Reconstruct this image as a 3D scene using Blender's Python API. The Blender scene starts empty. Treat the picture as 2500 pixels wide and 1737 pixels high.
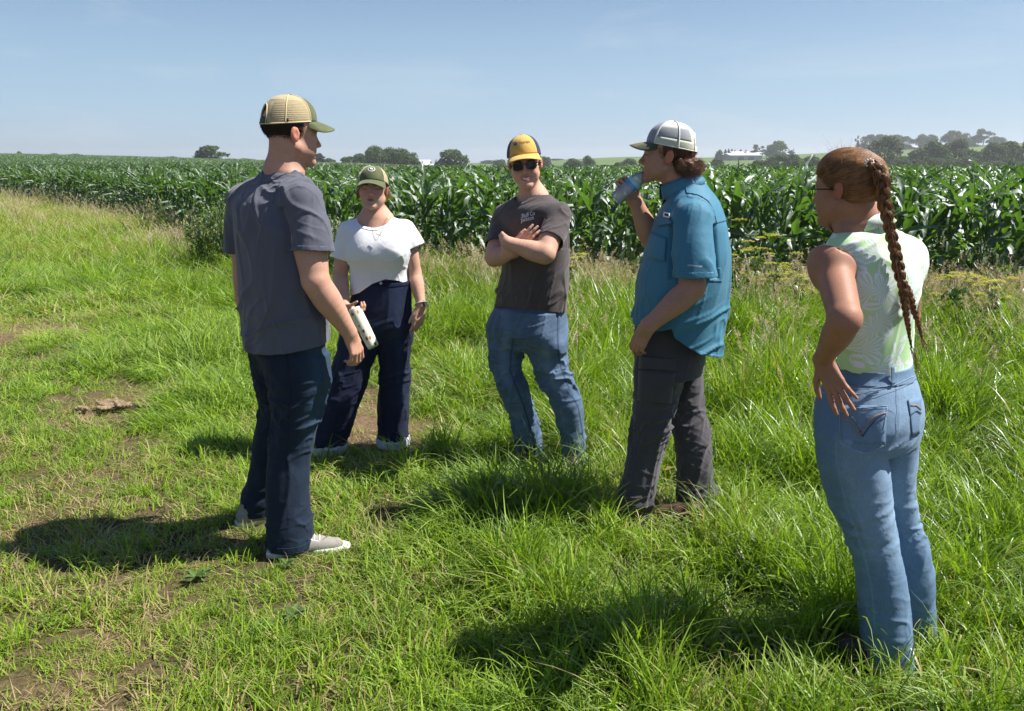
import bpy, bmesh, math, random
import numpy as np
from math import radians as R, sin, cos, pi, sqrt
from mathutils import Vector, Matrix

# ------------------------------------------------------------------ camera
SC = bpy.context.scene
COL = SC.collection
W0, H0, FPX, HORIZ, CAMZ = 2500.0, 1737.0, 1900.0, 400.0, 1.62
PITCH = math.atan((H0 / 2 - HORIZ) / FPX)
camd = bpy.data.cameras.new('camera')
camd.sensor_width = 36.0
camd.lens = 36.0 * FPX / W0
camd.clip_start = 0.05
camd.clip_end = 6000.0
cam = bpy.data.objects.new('camera', camd)
COL.objects.link(cam)
cam.location = (0, 0, CAMZ)
cam.rotation_euler = (pi / 2 - PITCH, 0, 0)
SC.camera = cam

# ------------------------------------------------------------------ light
SUN_AZ = R(3.0)       # angle of the sun from +x towards +y (behind the people)
SUN_EL = R(54.5)
SUNV = Vector((cos(SUN_AZ) * cos(SUN_EL), sin(SUN_AZ) * cos(SUN_EL), sin(SUN_EL)))
world = bpy.data.worlds.new('World')
SC.world = world
world.use_nodes = True
wn = world.node_tree
wn.nodes.clear()
wo = wn.nodes.new('ShaderNodeOutputWorld')
bg = wn.nodes.new('ShaderNodeBackground')
sky = wn.nodes.new('ShaderNodeTexSky')
sky.sky_type = 'NISHITA'
sky.sun_disc = False
sky.sun_elevation = SUN_EL
sky.sun_rotation = pi / 2 - SUN_AZ
sky.altitude = 200
sky.air_density = 1.0
sky.dust_density = 0.35
sky.ozone_density = 1.6
bg.inputs['Strength'].default_value = 0.041
# thin wisps of cloud, laid out by direction over the whole sky
tc = wn.nodes.new('ShaderNodeTexCoord')
mp = wn.nodes.new('ShaderNodeMapping')
mp.inputs['Scale'].default_value = (1.6, 1.6, 9.0)
mp.inputs['Location'].default_value = (0.35, 0.1, 0.0)
nz = wn.nodes.new('ShaderNodeTexNoise')
nz.inputs['Scale'].default_value = 1.7
nz.inputs['Detail'].default_value = 9
nz.inputs['Roughness'].default_value = 0.62
nz.inputs['Distortion'].default_value = 0.5
cr = wn.nodes.new('ShaderNodeValToRGB')
cr.color_ramp.elements[0].position = 0.53
cr.color_ramp.elements[0].color = (0, 0, 0, 1)
cr.color_ramp.elements[1].position = 0.78
cr.color_ramp.elements[1].color = (0.35, 0.35, 0.35, 1)
mx = wn.nodes.new('ShaderNodeMixRGB')
mx.blend_type = 'MIX'
mx.inputs['Color2'].default_value = (10.5, 11.0, 11.4, 1)
wn.links.new(tc.outputs['Generated'], mp.inputs['Vector'])
wn.links.new(mp.outputs['Vector'], nz.inputs['Vector'])
wn.links.new(nz.outputs['Fac'], cr.inputs['Fac'])
wn.links.new(cr.outputs['Color'], mx.inputs['Fac'])
# pale humid air low over the horizon, all the way round
sx = wn.nodes.new('ShaderNodeSeparateXYZ'); wn.links.new(tc.outputs['Generated'], sx.inputs[0])
mr = wn.nodes.new('ShaderNodeMapRange'); mr.interpolation_type = 'SMOOTHSTEP'
mr.inputs['From Min'].default_value = -0.02; mr.inputs['From Max'].default_value = 0.33
mr.inputs['To Min'].default_value = 0.92; mr.inputs['To Max'].default_value = 0.0
wn.links.new(sx.outputs['Z'], mr.inputs['Value'])
hz = wn.nodes.new('ShaderNodeMixRGB'); hz.inputs['Color2'].default_value = (6.8, 8.8, 9.0, 1)
wn.links.new(mr.outputs[0], hz.inputs['Fac']); wn.links.new(sky.outputs['Color'], hz.inputs['Color1'])
hb = wn.nodes.new('ShaderNodeMixRGB'); hb.blend_type = 'MULTIPLY'; hb.inputs['Fac'].default_value = 1; hb.inputs['Color2'].default_value = (0.84, 0.98, 1.25, 1)
wn.links.new(hz.outputs[0], hb.inputs['Color1'])
wn.links.new(hb.outputs['Color'], mx.inputs['Color1'])
wn.links.new(mx.outputs['Color'], bg.inputs['Color'])
wn.links.new(bg.outputs['Background'], wo.inputs['Surface'])

sund = bpy.data.lights.new('sun', 'SUN')
sund.energy = 5.0
sund.angle = R(0.55)
sund.color = (1.0, 0.955, 0.88)
sun = bpy.data.objects.new('sun', sund)
COL.objects.link(sun)
sun.rotation_euler = (-SUNV).to_track_quat('-Z', 'Y').to_euler()
sun.location = (20, 5, 30)

vs = SC.view_settings
vs.view_transform = 'Standard'
vs.look = 'None'
vs.gamma = 1.0
vs.exposure = 0.92
vs.use_curve_mapping = False
cy = SC.cycles
cy.max_bounces = 7
cy.diffuse_bounces = 3
cy.glossy_bounces = 3
cy.transmission_bounces = 6
cy.transparent_max_bounces = 12
cy.volume_bounces = 0
cy.sample_clamp_indirect = 6.0
cy.caustics_reflective = False
cy.caustics_refractive = False

# ------------------------------------------------------------------ geometry helpers
CP, SP = cos(PITCH), sin(PITCH)


def P(u, v, y):
    """World point at forward distance y that lies on the ray through photo pixel (u, v)."""
    a = (H0 / 2 - v) / FPX
    dy = CP + a * SP
    dz = -SP + a * CP
    t = y / dy
    return np.array([(u - W0 / 2) / FPX * t, y, CAMZ + dz * t])


def G(u, v, z=0.0):
    """World point at height z below the horizon seen at (u, v)."""
    a = (H0 / 2 - v) / FPX
    dy = CP + a * SP
    dz = -SP + a * CP
    t = (z - CAMZ) / dz
    return np.array([(u - W0 / 2) / FPX * t, dy * t, z])


def UV(x, y, z):
    """photo pixel of a world point (vectorised)."""
    zc = y * CP - (z - CAMZ) * SP
    zc = np.maximum(zc, 0.05)
    yc = y * SP + (z - CAMZ) * CP
    return W0 / 2 + FPX * x / zc, H0 / 2 - FPX * yc / zc


def tag(o, label=None, cat=None, group=None, kind=None):
    if label: o['label'] = label
    if cat: o['category'] = cat
    if group: o['group'] = group
    if kind: o['kind'] = kind
    return o


def link(o, parent=None):
    COL.objects.link(o)
    if parent is not None:
        o.parent = parent
    return o


def empty(name, loc=(0, 0, 0), rz=0.0):
    o = bpy.data.objects.new(name, None)
    o.empty_display_size = 0.1
    o.location = loc
    o.rotation_euler = (0, 0, rz)
    COL.objects.link(o)
    return o


def meshdata(name, V, F, mats=None, smooth=True, midx=None, attrs=None, uv=None):
    """V (n,3); F (m,3) or (m,4) arrays or list of such arrays."""
    V = np.asarray(V, dtype=np.float32)
    Fs = F if isinstance(F, list) else [F]
    Fs = [np.asarray(f, dtype=np.int32) for f in Fs if len(f)]
    me = bpy.data.meshes.new(name)
    me.vertices.add(len(V))
    me.vertices.foreach_set('co', V.ravel())
    nl = sum(f.size for f in Fs)
    npoly = sum(len(f) for f in Fs)
    me.loops.add(nl)
    me.polygons.add(npoly)
    me.loops.foreach_set('vertex_index', np.concatenate([f.ravel() for f in Fs]))
    tot = np.concatenate([np.full(len(f), f.shape[1], np.int32) for f in Fs])
    start = np.concatenate([[0], np.cumsum(tot)[:-1]]).astype(np.int32)
    me.polygons.foreach_set('loop_start', start)
    if midx is not None:
        me.polygons.foreach_set('material_index', np.asarray(midx, np.int32))
    me.update(calc_edges=True)
    me.polygons.foreach_set('use_smooth', np.full(npoly, bool(smooth)))
    if mats is not None:
        for m in (mats if isinstance(mats, (list, tuple)) else [mats]):
            me.materials.append(m)
    if attrs:
        for k, a in attrs.items():
            a = np.asarray(a, np.float32)
            if a.ndim == 1:
                at = me.attributes.new(k, 'FLOAT', 'POINT')
                at.data.foreach_set('value', a)
            elif a.shape[1] == 3:
                at = me.attributes.new(k, 'FLOAT_VECTOR', 'POINT')
                at.data.foreach_set('vector', a.ravel())
            else:
                at = me.attributes.new(k, 'FLOAT_COLOR', 'POINT')
                at.data.foreach_set('color', a.ravel())
    return me


def meshobj(name, V, F, mats=None, parent=None, **kw):
    o = bpy.data.objects.new(name, meshdata(name, V, F, mats, **kw))
    return link(o, parent)


class MB:
    """collects simple solids into one mesh"""
    def __init__(s): s.V = []; s.Q = []; s.T = []; s.n = 0
    def add(s, V, Q=(), T=()):
        V = np.asarray(V, float)
        s.V.append(V)
        if len(Q): s.Q.append(np.asarray(Q, int) + s.n)
        if len(T): s.T.append(np.asarray(T, int) + s.n)
        s.n += len(V)
    def box(s, c, d, rot=None):
        c = np.asarray(c, float); d = np.asarray(d, float) / 2
        v = np.array([[x, y, z] for x in (-1, 1) for y in (-1, 1) for z in (-1, 1)], float) * d
        if rot is not None: v = v @ np.asarray(rot).T
        s.add(v + c, [[0, 1, 3, 2], [4, 6, 7, 5], [0, 4, 5, 1], [2, 3, 7, 6], [0, 2, 6, 4], [1, 5, 7, 3]])
    def tube(s, pts, r, n=8, cap=True, flat=1.0):
        V, Q, T = tube_geo(pts, r, n, cap, flat)
        s.add(V, Q, T)
    def lathe(s, prof, n=16, M=None):
        V, Q, T = lathe_geo(prof, n)
        if M is not None: V = xf(M, V)
        s.add(V, Q, T)
    def build(s, name, mats=None, parent=None, **kw):
        F = []
        if s.Q: F.append(np.concatenate(s.Q))
        if s.T: F.append(np.concatenate(s.T))
        return meshobj(name, np.concatenate(s.V), F, mats, parent, **kw)
    def data(s, name, mats=None, **kw):
        F = []
        if s.Q: F.append(np.concatenate(s.Q))
        if s.T: F.append(np.concatenate(s.T))
        return meshdata(name, np.concatenate(s.V), F, mats, **kw)


def xf(M, V):
    M = np.asarray(M)
    return np.asarray(V) @ M[:3, :3].T + M[:3, 3]


def frames(pts):
    pts = np.asarray(pts, float)
    t = np.gradient(pts, axis=0)
    t /= np.linalg.norm(t, axis=1, keepdims=True) + 1e-12
    up = np.array([0, 0, 1.0]) if abs(t[0][2]) < 0.9 else np.array([0, 1.0, 0])
    a = np.cross(up, t[0]); a /= np.linalg.norm(a)
    A = [a]
    for i in range(1, len(pts)):
        a = A[-1] - t[i] * np.dot(A[-1], t[i])
        a /= np.linalg.norm(a) + 1e-12
        A.append(a)
    A = np.array(A)
    return t, A, np.cross(t, A)


def tube_geo(pts, r, n=8, cap=True, flat=1.0):
    pts = np.asarray(pts, float)
    m = len(pts)
    r = np.broadcast_to(np.asarray(r, float), (m,))
    t, A, B = frames(pts)
    th = np.arange(n) / n * 2 * pi
    V = pts[:, None, :] + r[:, None, None] * (A[:, None, :] * np.cos(th)[None, :, None] + flat * B[:, None, :] * np.sin(th)[None, :, None])
    V = V.reshape(-1, 3)
    i = np.arange(m - 1)[:, None] * n
    j = np.arange(n)[None, :]
    k = (j + 1) % n
    Q = np.stack([i + j, i + k, i + n + k, i + n + j], -1).reshape(-1, 4)
    T = []
    if cap:
        c0, c1 = len(V), len(V) + 1
        V = np.vstack([V, pts[0], pts[-1]])
        T = [[c0, (a + 1) % n, a] for a in range(n)] + [[c1, (m - 1) * n + a, (m - 1) * n + (a + 1) % n] for a in range(n)]
    return V, Q, np.array(T, int).reshape(-1, 3)


def lathe_geo(prof, n=16):
    prof = np.asarray(prof, float)
    m = len(prof)
    th = np.arange(n) / n * 2 * pi
    V = np.stack([prof[:, 0][:, None] * np.cos(th), prof[:, 0][:, None] * np.sin(th), np.broadcast_to(prof[:, 1][:, None], (m, n))], -1).reshape(-1, 3)
    i = np.arange(m - 1)[:, None] * n
    j = np.arange(n)[None, :]
    k = (j + 1) % n
    Q = np.stack([i + j, i + k, i + n + k, i + n + j], -1).reshape(-1, 4)
    return V, Q, np.zeros((0, 3), int)


# vectorised value noise ---------------------------------------------------
def _hash(ix, iy, iz, seed):
    with np.errstate(over='ignore'):
        h = (ix * 374761393 + iy * 668265263 + iz * 2147483647 + seed * 144665) & 0xffffffff
        h = ((h ^ (h >> 13)) * 1274126177) & 0xffffffff
        h = h ^ (h >> 16)
    return (h & 0xffff) / 32767.5 - 1.0


def vnoise(p, seed=0):
    p = np.asarray(p, float)
    i = np.floor(p).astype(np.int64)
    f = p - i
    f = f * f * f * (f * (f * 6 - 15) + 10)
    x, y, z = i[..., 0], i[..., 1], i[..., 2]
    fx, fy, fz = f[..., 0], f[..., 1], f[..., 2]
    r = 0
    for dx in (0, 1):
        wx = fx if dx else 1 - fx
        for dy in (0, 1):
            wy = fy if dy else 1 - fy
            for dz in (0, 1):
                wz = fz if dz else 1 - fz
                r = r + wx * wy * wz * _hash(x + dx, y + dy, z + dz, seed)
    return r


def fbm(p, oct=3, seed=0, gain=0.5):
    p = np.asarray(p, float)
    a, r, s = 1.0, 0, 0
    for k in range(oct):
        r = r + a * vnoise(p * 2.03 ** k, seed + k * 17)
        s += a
        a *= gain
    return r / s


def smooth01(a, b, x):
    t = np.clip((np.asarray(x, float) - a) / (b - a), 0, 1)
    return t * t * (3 - 2 * t)


# ------------------------------------------------------------------ materials
def lin(c):
    return tuple(((x / 12.92) if x <= 0.04045 else ((x + 0.055) / 1.055) ** 2.4) for x in c)


def hexc(h):
    h = h.lstrip('#')
    return lin(tuple(int(h[i:i + 2], 16) / 255 for i in (0, 2, 4)))


class NT:
    def __init__(s, name):
        s.m = bpy.data.materials.new(name)
        s.m.use_nodes = True
        s.t = s.m.node_tree
        s.t.nodes.clear()
        s.out = s.t.nodes.new('ShaderNodeOutputMaterial')
    def n(s, kind, **kw):
        nd = s.t.nodes.new('ShaderNode' + kind)
        for k, v in kw.items():
            if hasattr(nd, k) and not k[0].isupper():
                setattr(nd, k, v)
            else:
                nd.inputs[k.replace('_', ' ')].default_value = v
        return nd
    def l(s, a, ai, b, bi):
        s.t.links.new(a.outputs[ai], b.inputs[bi])
    def coord(s, scale=(1, 1, 1), kind='Object'):
        c = s.n('TexCoord'); m = s.n('Mapping')
        m.inputs['Scale'].default_value = scale
        s.l(c, kind, m, 'Vector')
        return m
    def noise(s, scale, detail=3, rough=0.55, vec=None, dist=0.0):
        x = s.n('TexNoise')
        x.inputs['Scale'].default_value = scale
        x.inputs['Detail'].default_value = detail
        x.inputs['Roughness'].default_value = rough
        x.inputs['Distortion'].default_value = dist
        if vec is not None: s.l(vec, 'Vector', x, 'Vector')
        return x
    def ramp(s, src, so, stops):
        r = s.n('ValToRGB')
        e = r.color_ramp.elements
        while len(e) > len(stops): e.remove(e[-1])
        while len(e) < len(stops): e.new(0.5)
        for k, (p_, c) in enumerate(stops):
            e[k].position = p_
            c = (c, c, c) if isinstance(c, (int, float)) else c
            e[k].color = tuple(c)[:3] + (1,)
        s.l(src, so, r, 'Fac')
        return r
    def mix(s, fac, c1, c2, mode='MIX'):
        m = s.n('MixRGB'); m.blend_type = mode
        for nm, x in (('Fac', fac), ('Color1', c1), ('Color2', c2)):
            if isinstance(x, tuple) and len(x) == 2 and hasattr(x[0], 'outputs'):
                s.t.links.new(x[0].outputs[x[1]], m.inputs[nm])
            elif isinstance(x, (int, float)):
                m.inputs[nm].default_value = x if nm == 'Fac' else (x, x, x, 1)
            else:
                m.inputs[nm].default_value = tuple(x)[:3] + (1,)
        return m
    def bump(s, src, so, strength=0.3, dist=0.01, prev=None):
        b = s.n('Bump')
        b.inputs['Strength'].default_value = strength
        b.inputs['Distance'].default_value = dist
        s.l(src, so, b, 'Height')
        if prev is not None: s.l(prev, 'Normal', b, 'Normal')
        return b
    def done(s, sh, so='BSDF'):
        s.l(sh, so, s.out, 'Surface')
        return s.m


def simple(name, col, rough=0.6, spec=0.5, metal=0.0, var=0.0, scale=20, bump=0.0, bscale=200, bdist=0.002, **kw):
    t = NT(name)
    b = t.n('BsdfPrincipled')
    b.inputs['Roughness'].default_value = rough
    b.inputs['Metallic'].default_value = metal
    b.inputs['Specular IOR Level'].default_value = spec
    for k, v in kw.items():
        b.inputs[k.replace('_', ' ')].default_value = v
    vec = t.coord()
    if var > 0:
        nz = t.noise(scale, 4, 0.6, vec)
        c1 = tuple(max(0, x * (1 - var)) for x in col); c2 = tuple(min(1, x * (1 + var)) for x in col)
        r = t.ramp(nz, 'Fac', [(0.3, c1), (0.7, c2)])
        t.l(r, 'Color', b, 'Base Color')
    else:
        b.inputs['Base Color'].default_value = tuple(col)[:3] + (1,)
    if bump > 0:
        n2 = t.noise(bscale, 3, 0.6, vec)
        t.l(t.bump(n2, 'Fac', bump, bdist), 'Normal', b, 'Normal')
    return t.done(b)


def foliage_mat(name, col_a, col_b, trans=0.35, rough=0.5, gloss=0.25, dry=None, tcol=None, instancer=True, vein=False):
    """leaf material: diffuse+translucent+gloss; colour varies by object random, position and the 'tint' attribute"""
    t = NT(name)
    oi = t.n('ObjectInfo')
    geo = t.n('NewGeometry')
    nzv = t.noise(0.9, 2, 0.5); t.l(geo, 'Position', nzv, 'Vector')
    at = t.n('Attribute', attribute_name='rnd')
    a1 = t.n('Math', operation='MULTIPLY'); t.l(oi, 'Random', a1, 0); a1.inputs[1].default_value = 0.40
    a2 = t.n('Math', operation='MULTIPLY_ADD'); t.l(at, 'Fac', a2, 0); a2.inputs[1].default_value = 0.60; t.t.links.new(a1.outputs[0], a2.inputs[2])
    a3 = t.n('Math', operation='MULTIPLY_ADD'); t.l(nzv, 'Fac', a3, 0); a3.inputs[1].default_value = 0.5; t.t.links.new(a2.outputs[0], a3.inputs[2])
    nz4 = t.noise(4.5, 2, 0.5); t.l(geo, 'Position', nz4, 'Vector')
    a4 = t.n('Math', operation='MULTIPLY_ADD'); t.l(nz4, 'Fac', a4, 0); a4.inputs[1].default_value = 0.6; t.t.links.new(a3.outputs[0], a4.inputs[2])
    a5 = t.n('Math', operation='MULTIPLY'); t.l(a4, 0, a5, 0); a5.inputs[1].default_value = 0.70
    r = t.ramp(a5, 0, [(0.28, col_a), (0.95, col_b)])
    col = (r, 'Color')
    if dry is not None:
        ti = t.n('Attribute', attribute_name='tint'); ti.attribute_type = 'INSTANCER'
        md = t.n('Math', operation='ADD', use_clamp=True); t.l(ti, 'Fac', md, 0)
        # single blades differ around the tuft's dryness
        s1 = t.n('Math', operation='GREATER_THAN'); 
        t.l(at, 'Fac', s1, 1); t.l(ti, 'Fac', s1, 0)
        mm = t.mix((s1, 0), col, dry)
        col = (mm, 'Color')
    dif = t.n('BsdfDiffuse'); t.t.links.new(col[0].outputs[col[1]], dif.inputs['Color'])
    tr = t.n('BsdfTranslucent')
    tc_ = t.mix(1.0, col, tcol or (1.25, 1.35, 0.45), 'MULTIPLY')
    t.l(tc_, 'Color', tr, 'Color')
    m1 = t.n('MixShader'); m1.inputs[0].default_value = trans
    t.l(dif, 0, m1, 1); t.l(tr, 0, m1, 2)
    gl = t.n('BsdfGlossy'); gl.inputs['Roughness'].default_value = rough; gl.inputs['Color'].default_value = (0.9, 0.95, 1, 1)
    fr = t.n('LayerWeight'); fr.inputs['Blend'].default_value = 0.22
    fm = t.n('Math', operation='MULTIPLY_ADD', use_clamp=True); t.l(fr, 'Fresnel', fm, 0); fm.inputs[1].default_value = gloss; fm.inputs[2].default_value = 0.0
    pw = t.n('Math', operation='MINIMUM'); t.t.links.new(fm.outputs[0], pw.inputs[0]); pw.inputs[1].default_value = gloss * .35
    fm = pw
    m2 = t.n('MixShader'); t.t.links.new(fm.outputs[0], m2.inputs[0])
    t.l(m1, 0, m2, 1); t.l(gl, 0, m2, 2)
    t.l(m2, 0, t.out, 'Surface')
    return t.m


# ------------------------------------------------------------------ instancing of stuff (grass, far corn)
def scatter(name, pts, rot, scl, idx, protos, tint=None, label=None, cat=None):
    """one 'stuff' object: points carrying rotation, scale and choice; geometry nodes place the tufts"""
    coll = bpy.data.collections.new(name + '_kinds')
    for k, me in enumerate(protos):
        po = bpy.data.objects.new('kind_%03d' % k, me)
        coll.objects.link(po)
    n = len(pts)
    me = bpy.data.meshes.new(name)
    me.vertices.add(n)
    me.vertices.foreach_set('co', np.asarray(pts, np.float32).ravel())
    for nm, arr in (('rot', rot), ('scl', scl)):
        a = me.attributes.new(nm, 'FLOAT_VECTOR', 'POINT'); a.data.foreach_set('vector', np.asarray(arr, np.float32).ravel())
    a = me.attributes.new('idx', 'INT', 'POINT'); a.data.foreach_set('value', np.asarray(idx, np.int32))
    a = me.attributes.new('tint', 'FLOAT', 'POINT'); a.data.foreach_set('value', np.asarray(tint if tint is not None else np.zeros(n), np.float32))
    o = bpy.data.objects.new(name, me)
    COL.objects.link(o)
    ng = bpy.data.node_groups.new(name + '_nodes', 'GeometryNodeTree')
    ng.interface.new_socket('Geometry', in_out='INPUT', socket_type='NodeSocketGeometry')
    ng.interface.new_socket('Geometry', in_out='OUTPUT', socket_type='NodeSocketGeometry')
    gi = ng.nodes.new('NodeGroupInput'); go = ng.nodes.new('NodeGroupOutput')
    ci = ng.nodes.new('GeometryNodeCollectionInfo')
    ci.inputs['Collection'].default_value = coll
    ci.inputs['Separate Children'].default_value = True
    ci.inputs['Reset Children'].default_value = True
    ip = ng.nodes.new('GeometryNodeInstanceOnPoints')
    ip.inputs['Pick Instance'].default_value = True
    def na(nm, dt):
        x = ng.nodes.new('GeometryNodeInputNamedAttribute'); x.data_type = dt; x.inputs['Name'].default_value = nm; return x
    ng.links.new(gi.outputs[0], ip.inputs['Points'])
    ng.links.new(ci.outputs[0], ip.inputs['Instance'])
    ng.links.new(na('idx', 'INT').outputs[0], ip.inputs['Instance Index'])
    ng.links.new(na('rot', 'FLOAT_VECTOR').outputs[0], ip.inputs['Rotation'])
    ng.links.new(na('scl', 'FLOAT_VECTOR').outputs[0], ip.inputs['Scale'])
    ng.links.new(ip.outputs[0], go.inputs[0])
    md = o.modifiers.new('scatter', 'NODES'); md.node_group = ng
    tag(o, label, cat, kind='stuff')
    return o
# ------------------------------------------------------------------ terrain
_RU = [-600, 0, 300, 600, 900, 1200, 1500, 2500, 3100]
_MID = [2.9, 2.35, 1.75, 1.0, 0.1, -0.9, -1.25, -1.3, -1.2]
_FV = [404, 404, 403, 402, 401, 397, 389, 383, 385, 379, 367, 350, 338]
_FU = [-600, 300, 600, 800, 1000, 1200, 1400, 1560, 1700, 1900, 2200, 2500, 3100]


def Hh(x, y):
    x = np.asarray(x, float); y = np.asarray(y, float)
    yy = np.maximum(y, 6.0)
    u = 1250 + 1900 * x / (yy * 0.971)
    zm = np.interp(u, _RU, _MID)
    zf = CAMZ + (400 - np.interp(u, _FU, _FV)) * 600 / 2016
    a = smooth01(22, 190, y)
    b = smooth01(262, 600, y)
    c = smooth01(700, 1700, y)
    z = zm * a * (1 - b) + zf * b
    z = z * (1 - c) + (-6) * c
    # gentle lumps of the meadow
    pp = np.stack([x * 0.7, y * 0.7, 0 * x], -1)
    z = z + 0.022 * vnoise(pp, 3) * (1 - smooth01(14, 30, y)) + 0.35 * vnoise(np.stack([x * 0.012, y * 0.012, 0 * x], -1), 5) * smooth01(260, 400, y) * 2
    return z


def shot(u, v):
    """where the ray through (u,v) meets the near meadow (z about 0)"""
    g = G(u, v)
    return g[0], g[1]


# ---- meadow description at control points of the photograph: (u, v, height, dryness, lodging, density)
CTRL = [
    (0, 480, .36, .95, .2, 1), (200, 515, .36, .9, .2, 1), (420, 565, .38, .75, .2, 1), (0, 540, .28, .9, .3, 1), (200, 570, .28, .75, .3, 1), (330, 620, .24, .6, .4, 1), (100, 620, .24, .45, .4, 1),
    (480, 640, .30, .40, .3, 1), (60, 680, .16, .12, .6, 1), (300, 700, .18, .06, .7, 1), (560, 740, .20, .06, .8, 1), (60, 760, .14, .2, .7, .8), (40, 820, .05, .8, .7, .5),
    (150, 850, .09, .35, .7, .8), (300, 860, .15, .05, .8, 1), (480, 880, .18, .04, .9, 1.1), (300, 985, .04, .7, .6, .3), (150, 960, .07, .4, .6, .8), (40, 960, .08, .25, .5, .9),
    (450, 1000, .14, .12, .8, 1), (600, 1000, .16, .05, .9, 1.1), (550, 1090, .12, .2, .7, 1), (100, 1080, .07, .45, .5, .8), (300, 1110, .07, .4, .5, .8),
    (100, 1200, .07, .4, .5, .8), (400, 1200, .07, .3, .5, .8), (480, 1160, .06, .45, .5, .9), (40, 1300, .06, .5, .5, .85), (250, 1330, .07, .4, .4, .8), (500, 1330, .07, .35, .4, .85),
    (700, 1250, .07, .25, .4, .9), (120, 1450, .08, .4, .3, .9), (350, 1430, .09, .4, .3, .9), (560, 1450, .08, .3, .3, .9), (250, 1600, .05, .7, .5, .75), (80, 1600, .07, .4, .3, .9), (130, 1700, .06, .55, .4, .85),
    (420, 1650, .07, .35, .3, .95), (650, 1560, .08, .22, .3, 1), (900, 1450, .10, .22, .4, 1), (800, 1650, .08, .3, .3, 1), (830, 1300, .09, .25, .4, 1), (1000, 1250, .13, .15, .5, 1),
    (800, 1160, .13, .2, .7, 1), (950, 1150, .18, .06, .8, 1.1), (1080, 1150, .2, .06, .6, 1), (1100, 1300, .20, .1, .8, 1.1), (1250, 1240, .22, .08, .7, 1.1), (1400, 1200, .2, .08, .5, 1.1), (1300, 1380, .19, .16, .5, 1),
    (1500, 1350, .19, .15, .4, 1), (1150, 1500, .12, .25, .4, 1), (1400, 1600, .16, .22, .3, 1), (1100, 1680, .10, .3, .3, 1), (1700, 1450, .20, .14, .25, 1), (1650, 1650, .19, .22, .25, 1),
    (1950, 1400, .22, .08, .2, 1.1), (1950, 1640, .2, .18, .25, 1), (2150, 1700, .17, .3, .25, 1), (2400, 1650, .18, .22, .2, 1), (2400, 1400, .2, .12, .2, 1.1), (2400, 1200, .24, .08, .2, 1.1), (1850, 1250, .22, .1, .2, 1),
    (2400, 1000, .30, .15, .2, 1), (1850, 1050, .28, .12, .2, 1), (1850, 850, .36, .12, .15, 1), (1850, 740, .40, .20, .1, 1), (2350, 850, .38, .15, .15, 1), (2350, 740, .42, .26, .1, 1),
    (1500, 950, .25, .12, .3, 1), (1500, 1080, .22, .1, .4, 1), (1180, 950, .25, .12, .3, 1), (1180, 1080, .2, .08, .5, 1), (1120, 820, .32, .25, .2, 1), (1150, 700, .38, .25, .15, 1), (1430, 700, .42, .30, .1, 1), (1420, 820, .36, .2, .2, 1),
    (790, 1118, .05, .3, .5, .8), (960, 1102, .05, .3, .5, .8), (870, 1085, .05, .4, .5, .6), (760, 1372, .04, .3, .4, .9), (700, 1385, .04, .3, .4, .9), (1600, 1296, .08, .2, .4, 1), (1330, 1150, .15, .12, .4, 1), (1390, 1175, .15, .12, .4, 1), (940, 1045, .02, .9, .5, .05), (860, 1040, .02, .9, .5, .05), (1000, 1040, .03, .8, .5, .15),
    (950, 1030, .03, .9, .5, .12), (880, 1010, .03, .9, .5, .12), (900, 1060, .05, .7, .5, .3), (980, 990, .05, .7, .5, .3), (940, 950, .16, .3, .3, .9), (1040, 1000, .15, .15, .5, 1), (760, 1000, .14, .1, .6, 1), (850, 900, .25, .15, .4, 1),
    (700, 700, .35, .3, .2, 1), (600, 650, .34, .3, .2, 1), (1000, 640, .42, .4, .15, 1),
]
_CT = np.array([list(G(c[0], c[1])[:2]) + list(c[2:]) for c in CTRL])


def meadow(x, y):
    """height, dryness, lodging, density at ground points"""
    x = np.atleast_1d(x); y = np.atleast_1d(y)
    out = np.zeros((len(x), 4)); 
    for s in range(0, len(x), 20000):
        xs, ys = x[s:s + 20000, None], y[s:s + 20000, None]
        # distances measured in relative terms, so that far control points reach further
        sc = 0.5 * (ys + _CT[None, :, 1])
        d2 = ((xs - _CT[None, :, 0]) ** 2 + 0.55 * (ys - _CT[None, :, 1]) ** 2) / (sc * 0.075) ** 2
        w = 1.0 / (d2 ** 1.6 + 0.06)
        out[s:s + 20000] = (w[:, :, None] * _CT[None, :, 2:]).sum(1) / w.sum(1)[:, None]
    return out


# corn field edge on the ground (x, y)
EDGE = np.array([(-42, 58), (-21.1, 33), (-12.3, 24), (-7.8, 17.9), (-4.9, 13.7), (-2.2, 11.4), (0.2, 9.9), (2.4, 8.8), (4.6, 7.9), (9, 6.4), (16, 4.6)], float)


def poly_sample(Pl, step):
    d = np.r_[0, np.cumsum(np.linalg.norm(np.diff(Pl, axis=0), axis=1))]
    # smooth the polyline a little with a dense cubic-ish resample
    s = np.arange(0, d[-1], step)
    fx = np.interp(s, d, Pl[:, 0]); fy = np.interp(s, d, Pl[:, 1])
    k = max(3, int(3.0 / step)); ker = np.hanning(k + 2)[1:-1]; ker /= ker.sum()
    pad = lambda a: np.convolve(np.r_[[a[0]] * (k // 2), a, [a[-1]] * (k - 1 - k // 2)], ker, 'valid')
    return np.stack([pad(fx), pad(fy)], 1)


def offset_poly(Pl, d):
    t = np.gradient(Pl, axis=0); t /= np.linalg.norm(t, axis=1, keepdims=True)
    return Pl + np.stack([-t[:, 1], t[:, 0]], 1) * d


_ED = poly_sample(EDGE, 0.25)


def edge_y(x):
    return np.interp(x, _ED[:, 0], _ED[:, 1])


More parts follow.
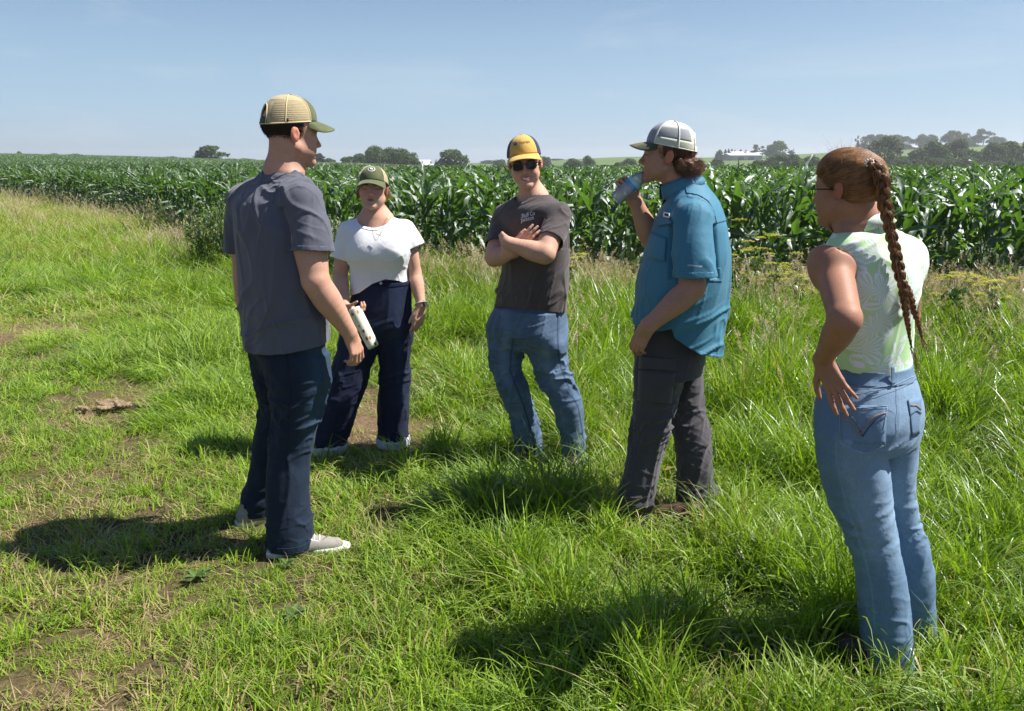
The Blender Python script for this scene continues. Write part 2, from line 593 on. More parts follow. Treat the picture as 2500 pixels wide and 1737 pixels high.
# ---- ground sheet
def build_ground():
    ys = np.r_[np.linspace(-25, 0.5, 14), np.arange(0.7, 14, 0.09), np.geomspace(14, 2400, 140)]
    ts = np.r_[-1.8, -1.6, -1.4, -1.2, np.linspace(-1.1, 1.1, 230), 1.2, 1.4, 1.6, 1.8]
    Y, T = np.meshgrid(ys, ts, indexing='ij')
    X = np.clip(T, -1.1, 1.1) * np.maximum(np.abs(Y), 6.0) * 0.75 + np.sign(T) * np.maximum(np.abs(T) - 1.1, 0) * 1800
    Z = Hh(X, Y)
    ny, nx = Y.shape
    i = (np.arange(ny - 1)[:, None] * nx + np.arange(nx - 1)[None]).ravel()
    Q = np.stack([i, i + 1, i + nx + 1, i + nx], 1)
    V = np.stack([X, Y, Z], -1).reshape(-1, 3)
    x, y = V[:, 0], V[:, 1]
    m = meadow(x, y)
    dry = m[:, 1] * (y < 40)
    bare = np.clip(1.05 - m[:, 3], 0, 1) * (y < 40) * (y > 1)
    hill = smooth01(240, 300, y)
    corn = smooth01(-0.2, 0.4, y - edge_y(x)) * (1 - hill)
    # rough relief of matted thatch near the camera
    V[:, 2] += 0.012 * fbm(np.stack([x * 9, y * 9, 0 * x], -1), 3, 8) * (y < 14)
    at = {'dry': dry, 'bare': bare, 'hill': hill, 'corn': corn}
    t = NT('ground')
    geo = t.n('NewGeometry')
    n1 = t.noise(3.0, 6, 0.65); t.l(geo, 'Position', n1, 'Vector')
    n2 = t.noise(60.0, 5, 0.7); t.l(geo, 'Position', n2, 'Vector')
    green = t.ramp(n2, 'Fac', [(0.3, (.012, .02, .006)), (0.7, (.045, .062, .018))])
    straw = t.ramp(n2, 'Fac', [(0.3, (.075, .052, .03)), (0.55, (.16, .115, .06)), (0.75, (.28, .21, .12))])
    soil = t.ramp(n1, 'Fac', [(0.3, (.05, .032, .02)), (0.7, (.10, .065, .042))])
    def A(nm): return t.n('Attribute', attribute_name=nm)
    md = t.n('Math', operation='MULTIPLY_ADD', use_clamp=True); t.l(A('dry'), 'Fac', md, 0); md.inputs[1].default_value = 1.5; md.inputs[2].default_value = 0.0
    c = t.mix((md, 0), (green, 'Color'), (straw, 'Color'))
    bm_ = t.n('MapRange'); bm_.inputs['From Min'].default_value = .74; bm_.inputs['From Max'].default_value = 1.0; t.l(A('bare'), 'Fac', bm_, 'Value')
    earth = t.ramp(n2, 'Fac', [(0.3, (.10, .06, .038)), (0.55, (.20, .13, .085)), (0.75, (.30, .21, .14))])
    c = t.mix((A('bare'), 'Fac'), (c, 'Color'), (straw, 'Color'))
    c = t.mix((bm_, 0), (c, 'Color'), (earth, 'Color'))
    c = t.mix((A('corn'), 'Fac'), (c, 'Color'), (soil, 'Color'))
    mpn = t.n('Mapping'); mpn.inputs['Scale'].default_value = (0.02, 0.05, 0.02); t.l(geo, 'Position', mpn, 'Vector')
    n3 = t.noise(1.6, 5, 0.6, mpn)
    hillc = t.ramp(n3, 'Fac', [(0.35, (.085, .135, .03)), (0.5, (.10, .165, .038)), (0.68, (.13, .18, .05))])
    n4 = t.noise(0.9, 6, 0.8); t.l(geo, 'Position', n4, 'Vector')
    hs = t.ramp(n4, 'Fac', [(0.3, 0.65), (0.7, 1.25)])
    hillc = t.mix(1.0, (hillc, 'Color'), (hs, 'Color'), 'MULTIPLY')
    c = t.mix((A('hill'), 'Fac'), (c, 'Color'), (hillc, 'Color'))
    b = t.n('BsdfPrincipled'); b.inputs['Roughness'].default_value = 0.95; b.inputs['Specular IOR Level'].default_value = 0.15
    t.l(c, 'Color', b, 'Base Color')
    t.l(t.bump(n2, 'Fac', 0.8, 0.02), 'Normal', b, 'Normal')
    t.done(b)
    o = meshobj('ground', V, Q, t.m, attrs=at)
    tag(o, 'meadow ground with matted straw, a trodden patch and fields beyond', kind='structure')


build_ground()

# ------------------------------------------------------------------ corn
M_LEAF = foliage_mat('corn_leaf', (.045, .090, .034), (.115, .175, .072), trans=0.36, rough=0.55, gloss=0.36, tcol=(1.5, 2.0, 0.35))
M_STALK = simple('corn_stalk', (.09, .15, .04), 0.5, var=.3)


def corn_leaf(rng, L, Wd, phi0, droop, nseg=12):
    """blade growing along +x from the origin, arching down"""
    s = np.linspace(0, 1, nseg + 1)
    phi = phi0 - droop * s ** rng.uniform(1.2, 1.9)
    if rng.random() < .35:                      # a fold past which the tip hangs
        k = rng.uniform(.5, .75); phi = phi - 1.1 * smooth01(k, k + .12, s)
    dx = np.cos(phi); dz = np.sin(phi)
    x = np.r_[0, np.cumsum((dx[1:] + dx[:-1]) / 2)] * L / nseg
    z = np.r_[0, np.cumsum((dz[1:] + dz[:-1]) / 2)] * L / nseg
    yb = 0.10 * L * rng.uniform(-1, 1) * s ** 2
    w = Wd / 2 * np.minimum(1, 0.55 + 0.45 * s / 0.25) * np.clip((1 - s), 0, 1) ** 0.55 * (0.9 + .1 * np.sin(s * 9))
    w[-1] = 0.001
    tw = rng.uniform(-1, 1) * 1.5 * s ** 1.3 + rng.uniform(-.25, .25)
    V = []
    f1, f2 = rng.uniform(3, 5.5), rng.uniform(3, 5.5); p1, p2 = rng.uniform(0, 6, 2)
    for k, c in enumerate((-1, -.5, 0, .5, 1)):
        wav = Wd * 0.17 * abs(c) ** 1.5 * np.sin(2 * pi * (f1 if c < 0 else f2) * s + (p1 if c < 0 else p2)) * smooth01(0, .2, s)
        lift = abs(c) * w * 0.35 * (1 - .5 * s) + wav
        ly = c * w
        nx_, nz_ = -np.sin(phi), np.cos(phi)
        ct, st = np.cos(tw), np.sin(tw)
        oy = ly * ct - lift * st; on = ly * st + lift * ct
        V.append(np.stack([x + nx_ * on, yb + oy, z + nz_ * on], 1))
    V = np.stack(V, 1).reshape(-1, 3)
    i = np.arange(nseg)[:, None] * 5 + np.arange(4)[None]
    i = i.ravel()
    Q = np.stack([i, i + 1, i + 6, i + 5], 1)
    return V, Q


_rng = np.random.default_rng(11)
# leaf shapes for four levels of the plant, low to high: (length, width, start elevation, droop)
_LV = [((.62, .075, .75, 1.9), 4), ((.80, .092, .95, 2.1), 5), ((.80, .095, 1.12, 1.9), 5), ((.66, .082, 1.32, 1.1), 5), ((.46, .055, 1.47, .35), 4)]
LEAF = []
for (L, Wd, ph, dr), cnt in _LV:
    row = []
    for k in range(cnt):
        row.append(corn_leaf(_rng, L * _rng.uniform(.88, 1.15), Wd * _rng.uniform(1.05, 1.3), ph + _rng.uniform(-.14, .14), dr * _rng.uniform(.65, 1.2)))
    LEAF.append(row)
LEAFD = [[meshdata('corn_leaf', V, Q, M_LEAF, attrs={'rnd': np.full(len(V), _rng.random())}) for V, Q in row] for row in LEAF]


def stalk_geo(h):
    z = np.linspace(0, h, 7)
    return tube_geo(np.stack([0 * z, 0 * z, z], 1), np.interp(z, [0, h], [.013, .006]), 6)


_sv = stalk_geo(1.12)
STALKD = meshdata('corn_stalk', _sv[0], [_sv[1], _sv[2]], M_STALK, attrs={'rnd': np.zeros(len(_sv[0]))})


def plan(rng):
    """leaf placements of one plant: (level, variant, height, azimuth, tilt)"""
    az = rng.uniform(0, 2 * pi)
    out = []
    for k, (lev, z) in enumerate([(0, .22), (0, .36), (1, .50), (1, .64), (1, .77), (2, .88), (2, .97), (2, 1.03), (3, 1.07), (3, 1.10), (4, 1.12)]):
        a = az + (k % 2) * pi + rng.normal(0, .38)
        out.append((lev, int(rng.integers(len(LEAF[lev]))), z * rng.uniform(.97, 1.03), a, rng.normal(0, .09)))
    return out


def rotz(a): return np.array([[cos(a), -sin(a), 0], [sin(a), cos(a), 0], [0, 0, 1.0]])


def plant_mesh(name, rng, tops_only=False, n=1, spread=0):
    mb = MB(); rnd = []
    for q in range(n):
        ox = np.array([rng.uniform(-spread, spread), rng.uniform(-spread, spread), 0])
        if not tops_only:
            V, Q, T = stalk_geo(1.12); mb.add(V + ox, Q, T); rnd.append(np.full(len(V), .3))
        for lev, var, z, a, ti in plan(rng):
            if tops_only and z < .85: continue
            V, Q = LEAF[lev][var]
            if tops_only:
                # far plants: every second ring of the same leaf is enough
                ring = V.reshape(-1, 5, 3)[::3][:, ::2]
                m_ = ring.shape[0]
                V = ring.reshape(-1, 3)
                i = (np.arange(m_ - 1)[:, None] * 3 + np.arange(2)[None]).ravel()
                Q = np.stack([i, i + 1, i + 4, i + 3], 1)
            V = V @ rotz(a).T + [0, 0, z] + ox
            mb.add(V, Q); rnd.append(np.full(len(V), rng.random()))
    rnd = np.concatenate(rnd)
    sf = []
    Qs = np.concatenate(mb.Q)
    F = [Qs] + ([np.concatenate(mb.T)] if mb.T else [])
    return meshdata(name, np.concatenate(mb.V), F, M_LEAF, attrs={'rnd': rnd})


def build_corn():
    rng = np.random.default_rng(5)
    near = []; far = []
    row0 = _ED
    k = 0
    while True:
        Pl = poly_sample(offset_poly(_ED, 0.35 + 0.76 * k), 0.185)
        if k > 75: break
        x = Pl[:, 0] + rng.normal(0, .035, len(Pl)); y = Pl[:, 1] + rng.normal(0, .035, len(Pl))
        ok = (y < 46) & (np.abs(x) < 0.70 * y + 2.5) & (y > 3)
        for a, b in zip(x[ok], y[ok]): near.append((a, b, k))
        k += 1
    near = np.array(near)
    # the plants that show largest: the front rows, nearest first
    x, y, kk = near.T
    vis = (np.abs(x) < 0.68 * y + .3) & (kk <= 1)
    order = np.argsort(np.where(vis, y + kk * 3.0, 1e6))
    sel = order[:290]
    rest = np.ones(len(near), bool); rest[sel] = False
    grp = 'corn plants along the edge of the field'
    cnt = 0
    for i in sel:
        px, py = x[i], y[i]
        s = rng.uniform(.78, .99)
        root = empty('corn_plant', (px, py, float(Hh(px, py))), rng.uniform(0, 2 * pi))
        root.scale = (s, s, s * rng.uniform(.96, 1.04))
        root.rotation_euler[0] = rng.normal(0, .035); root.rotation_euler[1] = rng.normal(0, .035)
        pu = float(UV(px, py, .8)[0])
        zone = [(120, 'at the far left end'), (300, 'far left behind the pale grass'), (430, 'left of the leafy bushes'), (560, 'above the leafy bushes'), (880, 'behind the two left people'), (1180, 'between the woman in white and the yellow cap'), (1420, 'behind the man with crossed arms'),
                (1800, 'behind the drinking man'), (2150, 'between the blue shirt and the braided hair'), (2420, 'just right of the braided hair'), (9999, 'beside the right picture edge')]
        zn = [z_ for a_, z_ in zone if pu < a_][0]
        rw = 'outermost corn row' if kk[i] == 0 else 'second corn row'
        tag(root, 'corn plant in the %s %s' % (rw, zn), 'corn plant', 'corn plants of the %s %s' % (rw, zn))
        so = bpy.data.objects.new('stalk', STALKD); link(so, root)
        for lev, var, z, a, ti in plan(rng):
            lo = bpy.data.objects.new('leaf', LEAFD[lev][var])
            lo.location = (0, 0, z); lo.rotation_euler = (0, ti, a)
            link(lo, root)
    protos = [plant_mesh('corn_kind', rng) for _ in range(9)]
    r = near[rest]
    n = len(r)
    pts = np.stack([r[:, 0], r[:, 1], Hh(r[:, 0], r[:, 1])], 1)
    rot = np.stack([rng.normal(0, .04, n), rng.normal(0, .04, n), rng.uniform(0, 6.28, n)], 1)
    sc = rng.uniform(.77, .98, n)
    scatter('corn_crop', pts, rot, np.stack([sc, sc, sc], 1), rng.integers(0, 9, n), protos, label='deep green corn crop filling the field behind its front rows')
    # beyond: patches of tops
    protos2 = [plant_mesh('corn_tops_kind', rng, True, 9, .75) for _ in range(6)]
    P2 = []
    y0 = 44.0
    while y0 < 258:
        st = 1.25 + (y0 - 44) * 0.012
        xs = np.arange(-0.72 * y0, 0.72 * y0, st)
        P2.append(np.stack([xs + rng.uniform(-.5, .5, len(xs)), y0 + rng.uniform(-.5, .5, len(xs)), np.full(len(xs), st)], 1))
        y0 += st
    P2 = np.concatenate(P2)
    P2 = P2[P2[:, 1] > edge_y(P2[:, 0]) + .6]
    n = len(P2)
    pts = np.stack([P2[:, 0], P2[:, 1], Hh(P2[:, 0], P2[:, 1]) - .13], 1)
    rot = np.stack([0 * P2[:, 0], 0 * P2[:, 0], rng.uniform(0, 6.28, n)], 1)
    s = P2[:, 2] / 1.25
    scatter('corn_field_far', pts, rot, np.stack([s, s, np.ones(n) * rng.uniform(.95, 1.05, n)], 1), rng.integers(0, 6, n), protos2, label='far rows of the corn field, only their green tops showing')
    # canopy under the tops where rows close
    ys = np.geomspace(40, 262, 90); ts = np.linspace(-.8, .8, 120)
    Y, T = np.meshgrid(ys, ts, indexing='ij'); X = T * Y
    Z = Hh(X, Y) + 0.92 + .10 * vnoise(np.stack([X * 1.5, Y * 1.5, 0 * X], -1), 4)
    V = np.stack([X, Y, Z], -1).reshape(-1, 3)
    i = (np.arange(89)[:, None] * 120 + np.arange(119)[None]).ravel()
    Q = np.stack([i, i + 1, i + 121, i + 120], 1)
    cc = V[Q].mean(1)
    Q = Q[(cc[:, 1] > edge_y(cc[:, 0]) + 3)]
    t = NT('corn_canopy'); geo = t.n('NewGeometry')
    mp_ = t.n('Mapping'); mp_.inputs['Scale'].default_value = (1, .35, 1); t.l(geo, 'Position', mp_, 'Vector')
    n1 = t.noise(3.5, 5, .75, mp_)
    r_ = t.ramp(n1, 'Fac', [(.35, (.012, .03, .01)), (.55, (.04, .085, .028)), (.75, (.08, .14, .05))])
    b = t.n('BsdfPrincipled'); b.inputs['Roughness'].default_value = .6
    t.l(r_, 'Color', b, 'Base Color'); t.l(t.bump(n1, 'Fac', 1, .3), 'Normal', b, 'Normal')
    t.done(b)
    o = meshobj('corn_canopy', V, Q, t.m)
    tag(o, 'closed canopy of the corn field far from the grass edge', kind='stuff')


build_corn()

# ------------------------------------------------------------------ trees
M_TREE = foliage_mat('tree_leaves', (.028, .058, .016), (.080, .130, .036), trans=.18, rough=.6, gloss=.15, tcol=(1.2, 1.4, .6))
M_TREE2 = foliage_mat('tree_leaves_pale', (.04, .065, .025), (.09, .125, .045), trans=.18, rough=.6, gloss=.15, tcol=(1.2, 1.4, .6))
M_CONI = foliage_mat('conifer_needles', (.012, .026, .012), (.03, .05, .02), trans=.08, rough=.6, gloss=.1)
M_BARK = simple('bark', (.10, .085, .07), .9, var=.35, scale=3)


def crown_data(name, seed, kind, mat):
    """unit crown: 1 high (0.12..1), about 1 wide; thousands of small leaf clumps in lobes with gaps"""
    rng = np.random.default_rng(seed)
    lob = []
    if kind in ('round', 'bush'):
        cz, rz_ = (.50, .34) if kind == 'round' else (.42, .36)
        for k in range(24):
            d = rng.normal(size=3); d /= np.linalg.norm(d); d *= rng.uniform(.45, 1.0) ** .5
            lob.append((d[0] * .30, d[1] * .30, cz + d[2] * rz_, rng.uniform(.12, .20), rng.uniform(.10, .16)))
    elif kind == 'open':
        for k in range(12):
            a = rng.uniform(0, 6.28); r = rng.uniform(.08, .38); z = rng.uniform(.38, .88)
            lob.append((r * cos(a), r * sin(a), z, rng.uniform(.09, .17), rng.uniform(.07, .11)))
    elif kind == 'cone':
        for k in range(14):
            z = .1 + .85 * k / 13; r = .30 * (1 - z) ** .8 * rng.uniform(.3, .6); a = rng.uniform(0, 6.28)
            lob.append((r * cos(a), r * sin(a), z, .05 + .28 * (1 - z), .07))
    P_, N_, S_ = [], [], []
    for (x, y, z, rr, rz) in lob:
        m = int(rng.integers(120, 190) * (rr / .19) ** 1.6) + 30
        d = rng.normal(size=(m, 3)); d /= np.linalg.norm(d, axis=1, keepdims=True)
        d[:, 2] = np.where(d[:, 2] < -.5, -d[:, 2] * .6, d[:, 2])
        rad = rng.uniform(.72, 1.12, m)[:, None] * (1 + .22 * vnoise(d * 2.4 + x * 9, seed))[:, None]
        p = np.array([x, y, z]) + d * rad * [rr, rr, rz]
        P_.append(p); N_.append(d + rng.normal(0, .55, (m, 3))); S_.append(rng.uniform(.016, .036, m))
    P_ = np.concatenate(P_); N_ = np.concatenate(N_); S_ = np.concatenate(S_)
    N_ /= np.linalg.norm(N_, axis=1, keepdims=True)
    r0 = rng.normal(size=P_.shape); a = np.cross(N_, r0); a /= np.linalg.norm(a, axis=1, keepdims=True)
    b = np.cross(N_, a)
    s = S_[:, None]
    V = np.stack([P_ - a * s - b * s * .3, P_ + a * s * .2 - b * s * .9, P_ + a * s + b * s * .2 + N_ * s * .4, P_ - a * s * .1 + b * s], 1).reshape(-1, 3)
    i = np.arange(len(P_)) * 4
    Q = np.stack([i, i + 1, i + 2, i + 3], 1)
    c = (np.percentile(V[:, :2], 98, axis=0) + np.percentile(V[:, :2], 2, axis=0)) / 2
    e = (np.percentile(V[:, :2], 98, axis=0) - np.percentile(V[:, :2], 2, axis=0)).mean()
    V[:, :2] = (V[:, :2] - c) / e
    zl, zh = np.percentile(V[:, 2], 1), np.percentile(V[:, 2], 99)
    lo = {'round': .04, 'bush': .0, 'open': .25, 'cone': .05}[kind]
    V[:, 2] = lo + (V[:, 2] - zl) / (zh - zl) * (1 - lo)
    return meshdata(name, V, Q, mat, smooth=False, attrs={'rnd': np.repeat(rng.random(len(P_)), 4)})


def trunk_data(seed, kind):
    rng = np.random.default_rng(seed)
    mb = MB()
    th = .16 if kind != 'cone' else .07
    zt = .55 if kind != 'cone' else .9
    z = np.linspace(-.03, zt, 7)
    w = np.cumsum(rng.normal(0, .012, (7, 2)), axis=0); w[0] = 0
    mb.tube(np.c_[w, z], np.linspace(.030, .010, 7) if kind != 'bush' else np.linspace(.02, .006, 7), 7)
    if kind != 'cone':
        for k in range(8):
            z0 = rng.uniform(th, .5); a = rng.uniform(0, 6.28)
            b0 = np.array([np.interp(z0, z, w[:, 0]), np.interp(z0, z, w[:, 1]), z0])
            L = rng.uniform(.2, .36)
            s = np.linspace(0, 1, 5)[:, None]
            d = np.array([cos(a), sin(a), .0]); p = b0 + s * L * d * [1, 1, 1] + np.array([0, 0, L]) * (s ** .8) * rng.uniform(.5, 1.0)
            mb.tube(p, np.linspace(.012, .003, 5), 5)
    return mb.data('trunk', M_BARK)


CROWN = {}
for kd, mt, ns in (('round', M_TREE, 4), ('bush', M_TREE, 4), ('open', M_TREE2, 3), ('cone', M_CONI, 2)):
    CROWN[kd] = [(crown_data('crown', 40 + j * 7 + len(kd), kd, mt if (kd != 'round' or j < 3) else M_TREE2), trunk_data(j * 3 + len(kd), kd)) for j in range(ns)]


def tree(u0, u1, vt, y, kind, label, vb=None, name='tree', group=None, rng=random.Random(4)):
    uc = (u0 + u1) / 2
    top = P(uc, vt, y)
    x = top[0]
    z0 = float(Hh(x, y)) - .1
    h = top[2] - z0
    w = (u1 - u0) / 1900 * y
    cd, td = rng.choice(CROWN[kind])
    wn_ = 1.08
    root = empty(name, (x, y, z0), rng.uniform(0, 6.28))
    root.scale = (w / wn_, w / wn_, h / (1.0 if kind != 'cone' else 1.0))
    tag(root, label, 'tree' if name != 'bush' else 'bush', group)
    link(bpy.data.objects.new('trunk', td), root)
    link(bpy.data.objects.new('crown', cd), root)
    return root


G1 = 'small trees on the far left skyline'
G2 = 'trees of the dark grove behind the corn'
G3 = 'trees of the hedge line at the foot of the hill'
G4 = 'trees on top of the hill'
TREES = [
    (40, 56, 371, 300, 'round', 'tiny lone tree far left on the skyline', G1), (118, 148, 376, 330, 'bush', 'low clump on the skyline right of the tiny lone tree', G1),
    (160, 202, 377, 330, 'bush', 'wide low clump in the middle of the left skyline', G1), (203, 226, 381, 330, 'bush', 'smallest low clump on the left skyline', G1),
    (400, 434, 383, 320, 'bush', 'small ragged bush just left of the big round field tree', G1),
    (478, 541, 358, 215, 'round', 'big dark round tree standing alone left of the man in grey', None),
    (548, 580, 388, 330, 'bush', 'low hedge clump right of the lone round tree', G1), (578, 628, 388, 330, 'bush', 'long low hedge clump beside the man in grey', G1),
    (752, 800, 376, 260, 'cone', 'pointed conifer just right of the man in grey', None), (786, 818, 388, 280, 'bush', 'low bush at the foot of the pointed conifer', None),
    (834, 868, 384, 225, 'bush', 'low leftmost tree of the dark grove', G2), (862, 902, 377, 240, 'round', 'second tree from the left of the dark grove', G2),
    (892, 942, 360, 225, 'round', 'tallest tree of the dark grove above the olive cap', G2), (925, 975, 364, 230, 'round', 'broad middle tree of the dark grove', G2),
    (955, 1008, 366, 222, 'round', 'dense tree right of the middle of the dark grove', G2), (985, 1024, 376, 225, 'bush', 'low tree at the right end of the grove beside the white barn', G2),
    (1060, 1080, 396, 240, 'bush', 'tiny bush between the white barn and the rounded tree', None), (1072, 1140, 368, 215, 'bush', 'rounded dark tree alone right of the white barn', None),
    (1174, 1208, 392, 520, 'bush', 'pale hazy tree left of the man in the yellow cap', None), (1206, 1238, 391, 330, 'bush', 'green tree just behind the yellow cap', None),
    (1312, 1346, 384, 330, 'round', 'dark tree just right of the sunglasses', None), (1340, 1375, 388, 560, 'bush', 'pale hazy clump right of the dark tree by the sunglasses', None),
    (1379, 1424, 389, 250, 'round', 'round tree right of the man in the yellow cap', G3), (1424, 1454, 383, 260, 'round', 'taller round tree left of the water bottle', G3),
    (1422, 1462, 403, 245, 'bush', 'low olive bush under the taller round tree', G3), (1456, 1502, 404, 245, 'bush', 'low olive bush left of the water bottle', G3),
    (1494, 1524, 398, 245, 'bush', 'small bush just behind the water bottle', G3), (1516, 1556, 389, 245, 'bush', 'olive bush in front of the drinking man’s face', G3),
    (1556, 1600, 400, 250, 'bush', 'low bush behind the drinking man’s face', G3),
    (1702, 1730, 403, 245, 'bush', 'pale low bush just behind the brown mullet hair', G3), (1729, 1768, 389, 235, 'round', 'dark round bush between the blue shirt and the farm', G3),
    (1792, 1832, 406, 240, 'bush', 'low bush under the farm sheds', G3), (1828, 1880, 393, 240, 'bush', 'broad bush under the right end of the farm sheds', G3),
    (1874, 1925, 380, 235, 'bush', 'big leafy tree below the white roof', G3), (1912, 1962, 379, 235, 'round', 'big leafy tree left of the braided head', G3), (1958, 2004, 383, 238, 'bush', 'round bush touching the braided head', G3),
    (1744, 1756, 371, 455, 'cone', 'slim conifer left of the farm', G4), (1752, 1766, 367, 455, 'round', 'small tree left of the farm', G4),
    (1764, 1778, 366, 500, 'cone', 'first dark conifer behind the grey shed', 'dark conifers behind the farm'), (1773, 1786, 365, 500, 'cone', 'second dark conifer behind the grey shed', 'dark conifers behind the farm'),
    (1781, 1794, 365, 500, 'cone', 'third dark conifer behind the grey shed', 'dark conifers behind the farm'), (1789, 1801, 367, 500, 'cone', 'fourth dark conifer behind the grey shed', 'dark conifers behind the farm'),
    (1801, 1815, 366, 500, 'cone', 'conifer peeping over the white shed roof', 'dark conifers behind the farm'), (1816, 1826, 367, 500, 'cone', 'narrow conifer right of the white shed roof', 'dark conifers behind the farm'),
    (1836, 1856, 354, 480, 'open', 'thin airy tree above the right shed', G4), (1858, 1890, 358, 470, 'open', 'spreading tree right of the sheds', G4), (1874, 1918, 346, 465, 'round', 'tallest spreading tree on the farm hill', G4), (1925, 1940, 368, 500, 'bush', 'small bush near the thin pole on the hill', G4),
    (2088, 2102, 333, 520, 'open', 'thin tree alone left of the hilltop wood', G4),
    (2104, 2140, 331, 540, 'round', 'left tree of the hilltop wood above the braid', G4), (2132, 2172, 330, 540, 'round', 'middle tree of the hilltop wood above the braid', G4), (2165, 2204, 331, 545, 'round', 'right tree of the hilltop wood above the braid', G4), (2196, 2230, 335, 540, 'bush', 'low end tree of the hilltop wood beside the long shed', G4),
    (2238, 2264, 330, 540, 'round', 'tree just right of the long shed', G4), (2260, 2290, 331, 540, 'bush', 'second tree right of the long shed', G4),
    (2305, 2345, 321, 520, 'round', 'tall tree of the rightmost hilltop clump', G4), (2335, 2372, 328, 520, 'bush', 'low middle tree of the rightmost hilltop clump', G4), (2366, 2396, 333, 520, 'bush', 'pale low tree of the rightmost hilltop clump', G4),
    (2384, 2426, 316, 520, 'open', 'tallest airy tree of the rightmost hilltop clump', G4), (2418, 2454, 335, 520, 'bush', 'lowest tree at the right end of the hilltop clump', G4),
    (2126, 2198, 338, 245, 'round', 'tall leafy tree right behind the braided head', G3), (2190, 2226, 384, 235, 'bush', 'low bush right of the tall tree behind the braid', G3),
    (2216, 2272, 367, 235, 'bush', 'rounded tree under the long shed', G3), (2262, 2322, 348, 235, 'round', 'large leafy tree right of the long shed’s hill field', G3), (2308, 2366, 345, 238, 'round', 'large leafy tree in the middle of the right hedge', G3),
    (2352, 2400, 369, 235, 'bush', 'lower tree in the right hedge before the sloping field', G3), (2396, 2452, 352, 235, 'round', 'big dark tree at the right hedge end', G3), (2440, 2498, 350, 238, 'bush', 'big dark bush beside the right picture edge', G3), (2486, 2560, 343, 236, 'round', 'last tree cut by the right picture edge', G3),
]
for (u0, u1, vt, y, kd, lab, grp) in TREES:
    tree(u0, u1, vt, y, kd, lab, group=grp, name='tree' if 'bush' not in lab else 'bush')
_tr = random.Random(9)
for k in range(16):   # undergrowth that closes the hedge line on the right
    uc = 2200 + k * 22 + _tr.uniform(-6, 6)
    tree(uc - 22, uc + 22, 392 + _tr.uniform(-8, 6), 229, 'bush', 'low leafy shrub filling the foot of the right hedge', group='shrubs at the foot of the right hedge', name='bush')

# ------------------------------------------------------------------ farm buildings
M_WROOF = simple('white_metal_roof', (.58, .60, .62), .45, var=.05)
M_GWALL = simple('grey_metal_wall', (.26, .31, .36), .6, var=.08)
M_PWALL = simple('pale_metal_wall', (.55, .58, .60), .6, var=.06)
M_DOOR = simple('dark_shed_door', (.09, .10, .12), .7)


def shed(u0, u1, vr, ve, y, dep, label, wall=M_GWALL, roof=M_WROOF, rz=0.0, doors=1, name='shed'):
    """long gabled metal shed between photo columns u0..u1, ridge at vr, eave at ve"""
    a, b = P(u0, ve, y), P(u1, ve, y)
    L = b[0] - a[0]
    cx, cy = (a[0] + b[0]) / 2, y + dep / 2
    zg = float(Hh(cx, cy)) - .4
    ze = a[2]; zr = P(u0, vr, y + dep / 2)[2]
    zr = max(zr, ze + .6)
    root = empty(name, (cx, cy, zg), rz)
    tag(root, label, 'shed', 'farm sheds on the hill')
    h = max(ze - zg, 1.5)
    mb = MB(); hl, hd = L / 2, dep / 2
    zr_ = h + (zr - ze)
    V = [(-hl, -hd, 0), (hl, -hd, 0), (hl, hd, 0), (-hl, hd, 0), (-hl, -hd, h), (hl, -hd, h), (hl, hd, h), (-hl, hd, h), (-hl, 0, zr_), (hl, 0, zr_)]
    mb.add(V, [[0, 1, 5, 4], [2, 3, 7, 6], [1, 2, 6, 5], [3, 0, 4, 7]], [[4, 7, 8], [5, 9, 6]])
    mb.build('wall', wall, root, smooth=False)
    rb = MB(); e = .5; sl = (zr_ - h) / hd
    for s in (-1, 1):
        o_ = [(-hl - e, s * (hd + e), h - sl * e + .03), (hl + e, s * (hd + e), h - sl * e + .03), (hl + e, 0, zr_ + .03), (-hl - e, 0, zr_ + .03)]
        V = np.array(o_ + [(p[0], p[1], p[2] + .18) for p in o_])
        rb.add(V, [[0, 1, 2, 3], [4, 7, 6, 5], [0, 4, 5, 1], [1, 5, 6, 2], [2, 6, 7, 3], [3, 7, 4, 0]])
    rb.build('roof', roof, root, smooth=False)
    for k in range(doors):
        db = MB(); w = min(3.2, L / (doors + 1))
        xx = -hl + (k + 1) * L / (doors + 1)
        db.box((xx, -hd - .04, h * .36), (w, .08, h * .72))
        db.build('door', M_DOOR, root, smooth=False)
    return root


shed(1784, 1860, 375.5, 380.5, 440, 20, 'longest grey farm shed with white roof on the hill', doors=2)
shed(1790, 1818, 371, 376, 470, 12, 'white roofed barn behind the left part of the long grey shed', doors=0, name='barn')
shed(1828, 1862, 371.5, 376, 475, 14, 'white roofed barn behind the right part of the long grey shed', doors=0, name='barn')
shed(1766, 1786, 376, 378.5, 452, 8, 'small grey outbuilding left of the long grey shed', doors=1)
shed(1894, 1926, 374.5, 377, 480, 10, 'low white roofed shed right of the spreading tree', wall=M_PWALL, doors=0)
shed(2212, 2246, 357, 361, 545, 14, 'long pale shed with white roof before the hilltop wood', wall=M_PWALL, doors=2)
shed(1019, 1045, 392, 401, 300, 12, 'white barn with a bright roof right of the dark grove', wall=M_PWALL, doors=1, name='barn')
shed(1024, 1058, 402, 406, 270, 8, 'low white lean-to in front of the white barn', wall=M_PWALL, doors=0)
_pb = MB(); _pt = P(1938, 363, 500)
_pz = float(Hh(_pt[0], 500))
_pb.tube([(0, 0, 0), (0, 0, _pt[2] - _pz)], .16, 6); _pb.box((0, 0, _pt[2] - _pz - .8), (2.2, .14, .14))
_po = _pb.build('utility_pole', M_BARK); _po.location = (_pt[0], 500, _pz)
tag(_po, 'thin wooden utility pole on the hill ridge right of the farm', 'pole')

